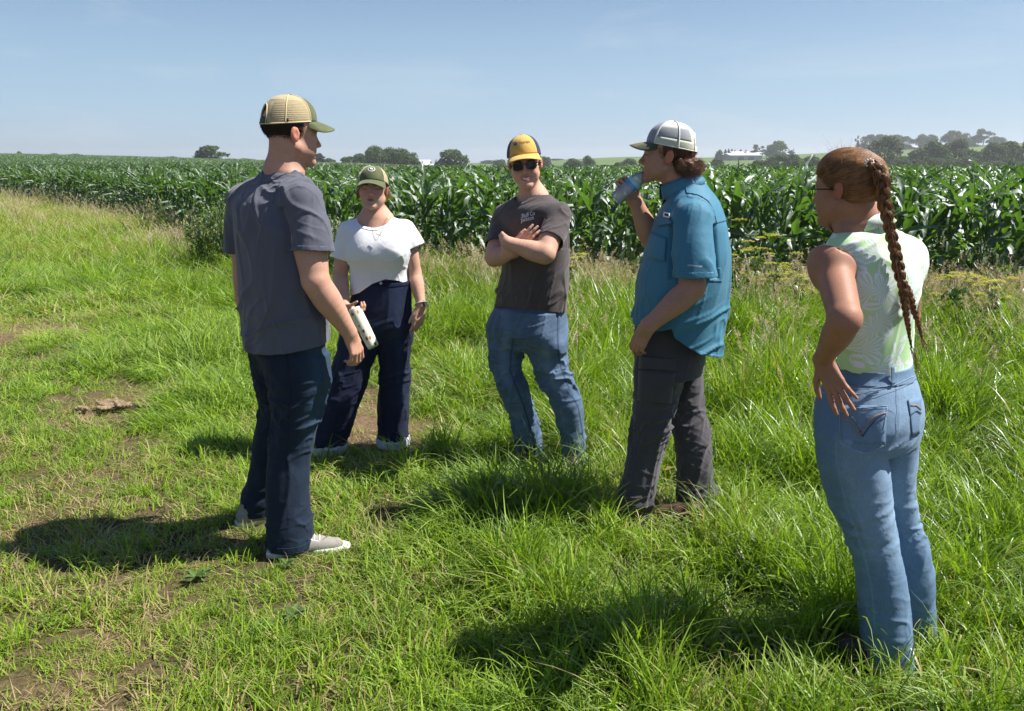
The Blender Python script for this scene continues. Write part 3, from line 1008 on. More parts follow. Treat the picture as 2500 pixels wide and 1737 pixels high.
# ------------------------------------------------------------------ humid summer air
_hz = NT('haze_air')
_pv = _hz.n('VolumePrincipled'); _pv.inputs['Density'].default_value = 0.0005
_pv.inputs['Color'].default_value = (.95, .98, 1.0, 1); _pv.inputs['Anisotropy'].default_value = 0.3
_hz.l(_pv, 'Volume', _hz.out, 'Volume')
_hb = MB(); _hb.box((0, 1100, 17), (7000, 4000, 66))
tag(_hb.build('haze', _hz.m, smooth=False), 'thin humid haze over the fields', kind='stuff')
# ------------------------------------------------------------------ grass
M_GRASS = foliage_mat('grass_blade', (.032, .090, .008), (.29, .425, .034), trans=.42, rough=.42, gloss=.30, dry=(.42, .36, .15), tcol=(1.25, 1.35, .5))
M_STRAW = foliage_mat('straw_blade', (.26, .20, .10), (.42, .33, .18), trans=.25, rough=.6, gloss=.1, tcol=(1.1, 1.0, .8))
M_SEED = foliage_mat('seed_head', (.44, .36, .23), (.68, .58, .40), trans=.3, rough=.7, gloss=.05, tcol=(1.1, 1.0, .8))


def tuft(rng, n, hmin, hmax, rad, width, curve, lean, nseg=4, comb=0.0, rndlo=0.0, rndhi=1.0):
    """n curved tapering blades growing from a disc; comb>0 lays them towards +x"""
    h = rng.uniform(hmin, hmax, n)
    a = rng.uniform(0, 2 * pi, n); r = rad * np.sqrt(rng.random(n))
    bx, by = r * np.cos(a), r * np.sin(a)
    d = rng.uniform(0, 2 * pi, n)
    dirx = np.cos(d) * (1 - comb) + comb; diry = np.sin(d) * (1 - comb)
    nn = np.hypot(dirx, diry) + 1e-6; dirx /= nn; diry /= nn
    th0 = np.abs(rng.normal(lean, lean * .5, n))
    cur = np.abs(rng.normal(curve, curve * .45, n))
    s = np.linspace(0, 1, nseg + 1)
    V = np.zeros((n, nseg + 1, 2, 3))
    px = bx.copy(); py = by.copy(); pz = np.zeros(n)
    w0 = width * rng.uniform(.6, 1.3, n)
    tw = rng.uniform(-.9, .9, n) + pi / 2
    for k in range(nseg + 1):
        th = np.minimum(th0 + cur * s[k] ** 1.5, 2.6)
        if k > 0:
            st = h / nseg
            px = px + st * np.sin(th) * dirx; py = py + st * np.sin(th) * diry; pz = pz + st * np.cos(th)
        w = w0 * (1 - s[k] ** 2.2) * (0.75 + .25 * min(1, s[k] * 4)) / 2 + .0002
        # side vector: perpendicular to the heading, turned by a twist
        t_ = tw + s[k] * .8
        sx = np.cos(t_) * dirx - np.sin(t_) * diry; sy = np.sin(t_) * dirx + np.cos(t_) * diry
        V[:, k, 0] = np.stack([px - sx * w, py - sy * w, pz], 1)
        V[:, k, 1] = np.stack([px + sx * w, py + sy * w, pz], 1)
    V = V.reshape(-1, 3)
    V[:, 2] = np.maximum(V[:, 2], .002)
    i = (np.arange(n)[:, None] * (nseg + 1) * 2 + np.arange(nseg)[None] * 2).ravel()
    Q = np.stack([i, i + 1, i + 3, i + 2], 1)
    rnd = np.repeat(rng.uniform(rndlo, rndhi, n), (nseg + 1) * 2)
    return V, Q, rnd


def tuft_data(*a, mat=M_GRASS, **k):
    V, Q, rnd = tuft(*a, **k)
    return meshdata('tuft', V, Q, mat, attrs={'rnd': rnd})


def seed_stem(rng, h, nst, rad, drop=.35):
    """thin straw stems ending in feathery seed heads"""
    mbV, mbQ, rn = [], [], []; off = 0
    for q in range(nst):
        hh = h * rng.uniform(.75, 1.15); a = rng.uniform(0, 6.28); d = rng.uniform(0, 6.28)
        b = np.array([rad * cos(a), rad * sin(a), 0]) * rng.random()
        s = np.linspace(0, 1, 6)
        le = rng.uniform(.05, .22); th = le + rng.uniform(.1, .5) * s ** 2
        p = b + np.stack([np.cumsum(np.sin(th)) * cos(d), np.cumsum(np.sin(th)) * sin(d), np.cumsum(np.cos(th))], 1) * hh / 6
        V, Q, T = tube_geo(p, np.linspace(.0013, .0007, 6), 3, cap=False)
        mbV.append(V); mbQ.append(Q + off); off += len(V); rn.append(np.full(len(V), rng.random()))
        # head: many little spikelets
        m = int(rng.integers(26, 46)); hl = rng.uniform(.06, .13)
        t = rng.random(m)
        base = p[-2] + (p[-1] - p[-2]) * 1.0
        ax = (p[-1] - p[-2]) / np.linalg.norm(p[-1] - p[-2])
        pos = base + ax * (t[:, None] - .25) * hl
        dr = rng.normal(size=(m, 3)) * .8 + ax * 1.3; dr /= np.linalg.norm(dr, axis=1, keepdims=True)
        spread = rng.uniform(.006, .022) * (1 - t * .6)
        tip = pos + dr * (.008 + spread)[:, None]
        sd = np.cross(dr, rng.normal(size=(m, 3))); sd /= np.linalg.norm(sd, axis=1, keepdims=True)
        w = .0017
        V = np.stack([pos - sd * w * .4, tip - sd * w - dr * .003, tip + dr * .004, tip + sd * w - dr * .003], 1).reshape(-1, 3)
        i = np.arange(m) * 4; Q = np.stack([i, i + 1, i + 2, i + 3], 1) + off
        mbV.append(V); mbQ.append(Q); off += len(V); rn.append(np.repeat(rng.random(m), 4))
    return meshdata('seed_stems', np.concatenate(mbV), np.concatenate(mbQ), M_SEED, smooth=False, attrs={'rnd': np.concatenate(rn)})


def build_grass():
    rng = np.random.default_rng(21)
    # prototypes by height class; each class has upright and combed (lodged) kinds
    protos = []; CL = {}
    def reg(nm, lst): CL[nm] = list(range(len(protos), len(protos) + len(lst))); protos.extend(lst)
    reg('s', [tuft_data(rng, 26, .02, .075, .055, .0042, .9, .35, 3) for _ in range(5)])
    reg('sl', [tuft_data(rng, 26, .03, .10, .06, .0045, 1.1, .6, 3, comb=.5) for _ in range(4)])
    reg('m', [tuft_data(rng, 22, .06, .19, .06, .0058, 1.2, .25, 5) for _ in range(5)])
    reg('ml', [tuft_data(rng, 24, .08, .24, .07, .0062, 1.5, .6, 5, comb=.5) for _ in range(5)])
    reg('l', [tuft_data(rng, 19, .10, .36, .06, .0066, .95, .15, 6) for _ in range(5)])
    reg('ll', [tuft_data(rng, 21, .14, .40, .08, .0072, 1.6, .55, 6, comb=.55) for _ in range(5)])
    reg('x', [tuft_data(rng, 17, .20, .58, .07, .0070, .85, .12, 7) for _ in range(4)])
    reg('d', [tuft_data(rng, 22, .04, .13, .07, .0035, .8, 1.05, 3, mat=M_STRAW) for _ in range(4)])
    reg('seed', [seed_stem(rng, .58, 5, .08) for _ in range(5)])
    # candidate points, denser near the camera
    bands = [(1.75, 3.2, 520), (3.2, 5.0, 400), (5.0, 8.0, 240), (8.0, 13.5, 120), (13.5, 22, 55), (22, 34, 26), (34, 50, 12)]
    XY = []
    for y0, y1, dn in bands:
        n = int((y1 - y0) * (0.70 * (y0 + y1) + 1.2) * dn)
        y = rng.uniform(y0, y1, n); x = rng.uniform(-1, 1, n) * (0.70 * y1 + .6)
        ok = np.abs(x) < .70 * y + .6
        XY.append(np.stack([x[ok], y[ok], np.full(ok.sum(), (520 / dn) ** .5)], 1))
    XY = np.concatenate(XY)
    ok = XY[:, 1] < edge_y(XY[:, 0]) + .35
    XY = XY[ok]
    feet = np.array([G(*q)[:2] for q in ((690, 1352), (625, 1285), (800, 1098), (960, 1088), (1295, 1118), (1402, 1145), (1705, 1282), (1545, 1288), (2165, 1630), (2248, 1575))])
    fd = np.sqrt(((XY[:, None, :2] - feet[None]) ** 2).sum(-1)).min(1)
    XY = XY[fd > .085]; fd = fd[fd > .085]
    x, y, far = XY.T
    m = meadow(x, y)
    h, dry, lod, den = m.T
    p3 = np.stack([x, y, 0 * x], -1)
    h = h * (1 + .42 * vnoise(p3 * 2.3, 31) + .45 * vnoise(p3 * 5.1, 32))
    dry = np.clip(dry + .28 * vnoise(p3 * 1.9, 33) + .18 * vnoise(p3 * 5.5, 34) - .03, 0, 1)
    ck = smooth01(.07, .16, h)
    keep = rng.random(len(x)) < den * (1.05 - .2 * ck + (.12 + .53 * ck) * vnoise(p3 * 5.1, 32) + .3 * vnoise(p3 * 11.3, 35))
    x, y, far, h, dry, lod, p3 = x[keep], y[keep], far[keep], h[keep], dry[keep], lod[keep], p3[keep]; fd = fd[keep]
    n = len(x)
    lodge = rng.random(n) < lod * .8
    idx = np.zeros(n, int)
    def pick(mask, nm):
        c = CL[nm]; k = mask.sum(); idx[mask] = np.array(c)[rng.integers(0, len(c), k)]
    base = np.ones(n)
    hh = h * rng.uniform(.75, 1.25, n)
    for nm, nl, lo, hi, ref in (('s', 'sl', -1, .085, .065), ('m', 'ml', .085, .17, .14), ('l', 'll', .17, .29, .24), ('x', 'll', .29, 9, .40)):
        mk = (hh >= lo) & (hh < hi)
        pick(mk & ~lodge, nm); pick(mk & lodge, nl)
        base[mk] = np.clip(h[mk] / ref, .7, 1.35)
    # flow direction of lodged grass: towards the lower left of the picture with swirls
    flow = pi * 1.02 + 1.3 * vnoise(p3 * .9, 36) + .7 * vnoise(p3 * 2.7, 37)
    rz = np.where(lodge, flow + rng.normal(0, .35, n), rng.uniform(0, 2 * pi, n))
    sc = base * rng.uniform(.85, 1.2, n)
    wd = sc * np.clip(far, 1, 3.2) ** .75
    # drop extra straw where dry, seed stems where tall
    d2 = rng.random(n) < np.clip(dry * .55, 0, .5)
    pick(d2 & (h < .22), 'd')
    sd = (rng.random(n) < np.clip((h - .26) * 1.6, 0, .25) * np.clip(dry * 2.2, .15, 1)) 
    sd &= fd > .5
    pick(sd, 'seed')
    wd[sd] = (.75 + .7 * h[sd]) * np.clip(far[sd], 1, 2) ** .4
    sc2 = sc.copy(); sc2[sd] = np.clip(.62 + h[sd] * 1.1, .5, 1.25) * rng.uniform(.8, 1.15, sd.sum())
    z = Hh(x, y) - .004
    rot = np.stack([rng.normal(0, .08, n), rng.normal(0, .08, n), rz], 1)
    o = scatter('grass', np.stack([x, y, z], 1), rot, np.stack([wd, wd, sc2], 1), idx, protos, tint=dry * .62 - .06,
            label='thick green meadow grass with straw and seed heads around the people')
    # tall fringe with seed heads along the corn
    E2 = poly_sample(_ED, .035)
    nn = len(E2)
    rep = 4
    ex = np.repeat(E2[:, 0], rep); ey = np.repeat(E2[:, 1], rep)
    off = rng.uniform(-1.0, .3, len(ex))
    t = np.gradient(E2, axis=0); t /= np.linalg.norm(t, axis=1, keepdims=True)
    ex = ex - np.repeat(t[:, 1], rep) * off * 1.0; ey = ey + np.repeat(t[:, 0], rep) * off
    ok = (np.abs(ex) < .7 * ey + .6) & (ey > 3) & (rng.random(len(ex)) < np.clip(14 / ey, .15, 1))
    ex, ey = ex[ok], ey[ok]
    pp = np.stack([ex, ey, 0 * ex], -1)
    gate = vnoise(pp * .8, 51) + .5 * vnoise(pp * 2.6, 52)
    uu = UV(ex, ey, 0 * ex)[0]
    ok = gate > np.interp(uu, [0, 500, 900, 1130, 1200, 1560, 1700, 2000, 2100, 2500], [.15, .15, .1, -.1, -.5, -.5, 0, -.2, 0, -.2])
    ex, ey, gate, pp = ex[ok], ey[ok], gate[ok], pp[ok]
    n = len(ex)
    idx = np.array(CL['seed'])[rng.integers(0, 5, n)]
    u, v = UV(ex, ey, 0 * ex)
    tall = np.interp(u, [0, 500, 900, 1200, 1450, 1600, 2000, 2500], [.45, .5, .62, .7, .85, .7, .8, .85])
    s = tall * rng.uniform(.75, 1.1, n) * (1 + .12 * gate)
    o2 = scatter('seed_grass', np.stack([ex, ey, Hh(ex, ey)], 1), np.stack([rng.normal(0, .12, n), rng.normal(0, .12, n), rng.uniform(0, 6.28, n)], 1),
                 np.stack([1.15 + 0 * s, 1.15 + 0 * s, s], 1), idx, protos, tint=np.full(n, .5), label='pale tan seed heads of tall grass along the corn edge')


build_grass()
# ------------------------------------------------------------------ figures: implicit shapes meshed by surface nets
def unit(v):
    v = np.asarray(v, float)
    return v / (np.linalg.norm(v) + 1e-12)


class Seg:
    """tapered round limb between a and b; flat=(direction, ratio) squashes the section along a direction"""
    def __init__(s, a, b, ra, rb, flat=None):
        s.a = np.asarray(a, float); s.b = np.asarray(b, float); s.ra = ra; s.rb = rb
        s.flat = None if flat is None else (unit(flat[0]), flat[1])
        m = max(ra, rb)
        s.lo = np.minimum(s.a, s.b) - m; s.hi = np.maximum(s.a, s.b) + m
    def __call__(s, p):
        ab = s.b - s.a
        q = p - s.a
        L2 = float(ab @ ab) + 1e-12
        h = np.clip((q @ ab) / L2, 0, 1)
        w = q - h[..., None] * ab
        r = s.ra + (s.rb - s.ra) * h
        if s.flat is not None:
            d, k = s.flat
            c = w @ d
            w = w + d * (c * (1 / k - 1))[..., None]
            l = np.sqrt((w * w).sum(-1))
            return (l - r) * (k if k < 1 else 1) ** .5
        return np.sqrt((w * w).sum(-1)) - r


class Ell:
    def __init__(s, c, r, M=None):
        s.c = np.asarray(c, float); s.r = np.asarray(r, float); s.M = None if M is None else np.asarray(M, float)[:3, :3]
        m = s.r.max(); s.lo = s.c - m; s.hi = s.c + m
    def __call__(s, p):
        q = p - s.c
        if s.M is not None: q = q @ s.M
        k0 = np.sqrt(((q / s.r) ** 2).sum(-1)); k1 = np.sqrt(((q / s.r ** 2) ** 2).sum(-1)) + 1e-9
        return k0 * (k0 - 1) / k1


class Loft:
    """stack of elliptic sections: rows (x, y, z, a, b) with yaw; a across, b front to back; n superellipse power"""
    def __init__(s, rows, yaw, n=2.3):
        s.t = np.asarray(rows, float); s.t = s.t[np.argsort(s.t[:, 2])]; s.yaw = yaw; s.n = n
        m = s.t[:, 3:].max()
        s.lo = np.r_[s.t[:, :2].min(0) - m, s.t[0, 2] - .02]; s.hi = np.r_[s.t[:, :2].max(0) + m, s.t[-1, 2] + .06]
        # dense smooth resample
        z = np.linspace(s.t[0, 2], s.t[-1, 2], 200)
        k = np.hanning(25); k /= k.sum()
        c = []
        for j in (0, 1, 3, 4):
            v = np.interp(z, s.t[:, 2], s.t[:, j]); v = np.convolve(np.pad(v, 12, mode='reflect', reflect_type='odd'), k, 'valid'); c.append(v)
        s.z = z; s.c = c
    def __call__(s, p):
        z = p[..., 2]
        cx, cy_, a, b = (np.interp(z, s.z, c) for c in s.c)
        dx = p[..., 0] - cx; dy = p[..., 1] - cy_
        cs, sn = cos(s.yaw), sin(s.yaw)
        lx = dx * cs - dy * sn; ly = dx * sn + dy * cs
        e = (np.abs(lx / a) ** s.n + np.abs(ly / b) ** s.n + 1e-9) ** (1 / s.n)
        d = (e - 1) * np.minimum(a, b)
        dz = np.maximum(z - s.z[-1], s.z[0] - z)
        return np.maximum(d, dz) if True else d


def chain(pts, rad, n=12, flat=None):
    """limb through several joints, smooth in between"""
    pts = np.asarray(pts, float); rad = np.asarray(rad, float)
    d = np.r_[0, np.cumsum(np.linalg.norm(np.diff(pts, axis=0), axis=1))]
    s = np.linspace(0, d[-1], n + 1)
    def cr(v):
        out = np.empty(len(s))
        m = np.gradient(v, d)
        for i, t in enumerate(s):
            k = min(np.searchsorted(d, t, side='right') - 1, len(d) - 2)
            h = d[k + 1] - d[k]; u = (t - d[k]) / h
            out[i] = (2 * u ** 3 - 3 * u ** 2 + 1) * v[k] + (u ** 3 - 2 * u ** 2 + u) * h * m[k] * .8 + (-2 * u ** 3 + 3 * u ** 2) * v[k + 1] + (u ** 3 - u ** 2) * h * m[k + 1] * .8
        return out
    q = np.stack([cr(pts[:, j]) for j in range(3)], 1); r = cr(rad)
    return [Seg(q[i], q[i + 1], r[i], r[i + 1], flat) for i in range(n)]


class Cut:
    """shape f cut off flat past the plane through c with normal n"""
    def __init__(s, f, c, n): s.f = f; s.c = np.asarray(c, float); s.n = unit(n); s.lo = f.lo; s.hi = f.hi
    def __call__(s, p): return np.maximum(s.f(p), (p - s.c) @ s.n)


def pieces(V, T):
    """connected pieces of a triangle mesh, largest first"""
    lab = np.arange(len(V))
    while True:
        m = lab[T].min(1)
        new = lab.copy()
        for k in range(3): np.minimum.at(new, T[:, k], m)
        new = new[new]
        if (new == lab).all(): break
        lab = new
    out = []
    tl = lab[T[:, 0]]
    for l in np.unique(tl):
        t = T[tl == l]
        if len(t) < 60: continue
        u, inv = np.unique(t, return_inverse=True)
        out.append((V[u], inv.reshape(-1, 3), u))
    return sorted(out, key=lambda q: -len(q[1]))


class Many:
    """union of several shapes as one"""
    def __init__(s, L, k=0.0):
        s.L = L; s.k = k
        s.lo = np.min([x.lo for x in L], axis=0); s.hi = np.max([x.hi for x in L], axis=0)
    def __call__(s, p):
        d = s.L[0](p)
        for x in s.L[1:]:
            e = x(p)
            d = np.minimum(d, e) if s.k <= 0 else smin(d, e, s.k)
        return d


def smin(a, b, k):
    h = np.maximum(k - np.abs(a - b), 0) / k
    return np.minimum(a, b) - h * h * k * .25


class Field:
    def __init__(s): s.ops = []
    def add(s, f, k=0.012, tag=0):
        s.ops.append(('+', f, k, tag)); return s
    def sub(s, f, k=0.006):
        s.ops.append(('-', f, k, 0)); return s
    def mesh(s, h=0.0045, smooth=1):
        lo = np.min([o[1].lo for o in s.ops if o[0] == '+'], axis=0) - 3 * h
        hi = np.max([o[1].hi for o in s.ops if o[0] == '+'], axis=0) + 3 * h
        n = np.ceil((hi - lo) / h).astype(int) + 1
        ax = [lo[i] + h * np.arange(n[i]) for i in range(3)]
        D = np.full(n, .05, np.float32)
        for op, f, k, tg in s.ops:
            m = k + .012
            i0 = np.maximum(np.floor((f.lo - m - lo) / h).astype(int), 0); i1 = np.minimum(np.ceil((f.hi + m - lo) / h).astype(int) + 1, n)
            if (i1 <= i0).any(): continue
            sl = tuple(slice(a, b) for a, b in zip(i0, i1))
            g = np.stack(np.meshgrid(*[ax[i][i0[i]:i1[i]] for i in range(3)], indexing='ij'), -1)
            d = f(g)
            if op == '+': D[sl] = smin(D[sl], d, k)
            else:
                a = D[sl]; hh = np.maximum(k - np.abs(a + d), 0) / k
                D[sl] = np.maximum(a, -d) + hh * hh * k * .25
        V, Q = surface_nets(D, lo, h)
        for _ in range(smooth): V = relax(V, Q)
        return V, Q
    def eval(s, p):
        D = np.full(p.shape[:-1], .05)
        for op, f, k, tg in s.ops:
            d = f(p)
            if op == '+': D = smin(D, d, k)
            else:
                hh = np.maximum(k - np.abs(D + d), 0) / k; D = np.maximum(D, -d) + hh * hh * k * .25
        return D


def surface_nets(D, lo, h):
    S = D < 0
    c = np.zeros(np.array(D.shape) - 1, np.int8)
    for i in (0, 1):
        for j in (0, 1):
            for k in (0, 1):
                c += S[i:S.shape[0] - 1 + i, j:S.shape[1] - 1 + j, k:S.shape[2] - 1 + k]
    act = (c > 0) & (c < 8)
    I = np.argwhere(act)
    vid = np.full(act.shape, -1, np.int32); vid[act] = np.arange(len(I))
    acc = np.zeros((len(I), 3)); cnt = np.zeros(len(I))
    cor = [(i, j, k) for i in (0, 1) for j in (0, 1) for k in (0, 1)]
    val = {q: D[I[:, 0] + q[0], I[:, 1] + q[1], I[:, 2] + q[2]].astype(float) for q in cor}
    for a in range(3):
        for q in cor:
            if q[a] == 1: continue
            r = list(q); r[a] = 1; r = tuple(r)
            va, vb = val[q], val[r]
            m = (va < 0) != (vb < 0)
            t = np.where(m, va / np.where(m, va - vb, 1), 0)
            pos = np.array(q, float)[None] + np.zeros((len(I), 3)); pos[:, a] = t
            acc += pos * m[:, None]; cnt += m
    V = lo + h * (I + acc / cnt[:, None])
    Qs = []
    for a in range(3):
        b, e = (a + 1) % 3, (a + 2) % 3
        s0 = [slice(None)] * 3; s1 = [slice(None)] * 3
        s0[a] = slice(0, -1); s1[a] = slice(1, None)
        A, B = S[tuple(s0)], S[tuple(s1)]
        X = np.argwhere(A != B)
        X = X[(X[:, b] > 0) & (X[:, e] > 0) & (X[:, b] < S.shape[b] - 1) & (X[:, e] < S.shape[e] - 1)]
        ins = S[X[:, 0], X[:, 1], X[:, 2]]
        def at(db, de):
            Y = X.copy(); Y[:, b] -= db; Y[:, e] -= de
            return vid[Y[:, 0], Y[:, 1], Y[:, 2]]
        q = np.stack([at(1, 1), at(0, 1), at(0, 0), at(1, 0)], 1)
        q[~ins] = q[~ins][:, ::-1]
        Qs.append(q)
    return V, np.concatenate(Qs)


def _edges(F):
    k = F.shape[1]
    return np.concatenate([np.stack([F[:, i], F[:, (i + 1) % k]], 1) for i in range(k)])


def relax(V, F, w=.5):
    E = _edges(F)
    n = len(V)
    cnt = np.bincount(E[:, 0], minlength=n) + np.bincount(E[:, 1], minlength=n)
    out = np.empty_like(V)
    for a in range(3):
        s = np.bincount(E[:, 0], V[E[:, 1], a], n) + np.bincount(E[:, 1], V[E[:, 0], a], n)
        out[:, a] = s / np.maximum(cnt, 1)
    return V * (1 - w) + out * w


def normals(V, F):
    if F.shape[1] == 4:
        fn = np.cross(V[F[:, 2]] - V[F[:, 0]], V[F[:, 3]] - V[F[:, 1]])
    else:
        fn = np.cross(V[F[:, 1]] - V[F[:, 0]], V[F[:, 2]] - V[F[:, 0]])
    N = np.zeros_like(V)
    for i in range(F.shape[1]):
        for a in range(3):
            N[:, a] += np.bincount(F[:, i], fn[:, a], len(V))
    return N / (np.linalg.norm(N, axis=1, keepdims=True) + 1e-12)


def tri(F):
    if F.shape[1] == 3: return F
    return np.concatenate([F[:, [0, 1, 2]], F[:, [0, 2, 3]]])


def clip(V, T, g, extra=None):
    """keep the part of a triangle mesh where g < 0, cut cleanly along g = 0"""
    T = tri(T)
    s = g[T] < 0
    c = s.sum(1)
    keep = T[c == 3]
    newV = [V]; newE = [extra] if extra is not None else None; base = len(V)
    cache = {}
    out = [keep]
    P1 = T[c == 1]; s1 = s[c == 1]; P2 = T[c == 2]; s2 = s[c == 2]
    def cutpts(a, b):
        ga, gb = g[a], g[b]
        t = ga / (ga - gb)
        return t
    if len(P1):
        k = np.argmax(s1, 1); r = np.arange(len(P1))
        a, b, d = P1[r, k], P1[r, (k + 1) % 3], P1[r, (k + 2) % 3]
        t1, t2 = cutpts(a, b), cutpts(a, d)
        n = len(a)
        newV += [V[a] + (V[b] - V[a]) * t1[:, None], V[a] + (V[d] - V[a]) * t2[:, None]]
        if extra is not None: newE += [extra[a] + (extra[b] - extra[a]) * t1[:, None], extra[a] + (extra[d] - extra[a]) * t2[:, None]]
        out.append(np.stack([a, base + np.arange(n), base + n + np.arange(n)], 1)); base += 2 * n
    if len(P2):
        k = np.argmin(s2, 1); r = np.arange(len(P2))
        a, b, d = P2[r, k], P2[r, (k + 1) % 3], P2[r, (k + 2) % 3]   # a is outside
        t1, t2 = cutpts(b, a), cutpts(d, a)
        n = len(a)
        newV += [V[b] + (V[a] - V[b]) * t1[:, None], V[d] + (V[a] - V[d]) * t2[:, None]]
        if extra is not None: newE += [extra[b] + (extra[a] - extra[b]) * t1[:, None], extra[d] + (extra[a] - extra[d]) * t2[:, None]]
        i1 = base + np.arange(n); i2 = base + n + np.arange(n)
        out += [np.stack([i1, b, d], 1), np.stack([i1, d, i2], 1)]; base += 2 * n
    NV = np.concatenate(newV); NT_ = np.concatenate(out)
    # weld the cut points and drop what is no longer used
    key = np.round(NV / 1e-6).astype(np.int64)
    used = np.unique(NT_)
    _, first, inv = np.unique(key[used], axis=0, return_index=True, return_inverse=True)
    remap = np.full(len(NV), -1); remap[used] = inv.ravel()
    NT_ = remap[NT_]
    NT_ = NT_[(NT_[:, 0] != NT_[:, 1]) & (NT_[:, 1] != NT_[:, 2]) & (NT_[:, 0] != NT_[:, 2])]
    NV2 = NV[used][first]
    if extra is not None: return NV2, NT_, np.concatenate(newE)[used][first]
    return NV2, NT_


def rim(V, T):
    """border loops of a triangle mesh as ordered point lists"""
    E = _edges(T)
    k = np.sort(E, 1)
    u, idx, cnt = np.unique(k, axis=0, return_index=True, return_counts=True)
    B = E[idx[cnt == 1]]
    nxt = {int(a): int(b) for a, b in B}
    loops = []
    while nxt:
        a = next(iter(nxt)); L = [a]
        while L[-1] in nxt:
            b = nxt.pop(L[-1])
            if b == L[0]: break
            L.append(b)
            if len(L) > 20000: break
        if len(L) > 8: loops.append(V[L])
    return loops


def crease(p, axis, freq, stretch, seed=0, sharp=1.0, warp=.35):
    """0..1 pattern of long creases running along axis: thin ridges over broad soft ones"""
    axis = unit(axis)
    p = np.asarray(p, float)
    w = vnoise(p * freq * .45, seed + 7)[..., None] * warp / freq
    q = p + w * np.array([1, .7, .9])
    c = q @ axis
    q = q + axis * (c * (1 / stretch - 1))[..., None]
    n = vnoise(q * freq, seed); n2 = vnoise(q * freq * 1.9 + 5.3, seed + 3)
    m = .5 + .5 * vnoise(p * freq * .5, seed + 11)
    r = np.clip(1 - np.abs(n) * 3.2, 0, 1) ** (1.1 * sharp) * (.35 + .9 * m) * .62 + (.5 + .5 * n) * .30
    r += np.clip(1 - np.abs(n2) * 3.2, 0, 1) ** 1.5 * .28 * (.3 + m)
    return r


def tuck(V, F, gap, w):
    """pull points that stick out of F back inside it, where w > 0"""
    V = V.copy()
    for _ in range(3):
        e = F.eval(V); k = np.where((e > -gap) & (e < .045) & (w > 0))[0]
        if not len(k): break
        q = V[k]; gr = np.stack([F.eval(q + d) - F.eval(q - d) for d in np.eye(3) * .002], 1)
        gr /= np.linalg.norm(gr, axis=1, keepdims=True) + 1e-9
        V[k] = q - gr * (np.clip(F.eval(q) + gap, 0, .04) * w[k])[:, None]
    return V


def cloth(parent, name, V, F, mat, origin, thick=.003, attrs=None):
    o = meshobj(name, V - origin, tri(F), mat, parent, attrs=attrs)
    if thick:
        md = o.modifiers.new('thickness', 'SOLIDIFY'); md.thickness = thick; md.offset = -1.0
    return o


def rotm(yaw, pitch=0.0, roll=0.0):
    """columns: right, forward, up of somebody heading `yaw` clockwise from +y; pitch>0 looks up, roll>0 leans to own right"""
    Ry = np.array([[cos(yaw), sin(yaw), 0], [-sin(yaw), cos(yaw), 0], [0, 0, 1.0]])
    Rx = np.array([[1, 0, 0], [0, cos(pitch), -sin(pitch)], [0, sin(pitch), cos(pitch)]])
    Rr = np.array([[cos(roll), 0, sin(roll)], [0, 1, 0], [-sin(roll), 0, cos(roll)]])
    return Ry @ Rx @ Rr


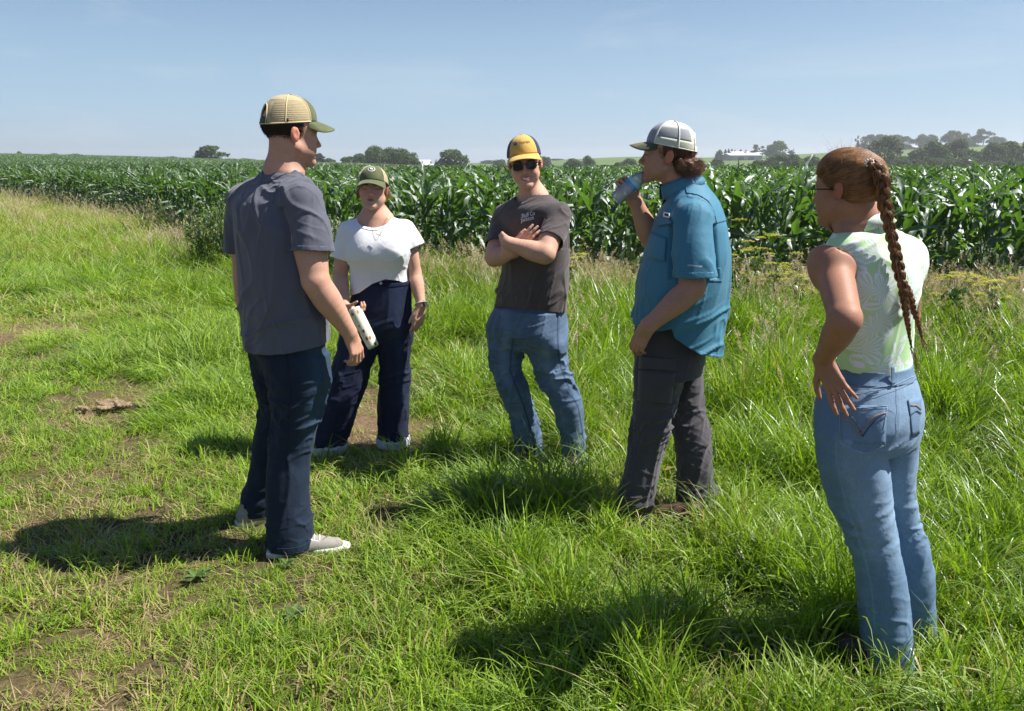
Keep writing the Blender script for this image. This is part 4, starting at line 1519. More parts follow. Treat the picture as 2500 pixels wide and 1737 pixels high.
class Head:
    """head frame: origin between the ear holes; x right, y forward, z up; s scale"""
    def __init__(s, O, yaw, pitch=0, roll=0, sc=1.0):
        s.O = np.asarray(O, float); s.R = rotm(yaw, pitch, roll); s.s = sc / 1000.0
    def w(s, *p): return s.O + s.R @ (np.array(p, float) * s.s)
    def ws(s, pts): return s.O + (np.asarray(pts, float) * s.s) @ s.R.T
    def loc(s, P_): return ((np.asarray(P_) - s.O) @ s.R) / s.s
    def ell(s, c, r): return Ell(s.w(*c), np.array(r, float) * s.s, s.R)
    def seg(s, a, b, ra, rb): return Seg(s.w(*a), s.w(*b), ra * s.s, rb * s.s)

    def build(s, F, neck_to, neck_r=(.055, .062), smile=0.0, female=False, jaw=1.0, mouth_open=0.0, ears=True):
        A, S = F.add, F.sub
        A(s.ell((0, -8, 46), (75, 94, 76)), .01)
        A(s.ell((0, 42, 38), (62, 50, 56)), .03)
        A(s.ell((0, 38, -28), (57 * jaw, 50, 66)), .03)
        for q in (-1, 1):
            A(s.seg((q * 52 * jaw, 4, -42), (q * 14, 74, -90), 17, 15), .03)
            A(s.ell((q * 43, 60, -12), (22, 24, 19)), .018)
            A(s.ell((q * 30, 58, -45), (28 + 4 * smile, 30, 30)), .02)
            A(s.seg((q * 40, 78, 22), (q * 8, 89, 17), 8, 8), .012)
        A(s.ell((0, 80, -92), (20 if not female else 16, 15, 14)), .016)
        for q in (-1, 1):
            S(s.ell((q * 32, 101, 5), (16, 17, 10)), .007)
            A(s.ell((q * 31, 77, 4), (15, 13, 11)), .004)
        A(s.seg((0, 80, 16), (0, 90, -26), 9, 11), .010)
        A(s.seg((0, 89, 14), (0, 108, -24), 6.5, 9), .010)
        A(s.ell((0, 109, -28), (10.5, 11, 8.5)), .007)
        for q in (-1, 1):
            A(s.ell((q * 11.5, 99, -31), (8, 11, 7.5)), .005)
            S(s.ell((q * 6.5, 106, -37), (3.4, 6, 3.4)), .002)
        zc = -58
        if smile > 0:
            for k in range(7):   # curved open smile
                x = (k - 3) / 3.0
                S(s.ell((x * 23, 101 - 9 * x * x, zc - 1 + 6 * x * x), (6, 13, 6.5 * (1 - .55 * x * x))), .004)
            for k in range(9):
                x = (k - 4) / 4.0
                A(s.ell((x * 25, 93 - 10 * x * x, zc + 8 + 5 * x * x), (7, 7, 3.2)), .004)
                A(s.ell((x * 22, 92 - 9 * x * x, zc - 9.5 + 7 * x * x), (7, 8, 4.2)), .004)
            for q in (-1, 1):
                A(s.ell((q * 40, 72, -34), (17, 18, 17)), .012)
        else:
            A(s.ell((0, 91, zc + 5.5), (22, 10, 5)), .006)
            A(s.ell((0, 90, zc - 6), (19, 10.5, 5.8)), .006)
            S(s.ell((0, 106, zc), (23, 15, 1.2 + mouth_open * 4)), .0025)
        if ears:
            for q in (-1, 1):
                M = s.R @ rotm(q * .38, 0, 0) if False else s.R
                A(s.ell((q * 77, -8, 2), (6.5, 17, 29)), .006)
                A(s.ell((q * 82, -14, 8), (5.5, 14, 22)), .004)
                S(s.ell((q * 87, -4, 4), (6, 8.5, 16)), .003)
        # neck
        nb = np.asarray(neck_to, float)
        A(Seg(s.w(0, -22, -40), nb, neck_r[0], neck_r[1]), .03)
        A(Seg(s.w(0, -2, -58), nb + s.R @ np.array([0, .010, .0]), neck_r[0] * .78, neck_r[1] * .8), .025)
        return s


def hand(F, wrist, d, thumb, right, curl=(.4, .45, .5, .55), spread=.06, tb=(.7, .35), sc=1.0, wr=.027, mask=None):
    """five-fingered hand growing from the wrist along d, thumb on the side `thumb`; returns finger tips"""
    d = unit(d); L = np.asarray(thumb, float); L = unit(L - d * (L @ d))
    n = np.cross(L, d) if right else np.cross(d, L)       # palm faces n
    w = np.asarray(wrist, float); m = sc / 1000
    B = np.stack([L, n, d], 1)
    def pt(l, nn, dd): return w + (L * l + n * nn + d * dd) * m
    F.add(Seg(w, pt(0, 0, 20), wr, wr * .95, (n, .72)), .012, 1)
    for k, (l0, l1, e) in enumerate([(16, 27, 86), (7, 9, 90), (-3, -9, 87), (-13, -26, 79)]):
        F.add(Seg(pt(l0, 0, 14), pt(l1, 0, e), 14.5 * m, 11 * m, (n, .85)), .008, 1)
    F.add(Ell(pt(20, 9, 38), np.array([15, 12, 26]) * m, B), .010, 1)
    F.add(Ell(pt(-17, 7, 38), np.array([12, 11, 28]) * m, B), .010, 1)
    tips = []
    Ls = [(40, 24, 20), (44, 27, 21), (41, 26, 20), (32, 20, 18)]
    for k, (l1, e) in enumerate([(27, 86), (9, 91), (-9, 88), (-26, 79)]):
        p = pt(l1, 0, e); a = (1.5 - k) * spread
        c = curl[k] if not isinstance(curl, (int, float)) else curl
        c3 = c if isinstance(c, tuple) else (c * .8, c * 1.25, c * .8)
        base = unit(d * cos(a) + L * sin(a))
        ang = 0; r0 = [9.4, 9.6, 9.2, 8.2][k]
        for j in range(3):
            ang += c3[j]
            q = p + (base * cos(ang) + n * sin(ang)) * Ls[k][j] * m
            F.add(Seg(p, q, (r0 - j * .9) * m, (r0 - (j + 1) * .9) * m), .0035, 1)
            p = q
        tips.append(p)
    ab, fx = tb
    p = pt(24, 4, 22)
    dr = unit(d * cos(ab) + L * sin(ab) + n * fx * .5)
    q = p + dr * 42 * m; F.add(Seg(p, q, 14 * m, 11 * m), .008, 1)
    dr2 = unit(d * cos(ab * .55) + L * sin(ab * .55) + n * fx * 1.0)
    q2 = q + dr2 * 32 * m; F.add(Seg(q, q2, 10.5 * m, 9.5 * m), .003, 1)
    dr3 = unit(dr2 + n * fx * .5 - L * .15)
    q3 = q2 + dr3 * 24 * m; F.add(Seg(q2, q3, 9.3 * m, 7.6 * m), .003, 1)
    tips.append(q3)
    return tips, n


def hw(px, y, z):
    """metres spanned by px photo pixels at that place"""
    return px * (y * CP - (z - CAMZ) * SP) / FPX


def row(uL, uR, v, y, yaw, ratio=.66):
    """torso section from its left and right outline in the photograph"""
    c = P((uL + uR) / 2, v, y)
    w = hw(uR - uL, y, c[2]) / 2
    a = w / sqrt(cos(yaw) ** 2 + (ratio * sin(yaw)) ** 2)
    return (c[0], c[1], c[2], a, a * ratio)


def legpath(rows):
    """rows (uL, uR, v, y) -> points and radii"""
    pts = []; rad = []
    for uL, uR, v, y in rows:
        c = P((uL + uR) / 2, v, y); pts.append(c); rad.append(hw(uR - uL, y, c[2]) / 2)
    return np.array(pts), np.array(rad)


def shoe(parent, origin, heel, toe, mats, w=.048, h=.075, laces=False):
    """low shoe: upper and sole, standing on z = heel z"""
    heel = np.asarray(heel, float); toe = np.asarray(toe, float); ax = toe - heel; L = np.linalg.norm(ax); ax = ax / L
    up = np.array([0, 0, 1.0])
    def pt(t, z): return heel + ax * L * t + up * z
    F = Field()
    F.add(Seg(pt(.12, .036), pt(.42, .036), .034, .038), .01)
    F.add(Seg(pt(.42, .034), pt(.85, .026), .040, .029), .02)
    F.add(Seg(pt(.13, .045), pt(.20, h), .033, .036), .02)
    F.add(Seg(pt(.20, h), pt(.46, .058), .034, .028), .02)
    F.add(Seg(pt(.46, .054), pt(.70, .036), .028, .026), .02)
    Fshoe = F
    V, Q = F.mesh(.004, 2)
    side = np.cross(ax, up)
    V = V + side * ((V - heel) @ side)[:, None] * (w / .042 - 1)
    V[:, 2] = np.maximum(V[:, 2], heel[2] + .012)
    T = tri(Q)
    z = V[:, 2] - heel[2]
    Vu, Tu = clip(V, T, .020 - z)
    sh_ = cloth(parent, 'shoe', Vu, Tu, mats[0], origin, 0)
    # sole: outline slab
    t = np.linspace(0, 1, 14); wd = w * np.array([.55, .78, .84, .82, .76, .72, .74, .82, .92, .98, .96, .86, .66, .34])
    ring = [heel + ax * L * (tt * 1.02 - .0) + side * s_ for tt, s_ in list(zip(t, wd)) + list(zip(t[::-1], -wd[::-1]))]
    ring = np.array(ring); m = len(ring)
    V = []; 
    for zz, k in ((-.004, .94), (.004, 1.0), (.022, 1.0), (.027, .95)):
        c = ring.mean(0); V.append(c + (ring - c) * [k, k, 1] + up * zz)
    V = np.concatenate(V + [[ring.mean(0) + up * .027], [ring.mean(0) - up * .004]])
    i = np.arange(m); j = (i + 1) % m
    Qs = np.concatenate([np.stack([i + a * m, j + a * m, j + (a + 1) * m, i + (a + 1) * m], 1) for a in range(3)])
    Ts = np.concatenate([np.stack([i + 3 * m, j + 3 * m, np.full(m, 4 * m)], 1), np.stack([j, i, np.full(m, 4 * m + 1)], 1)])
    o = meshobj('sole', V - origin, [Qs, Ts], mats[1], sh_)
    if laces:
        def top(t_, sd, extra=.0015):      # drop onto the upper
            q = heel + ax * L * t_ + side * sd + up * .16
            for _ in range(60): q = q - up * max(0.0, min(.01, float(F.eval(q[None])[0]) - extra)); 
            return q
        F = Fshoe
        mb = MB()
        for k in range(5):
            t_ = .40 + k * .062
            mb.tube([top(t_, sd) for sd in np.linspace(-.026, .026, 9)], .0026, 5)
        for q in (-1, 1):
            mb.tube([top(.40 + .062 * k, q * .026, .001) for k in range(5)], .0018, 5)
        t0_ = top(.40, 0); mb.tube([t0_, t0_ + side * .022 + up * .008, t0_ + side * .040 - up * .012 + ax * .01, t0_ + side * .028 + ax * .02 - up * .01, t0_], .002, 5)
        mb.tube([t0_, t0_ - side * .02 + up * .006, t0_ - side * .038 - up * .014 + ax * .012], .002, 5)
        mb.V = [v - origin for v in mb.V]
        mb.build('shoelace', mats[2], sh_)
        # dark stitched seams round toe cap and heel
        mb = MB()
        for t_ in (.74, .26):
            mb.tube([top(t_ - .10 * abs(sd) / .04, sd, .0006) for sd in np.linspace(-.036, .036, 15)], .0013, 4)
        mb.V = [v - origin for v in mb.V]; mb.build('shoe_seam', M_INK, sh_)


def text_geo(s, size=1.0):
    """2D glyph mesh of a string"""
    cu = bpy.data.curves.new('text', 'FONT'); cu.body = s; cu.size = size; cu.align_x = 'CENTER'; cu.align_y = 'CENTER'; cu.resolution_u = 3
    o = bpy.data.objects.new('text', cu)
    me = o.to_mesh()
    bm = bmesh.new(); bm.from_mesh(me)
    bmesh.ops.triangulate(bm, faces=bm.faces[:])
    bmesh.ops.subdivide_edges(bm, edges=[e for e in bm.edges if e.calc_length() > size * .12], cuts=1)
    bmesh.ops.triangulate(bm, faces=bm.faces[:])
    V = np.array([v.co[:] for v in bm.verts]); T = np.array([[v.index for v in f.verts] for f in bm.faces])
    bm.free(); o.to_mesh_clear(); bpy.data.objects.remove(o)
    return V, T


class Cap:
    """baseball cap fitted to a Head; theta 0 faces forward, positive to the wearer's right"""
    def __init__(s, H, rx=82, ry=101, top=140, base=38, tilt=-.10, cy=-4, front_full=1.0):
        s.H = H; s.rx, s.ry, s.top, s.base, s.tilt, s.cy, s.ff = rx, ry, top, base, tilt, cy, front_full
    def pt(s, th, ph, off=0.0):
        """th azimuth, ph 0 at the rim .. 1 at the button; head coordinates in mm"""
        th = np.asarray(th, float); ph = np.asarray(ph, float)
        e = ph * pi / 2
        front = np.clip(np.cos(th), 0, 1) ** 2 * s.ff
        rad = np.cos(e) ** (.80 - .12 * front); zz = np.sin(e) ** (.98 + .0 * front)
        # gentle panels
        rad = rad * (1 - .012 * np.abs(np.sin(3 * th)) * np.sin(2 * e))
        x = (s.rx + off) * rad * np.sin(th); y = s.cy + (s.ry + off) * rad * np.cos(th)
        z0 = s.base + y * -s.tilt * -1.0 * -1.0
        z0 = s.base + (y - s.cy) * (-s.tilt)
        z = z0 + (s.top + off - s.base) * zz * (1 - .0 * rad) - (y - s.cy) * (-s.tilt) * (zz)
        return np.stack([x, y, z], -1)
    def panel(s, name, t0, t1, p0, p1, mat, parent, origin, off=0.0, n=28, m=18, thick=.0018, p0f=None):
        th = np.linspace(t0, t1, n); ph = np.linspace(0, 1, m)
        TH, PH = np.meshgrid(th, ph, indexing='ij')
        lo = p0 if p0f is None else p0f(TH)
        PH = lo + (p1 - lo) * PH
        V = s.H.ws(s.pt(TH, PH, off).reshape(-1, 3))
        i = (np.arange(n - 1)[:, None] * m + np.arange(m - 1)[None]).ravel()
        Q = np.stack([i, i + m, i + m + 1, i + 1], 1)[:, ::-1]
        if t1 < t0: Q = Q[:, ::-1]
        o = meshobj(name, V - origin, Q, mat, parent)
        md = o.modifiers.new('thickness', 'SOLIDIFY'); md.thickness = thick; md.offset = 0
        return o
    def brim(s, mat, parent, origin, L=68, half=1.02, arch=26, drop=.18, under=None):
        n, m = 31, 12
        a = np.linspace(-half, half, n); t = np.linspace(0, 1, m)
        Aa, Tt = np.meshgrid(a, t, indexing='ij')
        b = s.pt(Aa, 0 * Aa)
        k = np.sqrt(np.clip(1 - (Aa / half) ** 2, 0, 1)) ** .75
        ext = Tt * L * k
        ang = Aa * .42
        x = b[..., 0] + ext * np.sin(ang); y = b[..., 1] + ext * np.cos(ang)
        z = b[..., 2] - drop * ext - 1 - arch * (np.abs(x) / s.rx) ** 2.1 * (Tt * .75 + .0) - 8 * (Tt ** 2) * .6
        V = np.stack([x, y, z], -1).reshape(-1, 3)
        nn = len(V)
        top = V + [0, 0, 1.6]; bot = V - [0, 0, 1.6]
        W_ = s.H.ws(np.concatenate([top, bot]))
        i = (np.arange(n - 1)[:, None] * m + np.arange(m - 1)[None]).ravel()
        Q = np.stack([i, i + 1, i + m + 1, i + m], 1)
        Qt = Q; Qb = Q[:, ::-1] + nn
        e = np.arange(n - 1) * m + m - 1
        Qe = np.stack([e, e + m, e + m + nn, e + nn], 1)[:, ::-1]
        F_ = np.concatenate([Qt, Qb, Qe])
        mi = np.r_[np.zeros(len(Qt)), np.ones(len(Qb)), np.zeros(len(Qe))]
        return meshobj('brim', W_ - origin, F_, [mat, under or mat], parent, midx=mi)
    def line(s, pts_tp, r, mat, parent, origin, name='seam', off=1.2):
        tp = np.asarray(pts_tp, float)
        V = s.H.ws(s.pt(tp[:, 0], tp[:, 1], off))
        mb = MB(); mb.tube(V - origin, r, 5); return mb
    def button(s, mat, parent, origin):
        c = s.H.ws(s.pt(np.array([0.0]), np.array([1.0]), 1))[0]
        mb = MB(); a = np.linspace(0, pi, 6)
        M = np.eye(4); M[:3, :3] = s.H.R; M[:3, 3] = c - origin
        mb.lathe([(.0075 * sin(x) + 1e-4, .004 * cos(x)) for x in a[::-1]], 12, M)
        return mb.build('button', mat, parent)
    def decal(s, V2, T, th0, ph0, sc, name, mat, parent, origin, off=2.2, flat=True):
        """flat glyphs wrapped onto the crown around (th0, ph0); sc metres per unit"""
        th = th0 + V2[:, 0] * sc * 1000 / (s.rx * .96); ph = ph0 + V2[:, 1] * sc * 1000 / ((s.top - s.base) * 1.35)
        V = s.H.ws(s.pt(th, ph, off))
        return meshobj(name, V - origin, T, mat, parent, smooth=False)


def hairs(name, paths, r, mat, parent, origin, taper=.35):
    """paths (n, m, 3) world -> a curves object of fine hairs"""
    paths = np.asarray(paths, np.float32)
    n, m = paths.shape[:2]
    cu = bpy.data.hair_curves.new(name)
    cu.add_curves([m] * n)
    cu.attributes['position'].data.foreach_set('vector', (paths - np.asarray(origin, np.float32)).astype(np.float32).ravel())
    ra = cu.attributes.get('radius') or cu.attributes.new('radius', 'FLOAT', 'POINT')
    rr = np.tile(np.linspace(1, taper, m), n) * np.repeat(np.random.default_rng(3).uniform(.7, 1.3, n), m) * r
    ra.data.foreach_set('value', rr.astype(np.float32))
    cu.materials.append(mat)
    o = bpy.data.objects.new(name, cu)
    return link(o, parent)


# ------------------------------------------------------------------ materials of the figures
def skin_mat(name, base, lip=(.42, .16, .13), brow_mouthdark=(.05, .03, .02), rough=.62, spec=.24):
    t = NT(name)
    b = t.n('BsdfPrincipled')
    vec = t.coord()
    n1 = t.noise(14, 4, .6, vec); n2 = t.noise(900, 2, .5, vec)
    c1 = tuple(x * .86 for x in base); c2 = (min(1, base[0] * 1.10), base[1] * 1.02, base[2] * .98)
    r = t.ramp(n1, 'Fac', [(.3, c1), (.7, c2)])
    def A(nm): return t.n('Attribute', attribute_name=nm)
    n5 = t.noise(260, 3, .7, vec)
    fr_ = t.ramp(n5, 'Fac', [(.30, .80), (.50, 1.0), (.72, 1.08)])
    r = t.mix(1.0, (r, 'Color'), (fr_, 'Color'), 'MULTIPLY')
    c = t.mix((A('flush'), 'Fac'), (r, 'Color'), (base[0] * 1.12, base[1] * .66, base[2] * .6))
    c = t.mix((A('lip'), 'Fac'), (c, 'Color'), lip)
    c = t.mix((A('beard'), 'Fac'), (c, 'Color'), tuple(x * .35 for x in base))
    c = t.mix((A('brow_mouthdark'), 'Fac'), (c, 'Color'), brow_mouthdark)
    t.l(c, 'Color', b, 'Base Color')
    b.inputs['Roughness'].default_value = rough; b.inputs['Specular IOR Level'].default_value = spec
    b.inputs['Subsurface Weight'].default_value = .07
    b.inputs['Subsurface Radius'].default_value = (.9, .35, .2)
    b.inputs['Subsurface Scale'].default_value = .008
    t.l(t.bump(n2, 'Fac', .22, .001, t.bump(n5, 'Fac', .15, .0015)), 'Normal', b, 'Normal')
    return t.done(b)


def weave_mat(name, col, rough=.85, var=.10, wscale=1400, bump=.25, sheen=.2, spec=.2, mottled=6, attr_mix=None):
    t = NT(name)
    b = t.n('BsdfPrincipled'); vec = t.coord()
    n1 = t.noise(mottled, 5, .65, vec); n2 = t.noise(wscale, 2, .6, vec); n3 = t.noise(70, 4, .6, vec)
    r = t.ramp(n1, 'Fac', [(.3, tuple(x * (1 - var) for x in col)), (.7, tuple(min(1, x * (1 + var)) for x in col))])
    s = t.ramp(n2, 'Fac', [(.3, .82), (.7, 1.12)])
    c = t.mix(1.0, (r, 'Color'), (s, 'Color'), 'MULTIPLY')
    if attr_mix:
        for nm, cc in attr_mix:
            a = t.n('Attribute', attribute_name=nm); c = t.mix((a, 'Fac'), (c, 'Color'), cc)
    t.l(c, 'Color', b, 'Base Color')
    b.inputs['Roughness'].default_value = rough; b.inputs['Specular IOR Level'].default_value = spec
    b.inputs['Sheen Weight'].default_value = sheen; b.inputs['Sheen Roughness'].default_value = .5
    bp = t.bump(n3, 'Fac', .25, .004)
    t.l(t.bump(n2, 'Fac', bump, .0008, bp), 'Normal', b, 'Normal')
    return t.done(b)


def denim_mat(name, dark, light, fade_attr=True, rough=.85):
    """dark base faded to light where the 'fade' attribute says, with slubby vertical grain"""
    t = NT(name)
    b = t.n('BsdfPrincipled')
    v1 = t.coord((1, 1, .12)); v2 = t.coord()
    n1 = t.noise(500, 3, .6, v1); n2 = t.noise(9, 5, .6, v2); n3 = t.noise(60, 4, .6, v2)
    a = t.n('Attribute', attribute_name='fade')
    m = t.n('Math', operation='MULTIPLY_ADD', use_clamp=True); t.l(n2, 'Fac', m, 0); m.inputs[1].default_value = .6; m.inputs[2].default_value = -.30
    m2 = t.n('Math', operation='ADD', use_clamp=True); t.l(m, 0, m2, 0); t.l(a, 'Fac', m2, 1)
    c = t.mix((m2, 0), dark, light)
    s = t.ramp(n1, 'Fac', [(.3, .84), (.7, 1.16)])
    c = t.mix(1.0, (c, 'Color'), (s, 'Color'), 'MULTIPLY')
    st = t.n('Attribute', attribute_name='stitch')
    c = t.mix((st, 'Fac'), (c, 'Color'), tuple(min(1, x * 1.9) for x in light))
    dk = t.n('Attribute', attribute_name='seamdark')
    c = t.mix((dk, 'Fac'), (c, 'Color'), tuple(x * .55 for x in dark))
    t.l(c, 'Color', b, 'Base Color')
    b.inputs['Roughness'].default_value = rough; b.inputs['Specular IOR Level'].default_value = .2
    b.inputs['Sheen Weight'].default_value = .03
    bp = t.bump(n3, 'Fac', .3, .004)
    t.l(t.bump(n1, 'Fac', .35, .0008, bp), 'Normal', b, 'Normal')
    return t.done(b)


def hair_mat(name, c1, c2, rough=.50):
    t = NT(name)
    b = t.n('BsdfPrincipled')
    hi = t.n('HairInfo'); geo = t.n('NewGeometry')
    n1 = t.noise(30, 3, .6); t.l(geo, 'Position', n1, 'Vector')
    ad = t.n('Math', operation='MULTIPLY_ADD', use_clamp=True); t.l(hi, 'Random', ad, 0); ad.inputs[1].default_value = .6; 
    m = t.n('Math', operation='MULTIPLY_ADD', use_clamp=True); t.l(n1, 'Fac', m, 0); m.inputs[1].default_value = 1.0; m.inputs[2].default_value = -.35
    t.t.links.new(m.outputs[0], ad.inputs[2])
    r = t.ramp(ad, 0, [(0, c1), (.9, c2)])
    t.l(r, 'Color', b, 'Base Color')
    b.inputs['Roughness'].default_value = rough; b.inputs['Specular IOR Level'].default_value = .35
    b.inputs['Anisotropic'].default_value = .5
    return t.done(b)


def feature_attrs(H, V, female=False, beard=0.0, brow_mouthdark=True, lipw=1.0, smile=0.0, beard_lo=-100):
    """colour regions of the face, by place on the head"""
    q = H.loc(V)
    x, y, z = q.T
    near = (np.abs(x) < 110) & (np.abs(y) < 140) & (z > -130) & (z < 130)
    zc = -58 + 6 * smile * (x / 23) ** 2
    ld = ((x / (24 + 3 * smile)) ** 2 + ((z - zc) / (9.5 + 3 * smile)) ** 2)
    lip = (1 - smooth01(.6, 1.15, ld)) * (y > 78) * near * lipw
    bx = np.abs(x)
    bz = 23 + 4 * np.sin(np.clip((bx - 12) / 34, 0, 1) * pi * .8)
    br = (1 - smooth01(.5, 1.2, ((z - bz) / 4.2) ** 2 + ((bx - 30) / 20) ** 4)) * (y > 60) * near * (1.0 if brow_mouthdark else 0)
    if female:
        br = np.maximum(br, (1 - smooth01(.5, 1.3, (x / 17) ** 2 + ((z + 58) / 2.6) ** 2)) * (y > 80) * near)  # shade inside the parted mouth, painted in with the eyebrow colour
    ear = smooth01(70, 78, bx) * near * (np.abs(z) < 40) * (np.abs(y + 8) < 28)
    nose = (1 - smooth01(.5, 1.6, ((x / 16) ** 2 + ((z + 26) / 14) ** 2))) * (y > 90) * near
    cheek = (1 - smooth01(.3, 1.3, ((bx - 40) / 20) ** 2 + ((z + 22) / 18) ** 2)) * (y > 40) * near
    flush = np.clip(ear * .75 + nose * .4 + cheek * .35, 0, 1)
    bd = smooth01(-30, -58, z + .25 * np.abs(y - 60) * 0) * (z > beard_lo - 25) * (y > -5) * near * beard
    bd = bd * smooth01(-140, -100, z) * (.6 + .4 * vnoise(V * 700, 3))
    return {'lip': lip * 1.0, 'brow_mouthdark': br * .85, 'flush': flush, 'beard': np.clip(bd, 0, 1)}
# ------------------------------------------------------------------ the five people
M_SKIN_A = skin_mat('skin_light_tan', (.54, .31, .225))
M_SKIN_B = skin_mat('skin_fair_tan', (.57, .34, .25), lip=(.45, .17, .16))
M_SKIN_C = skin_mat('skin_fair', (.57, .34, .25))
M_SKIN_D = skin_mat('skin_tan', (.43, .235, .165))
M_SKIN_E = skin_mat('skin_bronzed', (.37, .19, .125), rough=.55, spec=.28)
M_TEE_A = weave_mat('slate_grey_jersey', (.095, .099, .130), var=.06)
M_TEE_B = weave_mat('white_jersey', (.80, .80, .83), var=.02)
M_TEE_C = weave_mat('faded_charcoal_jersey', (.078, .066, .066), var=.14)
M_SHIRT_D = weave_mat('teal_blue_poplin', (.052, .185, .280), var=.06, rough=.6, sheen=.1)
M_PANTS_D = weave_mat('charcoal_trouser_cloth', (.058, .052, .062), var=.10, rough=.7)
M_JEANS_A = denim_mat('dark_indigo_denim', (.010, .018, .036), (.05, .10, .165))
M_JEANS_B = denim_mat('deep_indigo_denim', (.009, .013, .036), (.035, .055, .12))
M_JEANS_C = denim_mat('mid_blue_denim', (.014, .034, .078), (.17, .25, .37))
M_JEANS_E = denim_mat('light_blue_denim', (.060, .125, .22), (.26, .37, .50))
M_FRAY = simple('frayed_white_denim', (.62, .66, .72), .9, var=.25, scale=60, bump=.6, bscale=300, bdist=.004)
M_HAIR_A = hair_mat('dark_brown_hair', (.018, .012, .009), (.05, .032, .022))
M_HAIR_D = hair_mat('brown_hair', (.030, .014, .008), (.30, .13, .055))
M_HAIR_E = hair_mat('golden_brown_hair', (.045, .020, .009), (.42, .20, .07))
M_HAIR_C = hair_mat('reddish_brown_hair', (.04, .02, .012), (.10, .05, .03))
M_OLIVE = weave_mat('washed_olive_canvas', (.100, .115, .050), var=.22, mottled=30)
M_OLIVED = weave_mat('dark_olive_canvas', (.060, .075, .045), var=.2, mottled=30)
M_MESHT = weave_mat('tan_cap_mesh', (.42, .345, .20), var=.15, wscale=900, bump=.9)
M_MESHW = weave_mat('cream_cap_mesh', (.66, .65, .56), var=.04, wscale=900, bump=.9)
M_GREYCAP = weave_mat('slate_cap_canvas', (.24, .25, .30), var=.10)
M_YELLOW = weave_mat('mustard_cap_canvas', (.62, .38, .09), var=.06)
M_NAVY = weave_mat('navy_cap_mesh', (.02, .025, .085), var=.1)
M_INK = simple('dark_thread', (.015, .012, .03), .7)
M_PURPLE = simple('purple_thread', (.05, .035, .22), .7)
M_WTHREAD = simple('white_thread', (.80, .80, .80), .7)
M_BLACK = simple('black_cloth', (.012, .012, .014), .8)
M_SUEDE = simple('greige_suede', (.27, .25, .225), .9, var=.14, scale=40, bump=.4, bscale=500)
M_SOLEW = simple('off_white_rubber', (.62, .62, .60), .6, var=.06)
M_BOOT = simple('brown_leather', (.085, .045, .027), .6, var=.2, scale=30)
M_BOOTD = simple('dark_brown_leather', (.035, .02, .018), .5, var=.2, scale=30)
M_DSOLE = simple('dark_rubber', (.02, .02, .02), .7)
M_LENS = simple('dark_sunglass_lens', (.006, .006, .007), .12, spec=.35)
M_TORT = simple('tortoiseshell_frame', (.10, .04, .015), .25, var=.5, scale=120)
M_GOLD = simple('gold_chain', (.75, .52, .25), .25, metal=1.0)
M_TEETH = simple('teeth', (.72, .70, .64), .3)
M_LASH = simple('dark_lashes', (.015, .010, .008), .7)
M_STEEL = simple('brushed_steel', (.45, .45, .46), .3, metal=1.0)


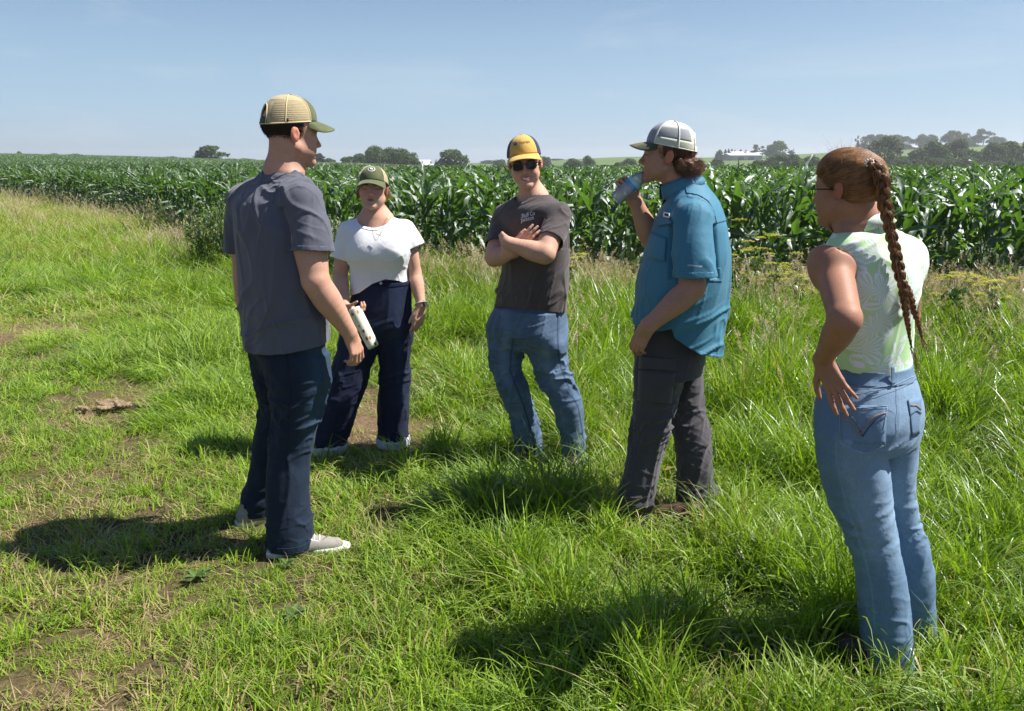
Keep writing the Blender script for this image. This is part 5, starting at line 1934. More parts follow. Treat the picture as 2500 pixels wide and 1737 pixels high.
class Person:
    def __init__(s, ground, label, rz=0):
        s.o = np.array([ground[0], ground[1], 0.0])
        s.root = empty('person', tuple(s.o))
        tag(s.root, label, 'person')
        s.F = Field(); s.covers = []; s.shirtF = None
    def arm(s, sh, el, wr, r, flatdir=None):
        """r: shoulder, upper, elbow, forearm, wrist radii"""
        sh, el, wr = map(np.asarray, (sh, el, wr))
        F = s.F
        F.add(Many(chain([sh, sh + (el - sh) * .45, el - (el - sh) * .06], [r[0], r[1], r[2]], 8)), .02, 2)
        F.add(Many(chain([el, el + (wr - el) * .32, el + (wr - el) * .72, wr], [r[2] * .98, r[3], r[3] * .74, r[4]], 10)), .015, 1)
    def core(s, nb, rs, ls, pel, chest=.085, legs=()):
        s.pel = pel; s.nbz = nb[2]
        F = s.F
        F.add(Seg(nb, pel, .062, .07), .05)
        mid = np.asarray(nb) * .8 + np.asarray(pel) * .2
        for q in (rs, ls):
            q = np.asarray(q)
            F.add(Seg(np.asarray(nb) - [0, 0, .02], q, .040, .045), .05)
            F.add(Seg(mid, q - [0, 0, .05], .06, .035), .05)
    SUB = {'collar', 'sleeve_hem', 'shirt_hem', 'back_yoke', 'pocket_flap', 'pocket', 'badge', 'badge_print', 'button', 'lettering', 'armhole_binding',
           'trouser_hem', 'waistband', 'frayed_hem', 'cargo_pocket', 'back_pocket', 'belt_loop', 'pocket_embroidery', 'seam'}
    garment = None
    _cap = None
    @property
    def cap(s):
        if s._cap is None:
            s._cap = bpy.data.objects.new('cap', None); s._cap.empty_display_size = .1; link(s._cap, s.root)
        return s._cap
    def par(s, name): return s.garment if name in s.SUB and s.garment is not None else s.root
    def finish(s): s._skin()
    def skin(s, mat, H=None, h=.0042, **kw):
        s._skin = lambda: s.skin_now(mat, H, h, **kw)
    def skin_now(s, mat, H=None, h=.0042, **kw):
        V, Q = s.F.mesh(h, 1)
        ex = np.min([o[1](V) for o in s.F.ops if o[3] == 1], axis=0)
        ex2 = np.minimum(ex, np.min([o[1](V) for o in s.F.ops if o[3] == 2], axis=0))
        for F, gf, gap in s.covers:       # keep the body inside its clothes
            V = tuck(V, F, gap, gf(V) * ((ex if gap > .0065 or F is s.shirtF else ex2) > .006))
        at = feature_attrs(H, V, **kw) if H is not None else None
        s.body = meshobj('body', V - s.o, Q, mat, s.root, attrs=at)
        return V, Q
    def cloth(s, name, V, T, mat, **k):
        o = cloth(s.par(name), name, V, T, mat, s.o, **k)
        if name in ('shirt', 'top', 'trousers'): s.garment = o
        return o
    def legs(s, *paths):
        for pts in paths:
            pts = np.asarray(pts)[1:-1]
            s.F.add(Many([Seg(s.pel, pts[0], .045, .035)] + [Seg(pts[i], pts[i + 1], .035, .032) for i in range(len(pts) - 1)]), .02)
    def cloth_pieces(s, name, V, T, mat, attrs=None, **k):
        for v, t, u in pieces(V, T): s.cloth(name, v, t, mat, attrs=None if attrs is None else {a: b[u] for a, b in attrs.items()}, **k)
    def mb(s, mb, name, mat, **k):
        mb.V = [v - s.o for v in mb.V]; return mb.build(name, mat, s.par(name), **k)


def end_cut(V, torso, sleeve, c, n, bias=.0):
    """positive past a sleeve's end plane, only where the sleeve is the nearer surface"""
    return np.minimum((V - c) @ unit(n) + .005, torso(V) - sleeve(V) + bias)


def shirt_cover(p, F, sleeves, neck, hem):
    p.shirtF = F
    def w(W):
        k = smooth01(0, .028, neck(W)) * smooth01(p.nbz + .035, p.nbz + .0, W[:, 2])
        for q in sleeves: k = k * smooth01(.0, -.012, (W - q.c) @ q.n)
        return k
    p.covers.append((F, w, .009))


def curve_v(us, vs):
    """a hem drawn across the figure: returns g>0 below it"""
    def g(V):
        u, v = UV(V[:, 0], V[:, 1], V[:, 2])
        return (v - np.interp(u, us, vs)) / 600.0
    return g


def hem_z(pts):
    """hem height along x, from world points"""
    pts = np.array(sorted([tuple(p) for p in pts]))
    return lambda V: np.interp(V[:, 0], pts[:, 0], pts[:, 2]) - V[:, 2]


def band(V, T, g, width, N, off, name, mat, P_, thick=.002):
    """strip of the surface just inside g=0, lifted by off"""
    V2, T2, G2 = clip(V + N * off, T, -(g + width), extra=np.c_[g])
    V3, T3 = clip(V2, T2, G2[:, 0])
    return P_.cloth(name, V3, T3, mat, thick=thick)


def leg_shade(V, axis_front, c, w):
    d = (V - c) @ unit(axis_front)
    return smooth01(-w, w, d)


def jeans_creases(V, N, legs, knee_z, ankle_z, amp=.006, seed=0, crotch=None, back=None):
    """stacked folds at ankle and knee, pulls round the crotch; returns displacement"""
    d = np.zeros(len(V))
    z = V[:, 2]
    side = np.array([1.0, .35, 0.12])
    for kz, w, a in ((knee_z, .13, 1.0), (ankle_z, .12, .85)):
        m = np.exp(-((z - kz) / w) ** 2)
        d += a * amp * m * (crease(V * [1, 1, 1.0], [1, .3, .18], 17, 4.5, seed, 1.4) - .35)
    d += amp * .55 * (crease(V, [.25, .2, 1], 8, 3.5, seed + 5, 1.6) - .3)
    if crotch is not None:
        q = V - crotch; r = np.linalg.norm(q, axis=1)
        m = np.exp(-(r / .16) ** 2)
        d += amp * .9 * m * (crease(V, [1, .1, .35], 20, 5, seed + 9, 1.5) - .35)
    return d * 2.7


# ---------------------------------------------------------------- A: man in slate tee, seen from behind on the left
def person_a():
    p = Person(G(700, 1345), 'man seen from behind in a slate grey T-shirt with an olive and tan cap')
    yaw = R(45)
    H = Head(P(709, 331, 3.13), R(56), R(-4), R(2), 1.04)
    nb = P(694, 436, 3.14)
    rs, ls = P(738, 490, 3.00), P(598, 490, 3.26)
    H.build(p.F, nb, (.058, .066), jaw=1.06)
    p.F.add(Seg(nb + [0, 0, .035], rs * .55 + nb * .45 + [0, 0, .028], .045, .035), .05)
    p.F.add(Seg(nb + [0, 0, .035], ls * .55 + nb * .45 + [0, 0, .028], .045, .035), .05)
    re, rw = P(771, 690, 2.94), P(853, 812, 3.02)
    p.arm(rs, re, rw, (.062, .066, .053, .054, .031))
    hand(p.F, rw, P(874, 868, 3.04) - rw, (0.45, .75, .1), True, curl=(.42, .5, .55, .6), spread=.05, tb=(.45, .5), sc=1.03, wr=.031)
    le, lw = P(596, 690, 3.36), P(607, 806, 3.34)
    p.arm(ls, le, lw, (.055, .056, .045, .044, .029))
    hand(p.F, lw, P(618, 860, 3.36) - lw, (.3, .8, 0), False, curl=(.2, .25, .3, .35), spread=.07, tb=(.5, .3), sc=1.0, wr=.029)
    pel = P(700, 850, 3.13)
    p.core(nb, rs, ls, pel)
    p.skin(M_SKIN_A, H, beard=.35)
    # shirt
    rows = [row(640, 722, 437, 3.13, yaw), row(590, 752, 466, 3.13, yaw), row(563, 772, 500, 3.13, yaw), row(563, 788, 560, 3.13, yaw), row(570, 797, 640, 3.13, yaw), row(576, 802, 700, 3.13, yaw), row(579, 806, 740, 3.13, yaw), row(583, 810, 790, 3.13, yaw), row(588, 814, 850, 3.13, yaw), row(590, 815, 880, 3.13, yaw)]
    torso = Loft(rows, yaw, 2.25)
    slR = Cut(Many(chain([rs + [-.008, 0, -.002], P(757, 560, 2.975), P(764, 660, 2.95)], [.073, .079, .084], 8)), P(758, 617, 2.965), P(764, 700, 2.95) - P(756, 600, 2.97) + np.array([-.012, 0, .0]))
    slL = Cut(Many(chain([ls, P(590, 560, 3.31), P(592, 660, 3.35)], [.066, .072, .078], 6)), P(590, 612, 3.33), [0, .2, -1])
    F = Field()
    F.add(torso, .02).add(Seg(nb - [0, 0, .028], rs - [0, 0, .004], .070, .074), .05).add(Seg(nb - [0, 0, .028], ls - [0, 0, .004], .070, .070), .05).add(slR, .022).add(slL, .022)
    V, Q = F.mesh(.0055, 2); T = tri(Q); N = normals(V, T)
    z = V[:, 2]
    low = smooth01(1.35, .95, z)
    onS = torso(V) > slR(V)
    f = .010 * (crease(V, [.10, .05, 1], 7.5, 4.5, 1, 1.2, .5) - .3) * (.35 + .65 * smooth01(1.5, 1.3, z)) * ~onS
    f += .010 * (crease(V, [.75, -.5, .45], 11, 4, 2, 1.4) - .3) * smooth01(1.22, 1.02, z) * ~onS
    f += .006 * (crease(V, [.8, .3, -.6], 12, 4, 3, 1.3) - .3) * smooth01(1.30, 1.45, z)
    f += .006 * (crease(V, [.3, .1, 1], 13, 4, 4, 1.2) - .3) * onS
    f += -.006 * np.exp(-(np.abs(torso(V) - slR(V)) / .012) ** 2) * (z < 1.46)
    V = V + N * (2.1 * f)[:, None]
    gs = [hem_z([P(560, 812, 3.2), P(610, 850, 3.15), P(700, 851, 3.05), P(760, 846, 3.0), P(830, 833, 3.02)])(V)]
    gs.append(end_cut(V, torso, slR, slR.c, slR.n)); gs.append(end_cut(V, torso, slL, slL.c, slL.n))
    neck = Seg(nb + [-.012, .0, -.06], H.w(0, -15, -20), .078, .074)
    shirt_cover(p, F, (slR, slL), neck, gs[0])
    gs.append(-neck(V) )
    g = np.max(gs, 0)
    V2, T2 = clip(V, T, g)
    p.cloth('shirt', V2, T2, M_TEE_A)
    Vc, Tc, Gc = clip(V + N * .0025, T, g, extra=np.c_[gs[3], gs[0], gs[1]])
    Vb, Tb = clip(Vc, Tc, -(Gc[:, 0] + .019))
    p.cloth('collar', Vb, Tb, M_TEE_A, thick=.004)
    Vb, Tb = clip(Vc - normals(Vc, Tc) * .0008, Tc, -(Gc[:, 2] + .018))
    p.cloth('sleeve_hem', Vb, Tb, M_TEE_A, thick=.001)
    # jeans
    rl, rr = legpath([(636, 792, 830, 3.12), (648, 800, 870, 3.10), (655, 806, 930, 3.08), (659, 792, 985, 3.08), (660, 776, 1040, 3.08), (654, 759, 1110, 3.08), (649, 753, 1180, 3.06), (649, 755, 1247, 3.05), (652, 768, 1305, 3.04), (654, 766, 1350, 3.03)])
    ll, lr = legpath([(606, 720, 830, 3.18), (620, 730, 930, 3.23), (637, 735, 986, 3.27), (624, 715, 1048, 3.29), (611, 692, 1142, 3.32), (593, 668, 1222, 3.33), (587, 656, 1265, 3.33)])
    p.legs(rl, ll)
    F = Field()
    pv = Loft([row(592, 800, 790, 3.13, yaw, .66), row(598, 802, 850, 3.13, yaw, .66), row(618, 796, 905, 3.13, yaw, .5)], yaw, 2.2)
    rr = rr * np.r_[.86, .92, np.ones(len(rr) - 2)]
    p.covers.append((F, lambda W: W[:, 2] * 0 + 1.0, .006))
    F.add(pv, .03).add(Many(chain(rl, rr, 16)), .05).add(Many(chain(ll, lr, 14)), .03)
    V, Q = F.mesh(.0055, 2); T = tri(Q); N = normals(V, T)
    V = V + N * jeans_creases(V, N, None, .60, .13, .0075, 4, crotch=P(660, 930, 3.2))[:, None]
    V = tuck(V, p.shirtF, .020, smooth01(-.02, .01, V[:, 2] - P(600, 846, 3.15)[2]))
    zb = .045
    g = np.maximum(zb + (V[:, 0] - V[:, 0].mean()) * -.02 - V[:, 2], V[:, 2] - P(600, 805, 3.15)[2])
    front = smooth01(-.02, .07, (V - np.array([np.interp(V[:, 2], rl[::-1, 2], rl[::-1, 0]), np.interp(V[:, 2], rl[::-1, 2], rl[::-1, 1]), V[:, 2]]).T) @ unit([.9, .35, 0]))
    fade = .38 * front * smooth01(.35, .62, V[:, 2]) + .10 * crease(V, [1, .3, .2], 20, 4, 3) * front
    # outer seam down the near leg
    ax = np.array([np.interp(V[:, 2], rl[::-1, 2], rl[::-1, 0]), np.interp(V[:, 2], rl[::-1, 2], rl[::-1, 1])]).T
    sd = (V[:, 0] - ax[:, 0] - .012 - .012 * np.sin(V[:, 2] * 7)) ; seam = np.exp(-(sd / .0035) ** 2) * (V[:, 1] < ax[:, 1])
    V, T, E = clip(V, T, g, extra=np.c_[fade, seam])
    p.cloth('trousers', V, T, M_JEANS_A, attrs={'fade': E[:, 0], 'stitch': 0 * E[:, 0], 'seamdark': E[:, 1] * .9})
    Nn = normals(V, T)
    Vb, Tb = clip(V + Nn * .002, T, V[:, 2] - zb - .028)
    p.cloth_pieces('trouser_hem', Vb, Tb, M_JEANS_A, thick=.002)
    shoe(p.root, p.o, G(652, 1360) + [0, 0, .004], G(852, 1342) + [0, 0, .004], (M_SUEDE, M_SOLEW, M_WTHREAD), laces=True, h=.085)
    shoe(p.root, p.o, G(578, 1290) + [0, 0, .004], G(742, 1245) + [0, 0, .004], (M_SUEDE, M_SOLEW, M_WTHREAD), h=.085)
    # short hair under the cap
    rng = np.random.default_rng(2)
    hair_cap(p, H, M_HAIR_A, rng, 2600, lambda x, y, z: (z > -52 + np.clip(y + 60, 0, 200) * .45) & (y < 26), length=9, down=.8, rad=.0006)
    # cap: olive front, tan mesh back
    C = Cap(H, rx=83, ry=103, top=142, base=44, tilt=-.15, cy=-6)
    t0 = .98
    C.panel('front_panel', -t0, t0, 0, 1, M_OLIVE, p.cap, p.o)
    op = .36
    hole = lambda th: np.where(np.abs(np.abs(th) - pi) < .42, .44 * np.sqrt(np.clip(1 - ((pi - np.abs(th)) / .42) ** 2, 0, 1)) ** .8, 0)
    C.panel('mesh_panel', t0, 2 * pi - t0, 0, 1, M_MESHT, p.cap, p.o, n=64, p0f=lambda th: hole(np.where(th > pi, th - 2 * pi, th)))
    C.panel('back_strap', pi - .45, pi + .45, 0, .12, M_OLIVED, p.cap, p.o, off=1.5, n=14, m=5)
    s_ = MB()
    for th in (t0, -t0, pi * .62, -pi * .62):
        q = H.ws(C.pt(np.full(20, th), np.linspace(0, .97, 20), 1.3)) - p.o; s_.tube(q, .0022, 5)
    q = H.ws(C.pt(np.linspace(t0, 2 * pi - t0, 60), np.full(60, .012), 1.2)) - p.o; s_.tube(q, .0026, 5)
    tt = np.linspace(pi - .42, pi + .42, 24); q = H.ws(C.pt(tt, hole(np.where(tt > pi, tt - 2 * pi, tt)), 1.3)) - p.o; s_.tube(q, .003, 5)
    s_.build('seam_tape', weave_mat('tan_tape', (.62, .52, .30)), p.cap)
    hb = MB()
    for k in range(13):   # mesh ribs, the wide weave one can see
        for sgn in (1, -1):
            ph = .07 + k * .042
            th = np.linspace(t0 + .04, pi - .06, 24)
            q = H.ws(C.pt(sgn * th, np.full(24, ph), .6)) - p.o
            if ph < .5: q = q[:18]
            hb.tube(q, .0011, 4)
    hb.build('mesh_rib', weave_mat('tan_mesh_rib', (.40, .31, .19)), p.cap)
    C.brim(M_OLIVE, p.cap, p.o, L=70, half=1.08, arch=24, drop=.22)
    C.button(M_OLIVED, p.cap, p.o)
    lb = MB(); q = H.ws(C.pt(np.array([pi * .60, pi * .60]), np.array([.03, .11]), 2.6)); lb.tube(q - p.o, .004, 4, flat=.3); lb.build('tag', M_BLACK, p.cap)
    p.finish()
    return p


def hair_cap(p, H, mat, rng, n, region, length=10, down=.7, rad=.0006, jitter=.25, name='hair', curl=0.0, shell=(76, 97, 78), c=(0, -8, 46), back=0.3, capped=True):
    """short hairs rooted on the skull where region(x, y, z in mm) is true, plus a thin scalp layer of the same colour"""
    d = rng.normal(size=(n * 6, 3)); d /= np.linalg.norm(d, axis=1, keepdims=True)
    P0 = d * np.array(shell) + np.array(c)
    # the lower back of the head follows the nape
    k = P0[:, 2] < 10
    P0[k, 1] = P0[k, 1]
    m = region(*P0.T) & (P0[:, 2] > -60) & (P0[:, 2] < 42 if capped else True)
    P0 = P0[m][:n]; d = d[m][:n]
    nrm = d / np.array(shell); nrm /= np.linalg.norm(nrm, axis=1, keepdims=True)
    t = np.linspace(0, 1, 5)
    dirv = nrm * (1 - down) + np.array([0, -back, -down]) + rng.normal(0, jitter, P0.shape)
    dirv /= np.linalg.norm(dirv, axis=1, keepdims=True)
    L = length * rng.uniform(.6, 1.2, len(P0))
    pts = P0[:, None] + dirv[:, None] * (L[:, None] * t)[..., None] + nrm[:, None] * (1.5 + 2.2 * np.sin(t * pi)[None, :, None])
    W_ = H.ws(pts.reshape(-1, 3)).reshape(len(P0), 5, 3)
    # scalp layer
    F = Field(); F.add(Ell(H.w(*c), (np.array(shell) + 1.5) * H.s, H.R), .005)
    V, Q = F.mesh(.006, 1); T = tri(Q)
    q = H.loc(V)
    # signed region through supersampling of the boolean
    g = -np.ones(len(V))
    g = np.where(region(*q.T) & (q[:, 2] < 58), -1.0, 1.0)
    g = _smooth_scalar(g, T, len(V), 3)
    V2, T2 = clip(V, T, g)
    lay = meshobj(name, V2 - p.o, T2, mat, p.root)
    hairs('hair_strands', W_, rad, mat, lay, p.o)


def _smooth_scalar(g, T, n, it):
    E = _edges(T)
    cnt = np.bincount(E[:, 0], minlength=n) + np.bincount(E[:, 1], minlength=n)
    for _ in range(it):
        s = np.bincount(E[:, 0], g[E[:, 1]], n) + np.bincount(E[:, 1], g[E[:, 0]], n)
        g = .5 * g + .5 * s / np.maximum(cnt, 1)
    return g


# ---------------------------------------------------------------- B: woman in white tee
def person_b():
    p = Person(G(880, 1092), 'squinting woman in a white T-shirt and wide dark jeans with an olive cap')
    yaw = R(176)
    H = Head(P(911, 468, 4.27), R(178), R(9), R(-2), .95)
    nb = P(918, 536, 4.31)
    rs, ls = P(852, 566, 4.27), P(988, 563, 4.26)
    H.build(p.F, nb, (.050, .056), female=True, jaw=1.02, mouth_open=.9)
    p.F.add(Seg(nb, rs, .05, .045), .05).add(Seg(nb, ls, .05, .045), .05)
    p.F.add(Seg(nb + [0, -.03, -.01], nb + [0, -.05, -.12], .07, .09), .05)
    re, rw = P(829, 676, 4.27), P(844, 747, 4.11)
    p.arm(rs, re, rw, (.048, .048, .040, .041, .025))
    le, lw = P(1012, 668, 4.28), P(1029, 746, 4.20)
    p.arm(ls, le, lw, (.048, .047, .039, .040, .024))
    hand(p.F, lw, P(1021, 800, 4.18) - lw, (-.75, -.6, -.1), False, curl=(.25, .3, .35, .4), spread=.05, tb=(.4, .3), sc=.92, wr=.024)
    # tumbler held under the right hand
    ta, tb_ = P(865, 754, 4.05), P(912, 848, 3.99)
    axd = unit(tb_ - ta)
    hand(p.F, rw, np.array([.80, -.42, -.30]), (-.2, -.8, .2), True, curl=(.75, .8, .85, .9), spread=.07, tb=(.5, .8), sc=.90, wr=.024)
    pel = P(930, 770, 4.27)
    p.core(nb, rs, ls, pel)
    p.skin(M_SKIN_B, H, female=True, lipw=.85)
    rows = [row(885, 950, 528, 4.3, yaw, .8), row(846, 994, 556, 4.28, yaw), row(846, 1000, 585, 4.27, yaw, .62), row(850, 1001, 620, 4.26, yaw, .68), row(857, 996, 655, 4.26, yaw, .66), row(858, 999, 690, 4.26, yaw, .66), row(858, 1006, 725, 4.26, yaw, .68), row(857, 1010, 745, 4.26, yaw, .68)]
    torso = Loft(rows, yaw, 2.3)
    slR = Cut(Many(chain([rs, P(842, 600, 4.26), P(826, 660, 4.26)], [.056, .056, .058], 6)), P(830, 632, 4.26), P(822, 670, 4.26) - P(845, 590, 4.26))
    slL = Cut(Many(chain([ls, P(1004, 585, 4.27), P(1026, 632, 4.27)], [.056, .056, .058], 6)), P(1017, 603, 4.27), P(1026, 640, 4.27) - P(1000, 580, 4.27))
    F = Field()
    F.add(torso, .02).add(Seg(nb - [0, 0, .03], rs, .052, .054), .04).add(Seg(nb - [0, 0, .03], ls, .052, .054), .04).add(slR, .02).add(slL, .02)
    for q in (-1, 1): F.add(Ell(P(926 + q * 32, 612, 4.185), (.060, .050, .066)), .10)
    V, Q = F.mesh(.0055, 2); T = tri(Q); N = normals(V, T)
    z = V[:, 2]
    f = .008 * (crease(V, [.9, 0, .45], 10, 4, 11, 1.3) - .3) * smooth01(1.12, .98, z)
    f += .006 * (crease(V, [.5, 0, -1], 9, 4, 12, 1.3) - .3) * smooth01(1.25, 1.1, z)
    f += .0035 * (crease(V, [1, .2, .5], 14, 4, 13, 1.3) - .3)
    V = V + N * (1.4 * f)[:, None]
    gs = [np.interp(V[:, 0], [P(u, v, 4.2)[0] for u, v in ((850, 1), (1, 1))][::-1] if False else [P(845, 724, 4.2)[0], P(880, 713, 4.2)[0], P(908, 694, 4.15)[0], P(940, 683, 4.15)[0], P(970, 688, 4.15)[0], P(1010, 706, 4.2)[0]],
                    [P(845, 726, 4.2)[2], P(880, 713, 4.2)[2], P(908, 694, 4.15)[2], P(940, 683, 4.15)[2], P(970, 688, 4.15)[2], P(1010, 706, 4.2)[2]]) - z]
    gs.append(end_cut(V, torso, slR, slR.c, slR.n)); gs.append(end_cut(V, torso, slL, slL.c, slL.n))
    neck = Seg(nb + [0, -.055, .0], nb + [0, -.06, .12], .088, .12)
    shirt_cover(p, F, (slR, slL), neck, gs[0])
    gs.append(-neck(V))
    g = np.max(gs, 0)
    V2, T2 = clip(V, T, g); p.cloth('shirt', V2, T2, M_TEE_B)
    Vc, Tc, Gc = clip(V + N * .0022, T, g, extra=np.c_[gs[3]])
    Vb, Tb = clip(Vc, Tc, -(Gc[:, 0] + .016)); p.cloth('collar', Vb, Tb, M_TEE_B, thick=.003)
    # wide jeans
    rl, rr = legpath([(840, 928, 800, 4.27), (833, 924, 840, 4.26), (818, 911, 880, 4.24), (801, 897, 936, 4.22), (785, 877, 985, 4.2), (768, 857, 1040, 4.19), (757, 846, 1078, 4.18), (754, 842, 1110, 4.18)])
    ll, lr = legpath([(926, 1007, 800, 4.28), (926, 1004, 840, 4.28), (926, 1001, 880, 4.28), (924, 1001, 936, 4.28), (923, 997, 990, 4.28), (922, 995, 1040, 4.28), (920, 999, 1075, 4.27), (918, 1002, 1110, 4.27)])
    p.legs(rl, ll)
    F = Field()
    pv = Loft([row(868, 1000, 672, 4.27, yaw, .7), row(862, 1004, 700, 4.27, yaw, .7), row(852, 1005, 750, 4.27, yaw, .70), row(840, 1008, 795, 4.27, yaw, .64), row(840, 1006, 815, 4.27, yaw, .52), row(842, 1003, 834, 4.27, yaw, .36)], yaw, 2.2)
    p.covers.append((F, lambda W: W[:, 2] * 0 + 1.0, .006))
    F.add(pv, .03).add(Many(chain(rl, rr, 14)), .05).add(Many(chain(ll, lr, 14)), .03)
    V, Q = F.mesh(.0055, 2); T = tri(Q); N = normals(V, T)
    V = V + N * (jeans_creases(V, N, None, .48, .15, .006, 14, crotch=P(927, 830, 4.16)) + .006 * (crease(V, [.3, .1, 1], 9, 5, 15, 1.4) - .3) * smooth01(.7, .4, V[:, 2]))[:, None]
    zt = P(930, 683, 4.2)[2]
    V = tuck(V, p.shirtF, .010, (V[:, 2] > P(930, 690, 4.2)[2]) * 1.0)
    fade = .30 * smooth01(-.02, .05, -(V[:, 1] - 4.2)) * smooth01(.45, .7, V[:, 2]) * .6 + .3 * np.exp(-((V[:, 0] - ll[3, 0] - .05) / .03) ** 2) * (V[:, 2] > .25)
    V, T, E = clip(V, T, np.maximum(V[:, 2] - zt, .035 - V[:, 2]), extra=np.c_[fade])
    N = normals(V, T)
    p.cloth('trousers', V, T, M_JEANS_B, attrs={'fade': E[:, 0], 'stitch': 0 * E[:, 0], 'seamdark': 0 * E[:, 0]})
    Vb, Tb = clip(V + N * .0025, T, -(V[:, 2] - zt + .035)); p.cloth('waistband', Vb, Tb, M_JEANS_B, thick=.002)
    Vb, Tb = clip(V + N * .004, T, V[:, 2] - .085 - .012 * vnoise(V * 60, 3)); Nb = normals(Vb, Tb)
    p.cloth_pieces('frayed_hem', Vb + Nb * (.004 * vnoise(Vb * 120, 4))[:, None], Tb, M_FRAY, thick=.002)
    bt = MB(); bt.lathe([(.0001, .004), (.006, .0035), (.008, .001), (.008, -.002)], 12, np.array([[1, 0, 0, 0], [0, 0, -1, 0], [0, 1, 0, 0], [0, 0, 0, 1.0]]))
    bt.V = [v + P(930, 692, 4.138) for v in bt.V]; p.mb(bt, 'button', M_STEEL)
    for hx, tx in ((G(800, 1085), G(752, 1122)), (G(962, 1075), G(972, 1128))):
        shoe(p.root, p.o, hx + [0, 0, .004], hx + unit(tx - hx) * .24 + [0, 0, .004], (M_SUEDE, M_SOLEW, M_WTHREAD), w=.04, h=.07)
    # cap, seen from the front
    rng = np.random.default_rng(5)
    hair_cap(p, H, M_HAIR_D, rng, 1500, lambda x, y, z: (z > -38) & (y < 18) & (np.abs(x) > 0), length=34, down=.9, rad=.0005)
    C = Cap(H, rx=84, ry=104, top=140, base=40, tilt=-.12, cy=-6)
    t0 = .95
    C.panel('front_panel', -t0, t0, 0, 1, M_OLIVE, p.cap, p.o)
    C.panel('mesh_panel', t0, 2 * pi - t0, 0, 1, M_MESHT, p.cap, p.o, n=60)
    C.brim(M_OLIVE, p.cap, p.o, L=62, half=1.05, arch=34, drop=.36, under=M_OLIVED)
    C.button(M_OLIVED, p.cap, p.o)
    s_ = MB()
    for th in (t0, -t0): s_.tube(H.ws(C.pt(np.full(20, th), np.linspace(0, .97, 20), 1.3)) - p.o, .0022, 5)
    s_.build('seam_tape', weave_mat('tan_tape2', (.62, .52, .30)), p.cap)
    # round patch: pale ring with a leaf in it
    a = np.linspace(0, 2 * pi, 33)[:-1]
    ring = np.concatenate([np.c_[np.cos(a), np.sin(a) * .86] * .92, np.c_[np.cos(a), np.sin(a) * .86] * 1.0 * 1.06])
    i = np.arange(32); Tq = np.concatenate([np.stack([i, (i + 1) % 32, (i + 1) % 32 + 32], 1), np.stack([i, (i + 1) % 32 + 32, i + 32], 1)])
    C.decal(ring, Tq, 0.0, .50, .0225, 'badge_ring', M_WTHREAD, p.cap, p.o)
    disc = np.concatenate([np.c_[np.cos(a), np.sin(a) * .86] * .90, [[0, 0]]])
    C.decal(disc, np.stack([i, (i + 1) % 32, np.full(32, 32)], 1), 0.0, .50, .0225, 'badge', M_OLIVED, p.cap, p.o, off=2.0)
    t = np.linspace(0, 1, 12); up = .30 * np.sin(pi * t) ** .8
    lf = np.concatenate([np.c_[t * 1.1 - .55, up], np.c_[t * 1.1 - .55, -up * .8]]); c_, s__ = cos(.5), sin(.5)
    lf = lf @ np.array([[c_, s__], [-s__, c_]])
    i = np.arange(11); C.decal(lf, np.concatenate([np.stack([i, i + 12, i + 13], 1), np.stack([i, i + 13, i + 1], 1)]), 0.0, .50, .0225, 'badge_leaf', M_WTHREAD, p.cap, p.o, off=2.6)
    # lids almost shut, lashes
    for q in (-1, 1):
        mb = MB(); x = np.linspace(-13, 13, 9)
        mb.tube(H.ws(np.c_[q * 31 + x, 91.5 - (x / 13) ** 2 * 4 - np.abs(x) * .05, 2 - 2.5 * (1 - (x / 13) ** 2)]), .0011, 5); p.mb(mb, 'eyelash', M_LASH)
        mb = MB(); mb.lathe([(.0025, 0), (.004, .001), (.004, .003), (.0025, .004)], 10); mb.V = [H.w(q * 80, -2, -30) + v for v in mb.V]; p.mb(mb, 'earring', M_GOLD)
    # loose hair by the ears
    pa = []
    for k in range(150):
        q = 1 if k % 3 else -1
        b = np.array([q * rng.uniform(70, 80), rng.uniform(-40, 5), rng.uniform(5, 30)])
        t = np.linspace(0, 1, 7)[:, None]
        pa.append(H.ws(b + t * np.array([q * rng.uniform(2, 20), rng.uniform(-12, 2), -rng.uniform(35, 75)]) + np.array([q * 6, 0, 0]) * np.sin(t * pi)))
    hairs('loose_hair', pa, .0005, M_HAIR_D, p.root, p.o)
    # necklace
    mb = MB(); t = np.linspace(-1, 1, 25); x = 927 + t * 28; v = 575 - 58 * np.abs(t) ** 1.15
    y = 4.14 + .10 * np.abs(t) ** 1.5
    mb.tube([P(a_, b_, c_ - .004) for a_, b_, c_ in zip(x, v, y)], .0009, 4)
    mb.tube([P(918, 571, 4.125), P(930, 577, 4.122)], .0017, 5); p.mb(mb, 'necklace', M_GOLD)
    # watch on the left wrist
    mb = MB(); d = unit(lw - le); a_ = unit(np.cross(d, [0, 1, 0])); b_ = np.cross(d, a_); c = lw - d * .012
    th = np.linspace(0, 2 * pi, 25)
    mb.tube([c + (a_ * cos(q) + b_ * sin(q)) * .0285 for q in th], .009, 6, flat=.25); p.mb(mb, 'watch_strap', simple('pale_watch_strap', (.55, .56, .55), .5))
    fb = MB(); Rm = np.stack([d, unit([1, -.6, 0]), np.cross(d, unit([1, -.6, 0]))], 1); fb.box(c + unit([1, -.6, 0]) * .030, (.034, .010, .032), Rm)
    o = p.mb(fb, 'watch_face', M_BLACK, smooth=False)
    # the tumbler: a thing of its own
    tumbler(ta, tb_)
    p.finish()
    return p


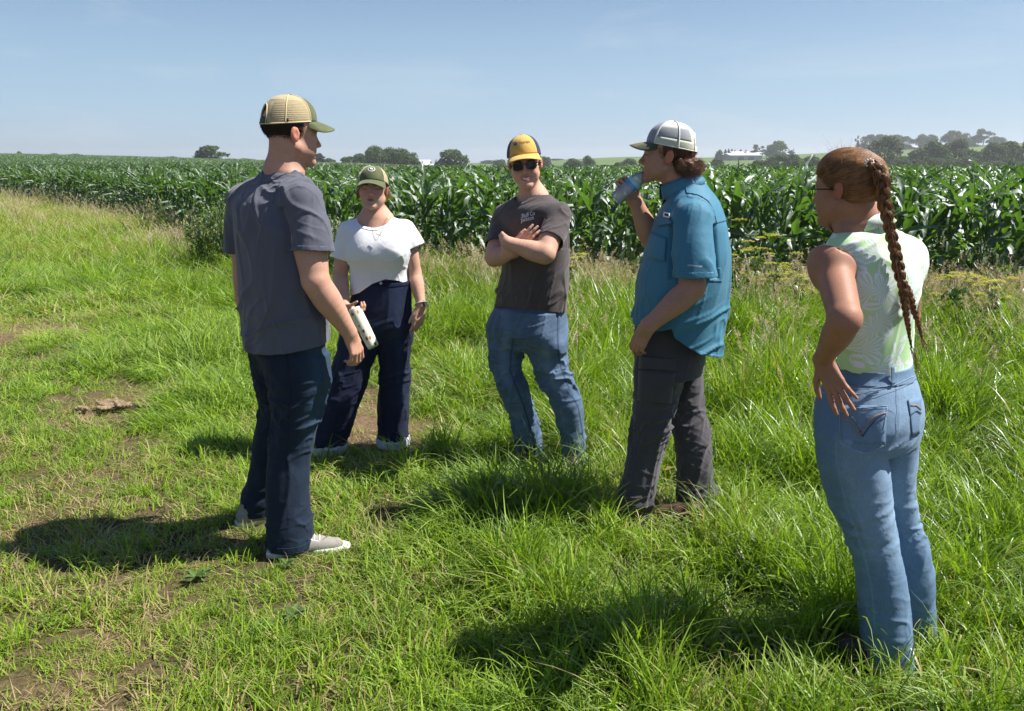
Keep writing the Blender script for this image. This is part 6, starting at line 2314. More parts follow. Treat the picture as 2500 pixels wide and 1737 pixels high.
def tumbler(a, b):
    t = NT('cream_tumbler_print'); bs = t.n('BsdfPrincipled'); vec = t.coord((1, 1, .8))
    vo = t.n('TexVoronoi'); vo.inputs['Scale'].default_value = 34; t.l(vec, 'Vector', vo, 'Vector')
    n1 = t.noise(70, 3, .6, vec)
    m = t.n('Math', operation='ADD'); t.l(vo, 'Distance', m, 0)
    m2 = t.n('Math', operation='MULTIPLY_ADD'); t.l(n1, 'Fac', m2, 0); m2.inputs[1].default_value = .7; m2.inputs[2].default_value = -.35; t.t.links.new(m2.outputs[0], m.inputs[1])
    mask = t.ramp(m, 0, [(.24, 1.0), (.30, 0.0)])
    bc = t.ramp(vo, 'Color', [(.3, (.30, .10, .04)), (.55, (.06, .035, .025)), (.8, (.45, .22, .10))])
    c = t.mix((mask, 'Color'), (.74, .70, .55), (bc, 'Color'))
    t.l(c, 'Color', bs, 'Base Color'); bs.inputs['Roughness'].default_value = .4; t.done(bs)
    L = np.linalg.norm(b - a); z = unit(a - b)
    x = unit(np.cross(z, [0, 1, 0])); y = np.cross(z, x)
    root = empty('tumbler', tuple(b)); root.matrix_world = Matrix([[x[0], y[0], z[0], b[0]], [x[1], y[1], z[1], b[1]], [x[2], y[2], z[2], b[2]], [0, 0, 0, 1]])
    tag(root, 'cream insulated tumbler with brown cow patches held in the woman’s hand', 'tumbler')
    r = .034
    mb = MB(); mb.lathe([(.001, 0), (r * .82, 0), (r * .88, .006), (r * .92, .02), (r, .11), (r * 1.02, L - .012), (r * 1.02, L - .004), (r * .95, L), (r * .9, L - .004)], 32); mb.build('cup', t.m, root)
    mb = MB(); mb.lathe([(.001, L - .010), (r * .7, L - .010), (r * .78, L - .004), (r * .94, L - .002)], 28); mb.build('lid', simple('clear_grey_lid', (.32, .30, .36), .15), root)
    mb = MB(); mb.box((0, r * .3, L - .006), (.018, .02, .008)); mb.build('lid_slider', M_WTHREAD, root, smooth=False)


# ---------------------------------------------------------------- C: man with crossed arms
def person_c():
    p = Person(G(1335, 1125), 'smiling man with crossed arms, dark sunglasses and a mustard and navy cap')
    yaw = R(220)
    H = Head(P(1282, 405, 4.06), R(182), R(-2), R(7), 1.03)
    nb = P(1303, 487, 4.10)
    rs, ls = P(1233, 529, 4.19), P(1360, 526, 3.97)
    H.build(p.F, nb, (.052, .058), smile=1.0, jaw=.98)
    p.F.add(Seg(nb, rs, .05, .045), .05).add(Seg(nb, ls, .05, .045), .05)
    le, lw = P(1330, 622, 3.80), P(1240, 594, 3.86)
    p.arm(ls, le, lw, (.055, .058, .050, .050, .033))
    hand(p.F, lw, P(1213, 590, 4.02) - lw, (-.1, -.4, .9), False, curl=(.3, .3, .3, .3), spread=.03, tb=(.3, .2), sc=1.0, wr=.031)
    re, rw = P(1206, 630, 4.0), P(1254, 616, 3.90)
    p.arm(rs, re, rw, (.053, .054, .048, .047, .031))
    hand(p.F, rw, P(1306, 568, 3.84) - rw, (-.45, -.1, .9), True, curl=(.2, .2, .25, .3), spread=.05, tb=(.3, .3), sc=1.0, wr=.030)
    pel = P(1292, 790, 4.08)
    p.core(nb, rs, ls, pel)
    p.skin(M_SKIN_C, H, smile=1.0, beard=.0)
    rows = [row(1272, 1342, 480, 4.09, yaw, .8), row(1228, 1366, 503, 4.08, yaw), row(1216, 1381, 540, 4.08, yaw), row(1222, 1385, 580, 4.08, yaw), row(1230, 1386, 630, 4.08, yaw), row(1228, 1385, 670, 4.08, yaw), row(1219, 1384, 710, 4.08, yaw), row(1210, 1380, 750, 4.08, yaw), row(1208, 1378, 775, 4.08, yaw)]
    torso = Loft(rows, yaw, 2.3)
    slL = Cut(Many(chain([ls, P(1352, 562, 3.91), P(1330, 622, 3.80)], [.064, .068, .067], 7)), P(1333, 588, 3.86), P(1327, 622, 3.80) - P(1350, 562, 3.91))
    slR = Cut(Many(chain([rs, P(1221, 570, 4.11), P(1206, 630, 4.0)], [.060, .062, .062], 7)), P(1210, 606, 4.05), P(1204, 630, 4.0) - P(1221, 570, 4.11))
    F = Field()
    F.add(torso, .02).add(Seg(nb - [0, 0, .03], rs - [0, 0, .002], .062, .062), .05).add(Seg(nb - [0, 0, .024], ls - [0, 0, .002], .062, .068), .05).add(slR, .02).add(slL, .02)
    V, Q = F.mesh(.0055, 2); T = tri(Q); N = normals(V, T)
    z = V[:, 2]; onL = (torso(V) > slL(V)); u, v = UV(*V.T)
    f = .009 * (crease(V, [1, .3, .55], 12, 4, 21, 1.3) - .3) * smooth01(1.08, .95, z)
    f += .007 * (crease(V, [.35, .1, 1], 10, 4, 22, 1.3) - .3) * smooth01(1.2, 1.05, z)
    f += .006 * (crease(V, [.9, -.2, .8], 13, 5, 23, 1.3) - .3) * (z > 1.2)
    f -= .010 * np.exp(-(np.abs(torso(V) - slL(V)) / .010) ** 2) * (z < 1.36)
    V = V + N * (2.1 * f)[:, None]
    gs = [hem_z([P(1200, 747, 4.1), P(1300, 752, 3.95), P(1390, 758, 4.05)])(V)]
    gs.append(end_cut(V, torso, slL, slL.c, slL.n)); gs.append(end_cut(V, torso, slR, slR.c, slR.n))
    neck = Seg(nb + [-.030, -.025, -.004], H.w(0, 0, -60), .068, .058)
    shirt_cover(p, F, (slR, slL), neck, gs[0])
    gs.append(-neck(V))
    g = np.max(gs, 0)
    V2, T2 = clip(V, T, g); p.cloth('shirt', V2, T2, M_TEE_C)
    Vc, Tc, Gc = clip(V + N * .0022, T, g, extra=np.c_[gs[3], gs[1], gs[0]])
    Vb, Tb = clip(Vc, Tc, -(Gc[:, 0] + .016)); p.cloth('collar', Vb, Tb, M_TEE_C, thick=.003)
    Vb, Tb = clip(Vc, Tc, -(Gc[:, 1] + .016)); p.cloth('sleeve_hem', Vb, Tb, M_TEE_C, thick=.001)
    # white script print on the chest, wrapped on the cloth
    for line, (cu_, cv_, sz) in (('Black Co.', (1291, 525, .030)), ('Jackson', (1290, 536, .030))):
        pass
    chest_print(p, F, [('Bluff Co', 1290, 526, .028), ('Jackson', 1288, 536, .030)], M_WTHREAD, 3.9, tilt=.18)
    # jeans
    rl, rr = legpath([(1192, 1290, 810, 4.12), (1191, 1280, 850, 4.1), (1195, 1271, 895, 4.08), (1211, 1284, 935, 4.07), (1231, 1299, 980, 4.1), (1245, 1315, 1029, 4.13), (1255, 1326, 1070, 4.14), (1258, 1330, 1110, 4.15), (1260, 1330, 1130, 4.15)])
    ll, lr = legpath([(1285, 1382, 810, 4.05), (1287, 1386, 850, 4.03), (1299, 1388, 890, 4.02), (1323, 1403, 940, 4.0), (1348, 1422, 985, 4.0), (1360, 1428, 1030, 4.0), (1368, 1431, 1075, 4.0), (1372, 1432, 1115, 4.0), (1374, 1432, 1140, 4.0)])
    p.legs(rl, ll)
    F = Field()
    pv = Loft([row(1212, 1378, 735, 4.08, yaw, .75), row(1206, 1379, 760, 4.08, yaw, .75), row(1193, 1382, 805, 4.08, yaw, .75), row(1196, 1382, 828, 4.075, yaw, .58), row(1204, 1378, 850, 4.07, yaw, .38)], yaw, 2.2)
    p.covers.append((F, lambda W: W[:, 2] * 0 + 1.0, .006))
    F.add(pv, .03).add(Many(chain(rl, rr, 14)), .05).add(Many(chain(ll, lr, 14)), .03)
    V, Q = F.mesh(.0055, 2); T = tri(Q); N = normals(V, T)
    V = V + N * (jeans_creases(V, N, None, .52, .17, .010, 24, crotch=P(1270, 820, 3.98)) + .006 * (crease(V, [1, .2, .1], 18, 5, 25, 1.4) - .3) * smooth01(.6, .3, V[:, 2]))[:, None]
    V = tuck(V, p.shirtF, .014, smooth01(-.02, .01, V[:, 2] - P(1290, 752, 4.0)[2]))
    axl = np.array([np.interp(V[:, 2], ll[::-1, 2], ll[::-1, 0]), np.interp(V[:, 2], ll[::-1, 2], ll[::-1, 1])]).T
    axr = np.array([np.interp(V[:, 2], rl[::-1, 2], rl[::-1, 0]), np.interp(V[:, 2], rl[::-1, 2], rl[::-1, 1])]).T
    sl_ = np.exp(-((V[:, 0] - axl[:, 0] - .052) / .0035) ** 2) * (V[:, 1] < axl[:, 1])
    sr_ = np.exp(-((V[:, 0] - axr[:, 0] - .028) / .0035) ** 2) * (V[:, 1] < axr[:, 1] + .03) * (V[:, 2] < .74)
    fd = .38 + .30 * crease(V, [1, .2, .3], 16, 4, 26, 1.5) + .25 * smooth01(.04, .0, np.minimum(np.abs(V[:, 0] - axl[:, 0] + .01), np.abs(V[:, 0] - axr[:, 0] + .01))) * smooth01(.35, .6, V[:, 2])
    V, T, E = clip(V, T, np.maximum(.03 - V[:, 2], V[:, 2] - P(1290, 722, 4.0)[2]), extra=np.c_[fd, np.maximum(sl_, sr_)])
    p.cloth('trousers', V, T, M_JEANS_C, attrs={'fade': E[:, 0], 'stitch': E[:, 1] * .0, 'seamdark': E[:, 1] * .8})
    for hx, tx in ((G(1300, 1108), G(1268, 1150)), (G(1405, 1135), G(1392, 1180))):
        shoe(p.root, p.o, hx + [0, 0, .004], hx + unit(tx - hx) * .27 + [0, 0, .004], (M_BOOTD, M_DSOLE, M_WTHREAD), h=.085)
    # head dress
    rng = np.random.default_rng(8)
    hair_cap(p, H, M_HAIR_C, rng, 1500, lambda x, y, z: (z > -10) & (y < 22), length=14, down=.8, rad=.0006)
    pa = []
    for k in range(260):    # fringe over the forehead
        x = rng.uniform(-6, 52); b = np.array([x, 88 - (x / 60) ** 2 * 18, 46.0])
        t = np.linspace(0, 1, 6)[:, None]
        pa.append(H.ws(b + t * np.array([rng.uniform(-6, 8), 7, -rng.uniform(8, 22)]) + np.array([0, 4, 0]) * np.sin(t * pi)))
    hairs('fringe', pa, .0007, M_HAIR_C, p.root, p.o)
    C = Cap(H, rx=84, ry=103, top=146, base=46, tilt=-.10, cy=-6)
    t0 = .92
    C.panel('front_panel', -t0, t0, 0, 1, M_YELLOW, p.cap, p.o)
    C.panel('mesh_panel', t0, 2 * pi - t0, 0, 1, M_NAVY, p.cap, p.o, n=60)
    C.brim(M_YELLOW, p.cap, p.o, L=66, half=1.06, arch=24, drop=.20, under=M_OLIVED)
    C.button(M_YELLOW, p.cap, p.o)
    Vt, Tt = text_geo('Storen', 1.0); Vt = Vt[:, :2]
    C.decal(Vt * [-1, 1], Tt[:, ::-1], -.13, .42, .0245, 'lettering', M_INK, p.cap, p.o)
    a = np.linspace(0, 2 * pi, 7)[:-1] + .3
    hx = np.concatenate([np.c_[np.cos(a), np.sin(a)], np.c_[np.cos(a), np.sin(a)] * .35]); i = np.arange(6)
    C.decal(hx, np.concatenate([np.stack([i, (i + 1) % 6, (i + 1) % 6 + 6], 1), np.stack([i, (i + 1) % 6 + 6, i + 6], 1)]), .46, .40, .0105, 'emblem', M_PURPLE, p.cap, p.o)
    # sunglasses: a thing of its own, worn on the face
    sunglasses(H, 'dark lens sunglasses with a tortoiseshell frame worn by the smiling man')
    # teeth
    t = np.linspace(-1, 1, 17); V = []
    for zz in (-.0, -8.5):
        V.append(np.c_[t * 21, 95.5 - 9 * t ** 2, -54.5 + 6 * t ** 2 + zz * (1 - .45 * t ** 2)])
    V = H.ws(np.concatenate(V)); i = np.arange(16)
    meshobj('teeth', V - p.o, np.stack([i, i + 1, i + 18, i + 17], 1), M_TEETH, p.root)
    p.finish()
    return p


def chest_print(p, F, lines, mat, y0, tilt=0.0, name='lettering'):
    """flat print dropped onto a cloth surface seen towards +y"""
    allV, allT, n = [], [], 0
    for s_, u, v, size in lines:
        V, T = text_geo(s_, size); V = V[:, :2] @ np.array([[cos(tilt), sin(tilt)], [-sin(tilt), cos(tilt)]])
        V = V * [.72, 1]
        c = P(u, v, y0)
        W_ = np.c_[c[0] + V[:, 0], np.full(len(V), y0 - .15), c[2] + V[:, 1]]
        for _ in range(40):      # march to the cloth
            W_[:, 1] += np.clip(F.eval(W_) - .0065, -.01, .03)
        allV.append(W_); allT.append(T + n); n += len(V)
    return meshobj(name, np.concatenate(allV) - p.o, np.concatenate(allT), mat, p.par(name), smooth=False)


def sunglasses(H, label):
    o = H.w(0, 95, 5)
    root = empty('sunglasses', tuple(o)); tag(root, label, 'sunglasses')
    for q in (-1, 1):
        a = np.linspace(0, 2 * pi, 29)[:-1]
        r = 1 / (np.abs(np.cos(a)) ** 3.2 + np.abs(np.sin(a)) ** 3.2) ** (1 / 3.2)
        x = q * 32 + 24 * r * np.cos(a); z = 3 + 18 * r * np.sin(a) * (1 + .08 * np.cos(a) * q)
        y = 104 - (np.abs(x) / 62) ** 2 * 13
        L = np.c_[x, y, z]
        W_ = H.ws(np.r_[L, [[q * 32, 101.5, 3]]]) - o; i = np.arange(28)
        meshobj('lens', W_, np.stack([i, (i + 1) % 28, np.full(28, 28)], 1), M_LENS, root)
        mb = MB(); mb.tube(np.r_[H.ws(L), H.ws(L[:1])] - o, .0026, 6, cap=False, flat=1.0); mb.build('rim', M_TORT, root)
        mb = MB(); mb.tube(H.ws([[q * 57, 95, 11], [q * 70, 80, 12], [q * 79, 40, 10], [q * 82, -6, 6], [q * 80, -22, -14]]) - o, [.0028, .0026, .0022, .002, .002], 6); mb.build('temple', M_TORT, root)
    mb = MB(); mb.tube(H.ws([[-10, 103, 8], [-4, 106, 11], [4, 106, 11], [10, 103, 8]]) - o, .0026, 6); mb.build('bridge', M_TORT, root)
    return root
# ---------------------------------------------------------------- D: man drinking
def person_d():
    p = Person(G(1640, 1275), 'man in a teal blue button shirt and charcoal trousers drinking, cream mesh cap')
    yaw = R(-85)
    H = Head(P(1631, 386, 3.42), R(-76), R(6), 0, 1.03)
    nb = P(1672, 462, 3.43)
    rs, ls = P(1688, 532, 3.58), P(1690, 535, 3.27)
    H.build(p.F, nb, (.050, .060), jaw=1.03)
    p.F.add(Seg(nb, rs, .05, .045), .05).add(Seg(nb, ls, .05, .045), .05)
    le, lw = P(1690, 705, 3.18), P(1582, 797, 3.16)
    p.arm(ls, le, lw, (.062, .066, .054, .053, .034))
    hand(p.F, lw, P(1553, 848, 3.20) - lw, (-.7, .7, .1), False, curl=(.35, .38, .42, .45), spread=.02, tb=(.25, .5), sc=1.05, wr=.033)
    re, rw = P(1592, 588, 3.56), P(1552, 494, 3.515)
    p.arm(rs, re, rw, (.058, .060, .050, .050, .030))
    ba, bb = P(1577, 420, 3.445), P(1502, 489, 3.47)      # bottle mouth and base
    bd = unit(bb - ba)
    hand(p.F, rw, (-.67, .06, .74), (.74, .0, .67), True, curl=((.65, 1.0, .7), (.7, 1.05, .7), (.7, 1.1, .7), (.8, 1.1, .7)), spread=.03, tb=(.7, 1.5), sc=.98, wr=.028)
    pel = P(1650, 860, 3.42)
    p.core(nb, rs, ls, pel)
    p.skin(M_SKIN_D, H, beard=.15)
    rt = .80
    rows = [row(1655, 1722, 455, 3.43, yaw, rt), row(1633, 1742, 478, 3.43, yaw, rt), row(1617, 1756, 503, 3.43, yaw, rt), row(1595, 1771, 551, 3.43, yaw, rt), row(1574, 1776, 618, 3.43, yaw, rt), row(1562, 1773, 665, 3.43, yaw, rt), row(1553, 1768, 712, 3.43, yaw, rt), row(1547, 1763, 769, 3.43, yaw, rt), row(1544, 1758, 825, 3.43, yaw, rt), row(1546, 1757, 875, 3.43, yaw, rt)]
    torso = Loft(rows, yaw, 2.3)
    slL = Cut(Many(chain([ls + [0, .0, .0], P(1692, 600, 3.23), P(1697, 690, 3.19), P(1700, 730, 3.18)], [.080, .088, .093, .094], 8)), P(1694, 676, 3.2), [.04, 0, -1])
    slR = Cut(Many(chain([rs, P(1650, 570, 3.60), P(1600, 610, 3.58)], [.07, .07, .07], 5)), P(1618, 598, 3.58), P(1600, 610, 3.58) - P(1650, 570, 3.60))
    F = Field()
    F.add(torso, .02).add(Seg(nb - [0, 0, .03], rs - [0, 0, .01], .066, .07), .05).add(Seg(nb - [0, 0, .03], ls - [0, 0, .01], .066, .076), .05).add(slL, .02).add(slR, .02)
    V, Q = F.mesh(.0055, 2); T = tri(Q); N = normals(V, T)
    z = V[:, 2]; onL = torso(V) > slL(V)
    f = .011 * (crease(V, [.35, .2, 1], 8, 4, 31, 1.3) - .3) * (.3 + .7 * smooth01(1.35, 1.1, z))
    f += .009 * (crease(V, [1, .1, .55], 10, 4, 32, 1.3) - .3) * smooth01(1.15, .95, z)
    f += .006 * (crease(V, [.25, .1, 1], 12, 4, 33, 1.4) - .3) * onL
    f -= .014 * np.exp(-(np.abs(torso(V) - slL(V)) / .010) ** 2) * (z < 1.38)
    # back yoke pleat: a step across the shoulder blades
    V = V + N * (2.1 * f)[:, None]
    us = [1530, 1600, 1628, 1634, 1665, 1690, 1711, 1735, 1760, 1800]; vs_ = [802, 800, 790, 812, 833, 848, 855, 850, 836, 820]
    gs = [hem_z([P(a, b, 3.30 if a < 1720 else 3.42) for a, b in zip(us, vs_)])(V)]
    gs.append(end_cut(V, torso, slL, slL.c, slL.n)); gs.append(end_cut(V, torso, slR, slR.c, slR.n))
    neck = Seg(nb + [-.02, 0, -.05], H.w(0, 0, -40), .076, .072)
    shirt_cover(p, F, (slR, slL), neck, gs[0])
    gs.append(-neck(V))
    g = np.max(gs, 0)
    V2, T2 = clip(V, T, g); p.cloth('shirt', V2, T2, M_SHIRT_D, thick=.0022)
    Vc, Tc, Gc = clip(V + N * .002, T, g, extra=np.c_[gs[1], gs[0]])
    Vb, Tb = clip(Vc, Tc, -(Gc[:, 0] + .024)); p.cloth('sleeve_hem', Vb, Tb, M_SHIRT_D, thick=.0012)
    Vb, Tb = clip(Vc, Tc, -(Gc[:, 1] + .012)); p.cloth('shirt_hem', Vb, Tb, M_SHIRT_D, thick=.0012)
    # yoke: a raised layer over the upper back, its lower edge gaping
    Vn, Tn = V2, T2; Nn = normals(Vn, Tn)
    u, v = UV(*Vn.T)
    gy = np.maximum(np.maximum(-(Vn[:, 0] - P(1675, 520, 3.3)[0]), P(1, 545, 3.4)[2] - Vn[:, 2] + .10 * (Vn[:, 0] - P(1675, 545, 3.4)[0])), np.where(slL(Vn) < torso(Vn) + .004, 1, -1) * .03)
    gy = _smooth_scalar(gy, Tn, len(Vn), 2)
    Vy, Ty = clip(Vn + Nn * .0035, Tn, gy); p.cloth('back_yoke', Vy, Ty, M_SHIRT_D, thick=.002)
    # chest pocket with its flap and the small woven badge
    pocket(p, F, [(1597, 536), (1628, 530), (1640, 545), (1604, 553)], 'pocket_flap', M_SHIRT_D, 3.1, .009)
    pocket(p, F, [(1588, 566), (1626, 583), (1622, 640), (1580, 628)], 'pocket', M_SHIRT_D, 3.1, .008)
    bd_ = pocket(p, F, [(1620, 517), (1634, 521), (1633, 533), (1618, 529)], 'badge', M_WTHREAD, 3.1, .010)
    pocket(p, F, [(1622.5, 521), (1631, 523.5), (1630.5, 529), (1622, 526.5)], 'badge_print', M_INK, 3.1, .0118)
    # sleeve line of embroidery
    chest_print(p, F, [('performance gear', 1699, 650, .011)], M_WTHREAD, 3.10, tilt=-.04)
    # collar: stand and turned fall round the neck
    c = nb + np.array([-.006, 0, -.004]); tl = R(24); axn = unit(H.O - nb)
    def cring(rad, h, flare=0.0):
        a = np.linspace(0, 2 * pi, 49); x = rad * np.cos(a); y_ = rad * np.sin(a) * .92
        return c + axn * (h / axn[2]) * [1, 1, 0] + np.c_[x * cos(tl), y_, x * sin(tl) * 1.0 + h + flare * np.abs(np.sin(a)) ** 2]
    rings = [cring(.086, -.010), cring(.078, .020), cring(.074, .044), cring(.077, .050), cring(.085, .042), cring(.097, .014), cring(.103, -.002)]
    Vr = np.concatenate(rings); n = 49
    i = (np.arange(6)[:, None] * n + np.arange(48)[None]).ravel(); Qr = np.stack([i, i + 1, i + n + 1, i + n], 1)
    fr = Vr[Qr].mean(1); keep = ~((fr[:, 0] < c[0] - .055) & (np.abs(fr[:, 1] - c[1]) < .02))
    Vr = Vr + .0025 * vnoise(Vr * 40, 3)[:, None]
    p.cloth('collar', Vr, Qr[keep], M_SHIRT_D, thick=.0025)
    # front buttons
    for vv, uu in ((563, 1592), (640, 1569), (700, 1556), (760, 1547)):
        q = P(uu, vv, 3.36)
        mb = MB(); mb.lathe([(.0001, .002), (.005, .002), (.006, 0)], 10, np.array([[0, 0, -1, 0], [0, 1, 0, 0], [1, 0, 0, 0], [0, 0, 0, 1.0]])); mb.V = [v_ + q for v_ in mb.V]; p.mb(mb, 'button', M_SHIRT_D)
    # trousers
    ll, lr = legpath([(1554, 1680, 830, 3.36), (1554, 1672, 880, 3.34), (1549, 1664, 931, 3.33), (1545, 1647, 997, 3.32), (1538, 1632, 1061, 3.32), (1528, 1616, 1120, 3.32), (1516, 1604, 1176, 3.31), (1503, 1590, 1225, 3.3), (1497, 1577, 1262, 3.3), (1496, 1575, 1285, 3.3)])
    rl, rr = legpath([(1620, 1722, 830, 3.49), (1636, 1716, 880, 3.50), (1640, 1716, 930, 3.5), (1645, 1716, 990, 3.49), (1641, 1731, 1061, 3.47), (1650, 1736, 1120, 3.45), (1655, 1739, 1170, 3.44), (1652, 1743, 1212, 3.43), (1654, 1741, 1258, 3.43), (1656, 1740, 1280, 3.43)])
    p.legs(rl, ll)
    F = Field()
    pv = Loft([row(1556, 1725, 780, 3.43, yaw, .95), row(1555, 1724, 830, 3.43, yaw, .95), row(1560, 1712, 905, 3.43, yaw, .7)], yaw, 2.2)
    p.covers.append((F, lambda W: W[:, 2] * 0 + 1.0, .006))
    F.add(pv, .03).add(Many(chain(ll, lr, 16)), .04).add(Many(chain(rl, rr, 16)), .03)
    V, Q = F.mesh(.0055, 2); T = tri(Q); N = normals(V, T)
    V = V + N * (jeans_creases(V, N, None, .48, .12, .011, 34) + .006 * (crease(V, [1, .2, -.5], 14, 4, 35, 1.4) - .3) * smooth01(.95, .6, V[:, 2]))[:, None]
    V = tuck(V, p.shirtF, .012, smooth01(0, .01, V[:, 2] - P(1600, 800, 3.3)[2]))
    V, T = clip(V, T, np.maximum(.03 - V[:, 2], V[:, 2] - P(1600, 770, 3.3)[2]))
    p.cloth('trousers', V, T, M_PANTS_D)
    pocket(p, F, [(1560, 870), (1650, 878), (1652, 905), (1558, 900)], 'pocket_flap', M_PANTS_D, 3.1, .008)
    pocket(p, F, [(1558, 904), (1650, 912), (1640, 985), (1556, 978)], 'cargo_pocket', M_PANTS_D, 3.1, .006)
    shoe(p.root, p.o, G(1722, 1290) + [0, 0, .004], G(1722, 1290) + unit(G(1590, 1262) - G(1722, 1290)) * .29 + [0, 0, .004], (M_BOOT, M_DSOLE, M_WTHREAD), h=.075)
    shoe(p.root, p.o, G(1560, 1300) + [0, 0, .004], G(1560, 1300) + unit(G(1430, 1272) - G(1560, 1300)) * .29 + [0, 0, .004], (M_BOOTD, M_DSOLE, M_WTHREAD), h=.075)
    # hair: short sides, full mullet at the nape
    rng = np.random.default_rng(12)
    hair_cap(p, H, M_HAIR_D, rng, 1800, lambda x, y, z: ((z > -44) & (y < -14)) | ((z > 4) & (y < 40)), length=13, down=.75, rad=.0006)
    F = Field()
    for (cx, cy_, cz, rx, ry, rz) in ((0, -46, -10, 75, 40, 34), (0, -88, -18, 64, 38, 34), (0, -70, -44, 62, 38, 32), (0, -112, -20, 48, 26, 24)):
        F.add(H.ell((cx, cy_, cz), (rx, ry, rz)), .02)
    V, Q = F.mesh(.006, 1); N = normals(V, Q)
    V = V + N * (.007 * vnoise(V * 60, 8) + .004 * vnoise(V * 130, 9))[:, None]
    mul = meshobj('mullet', V - p.o, Q, M_HAIR_D, p.root)
    k = rng.integers(0, len(V), 7500); b = V[k]; nn = N[k]
    dirv = H.ws(np.array([[0, -90, -75.]])) - H.ws(np.array([[0, 0, 0.]])); dirv = unit(dirv[0])
    out = nn * .28 + dirv * .8 + rng.normal(0, .16, b.shape); out /= np.linalg.norm(out, axis=1, keepdims=True)
    t = np.linspace(0, 1, 6)
    up = H.R[:, 2]
    L = rng.uniform(.012, .036, len(b))
    pts = b[:, None] - nn[:, None] * .004 + out[:, None] * (L[:, None] * t)[..., None] + up * (L[:, None] * .35 * (t ** 2) * rng.uniform(-.6, 1.0, (len(b), 1)))[..., None]
    hairs('mullet_strands', pts, .0004, M_HAIR_D, mul, p.o)
    # cap
    C = Cap(H, rx=84, ry=103, top=143, base=44, tilt=-.10, cy=-6)
    t0 = .90
    C.panel('front_panel', -t0, t0, 0, 1, M_GREYCAP, p.cap, p.o)
    hole = lambda th: np.where(np.abs(np.abs(th) - pi) < .44, .46 * np.sqrt(np.clip(1 - ((pi - np.abs(th)) / .44) ** 2, 0, 1)) ** .8, 0)
    C.panel('mesh_panel', t0, 2 * pi - t0, 0, 1, M_MESHW, p.cap, p.o, n=64, p0f=lambda th: hole(np.where(th > pi, th - 2 * pi, th)))
    C.panel('back_strap', pi - .48, pi + .48, 0, .12, M_MESHW, p.cap, p.o, off=1.5, n=14, m=5)
    lower = weave_mat('cream_cap_band', (.50, .51, .40)); lining = weave_mat('grey_cap_lining', (.27, .29, .30))
    for sg in (1, -1):
        C.panel('sweatband', sg * t0, sg * (pi - .48), .0, .20, lower, p.cap, p.o, off=.9, n=30, m=5)
        C.panel('inner_lining', sg * (t0 + .06), sg * (pi - .62), .20, .55, lining, p.cap, p.o, off=.5, n=30, m=8)
    s_ = MB()
    for th in (t0, -t0, pi * .60, -pi * .60): s_.tube(H.ws(C.pt(np.full(20, th), np.linspace(0, .97, 20), 1.6)) - p.o, .0032, 5)
    s_.tube(H.ws(C.pt(np.linspace(t0, 2 * pi - t0, 60), np.full(60, .012), 1.2)) - p.o, .0022, 5)
    tt = np.linspace(pi - .44, pi + .44, 24); s_.tube(H.ws(C.pt(tt, hole(np.where(tt > pi, tt - 2 * pi, tt)), 1.3)) - p.o, .004, 5)
    s_.build('seam_tape', weave_mat('cream_tape', (.74, .74, .68)), p.cap)
    C.brim(M_OLIVED, p.cap, p.o, L=68, half=1.06, arch=24, drop=.20)
    C.button(M_OLIVED, p.cap, p.o)
    st = MB()
    for k in range(7):
        a = np.linspace(-.62, .62, 20); b_ = C.pt(a, 0 * a); kk = np.sqrt(np.clip(1 - (a / 1.06) ** 2, 0, 1)) ** .75; tt = .30 + k * .10
        ext = tt * 68 * kk; ang = a * .42
        x = b_[:, 0] + ext * np.sin(ang); y = b_[:, 1] + ext * np.cos(ang); z = b_[:, 2] - .2 * ext - 1 - 24 * (np.abs(x) / 84) ** 2.1 * tt * .75 - 8 * tt ** 2 * .6 + 2
        st.tube(H.ws(np.c_[x, y, z]) - p.o, .0010, 4)
    st.build('brim_stitching', weave_mat('yellow_stitch', (.50, .48, .20)), p.cap)
    mb = MB(); x = np.linspace(-10, 12, 7)
    mb.tube(H.ws(np.c_[-31 - x, 93 - (x / 13) ** 2 * 4, 4 - 2.5 * (1 - (x / 13) ** 2)]), .0014, 5); mb.tube(H.ws([[-36, 90, 4], [-37, 98, 2]]), .0012, 4); p.mb(mb, 'eyelash', M_LASH)
    water_bottle(ba, bb)
    p.finish()
    return p


def pocket(p, F, quad, name, mat, y0, lift, n=9, fade=.38):
    """patch of cloth laid on the surface of F inside a quad drawn from the front (towards +y)"""
    a, b, c, d = [P(u, v, y0) for u, v in quad]
    s = np.linspace(0, 1, n)
    S, U = np.meshgrid(s, s, indexing='ij')
    S, U = S.ravel()[:, None], U.ravel()[:, None]
    W_ = (a * (1 - S) + b * S) * (1 - U) + (d * (1 - S) + c * S) * U
    eye = np.array([0, 0, CAMZ]); dr = W_ - eye; dr /= np.linalg.norm(dr, axis=1, keepdims=True)
    q = W_.copy()
    for _ in range(50): q = q + dr * np.clip(F.eval(q) - lift, -.01, .03)[:, None]
    i = (np.arange(n - 1)[:, None] * n + np.arange(n - 1)[None]).ravel()
    Q = np.stack([i, i + 1, i + n + 1, i + n], 1)
    N = normals(q, Q)
    if (N @ np.array([0, -1, 0])).mean() < 0: Q = Q[:, ::-1]
    o = p.cloth(name, q, Q, mat, thick=.0022, attrs={'fade': np.full(len(q), fade)})
    return o


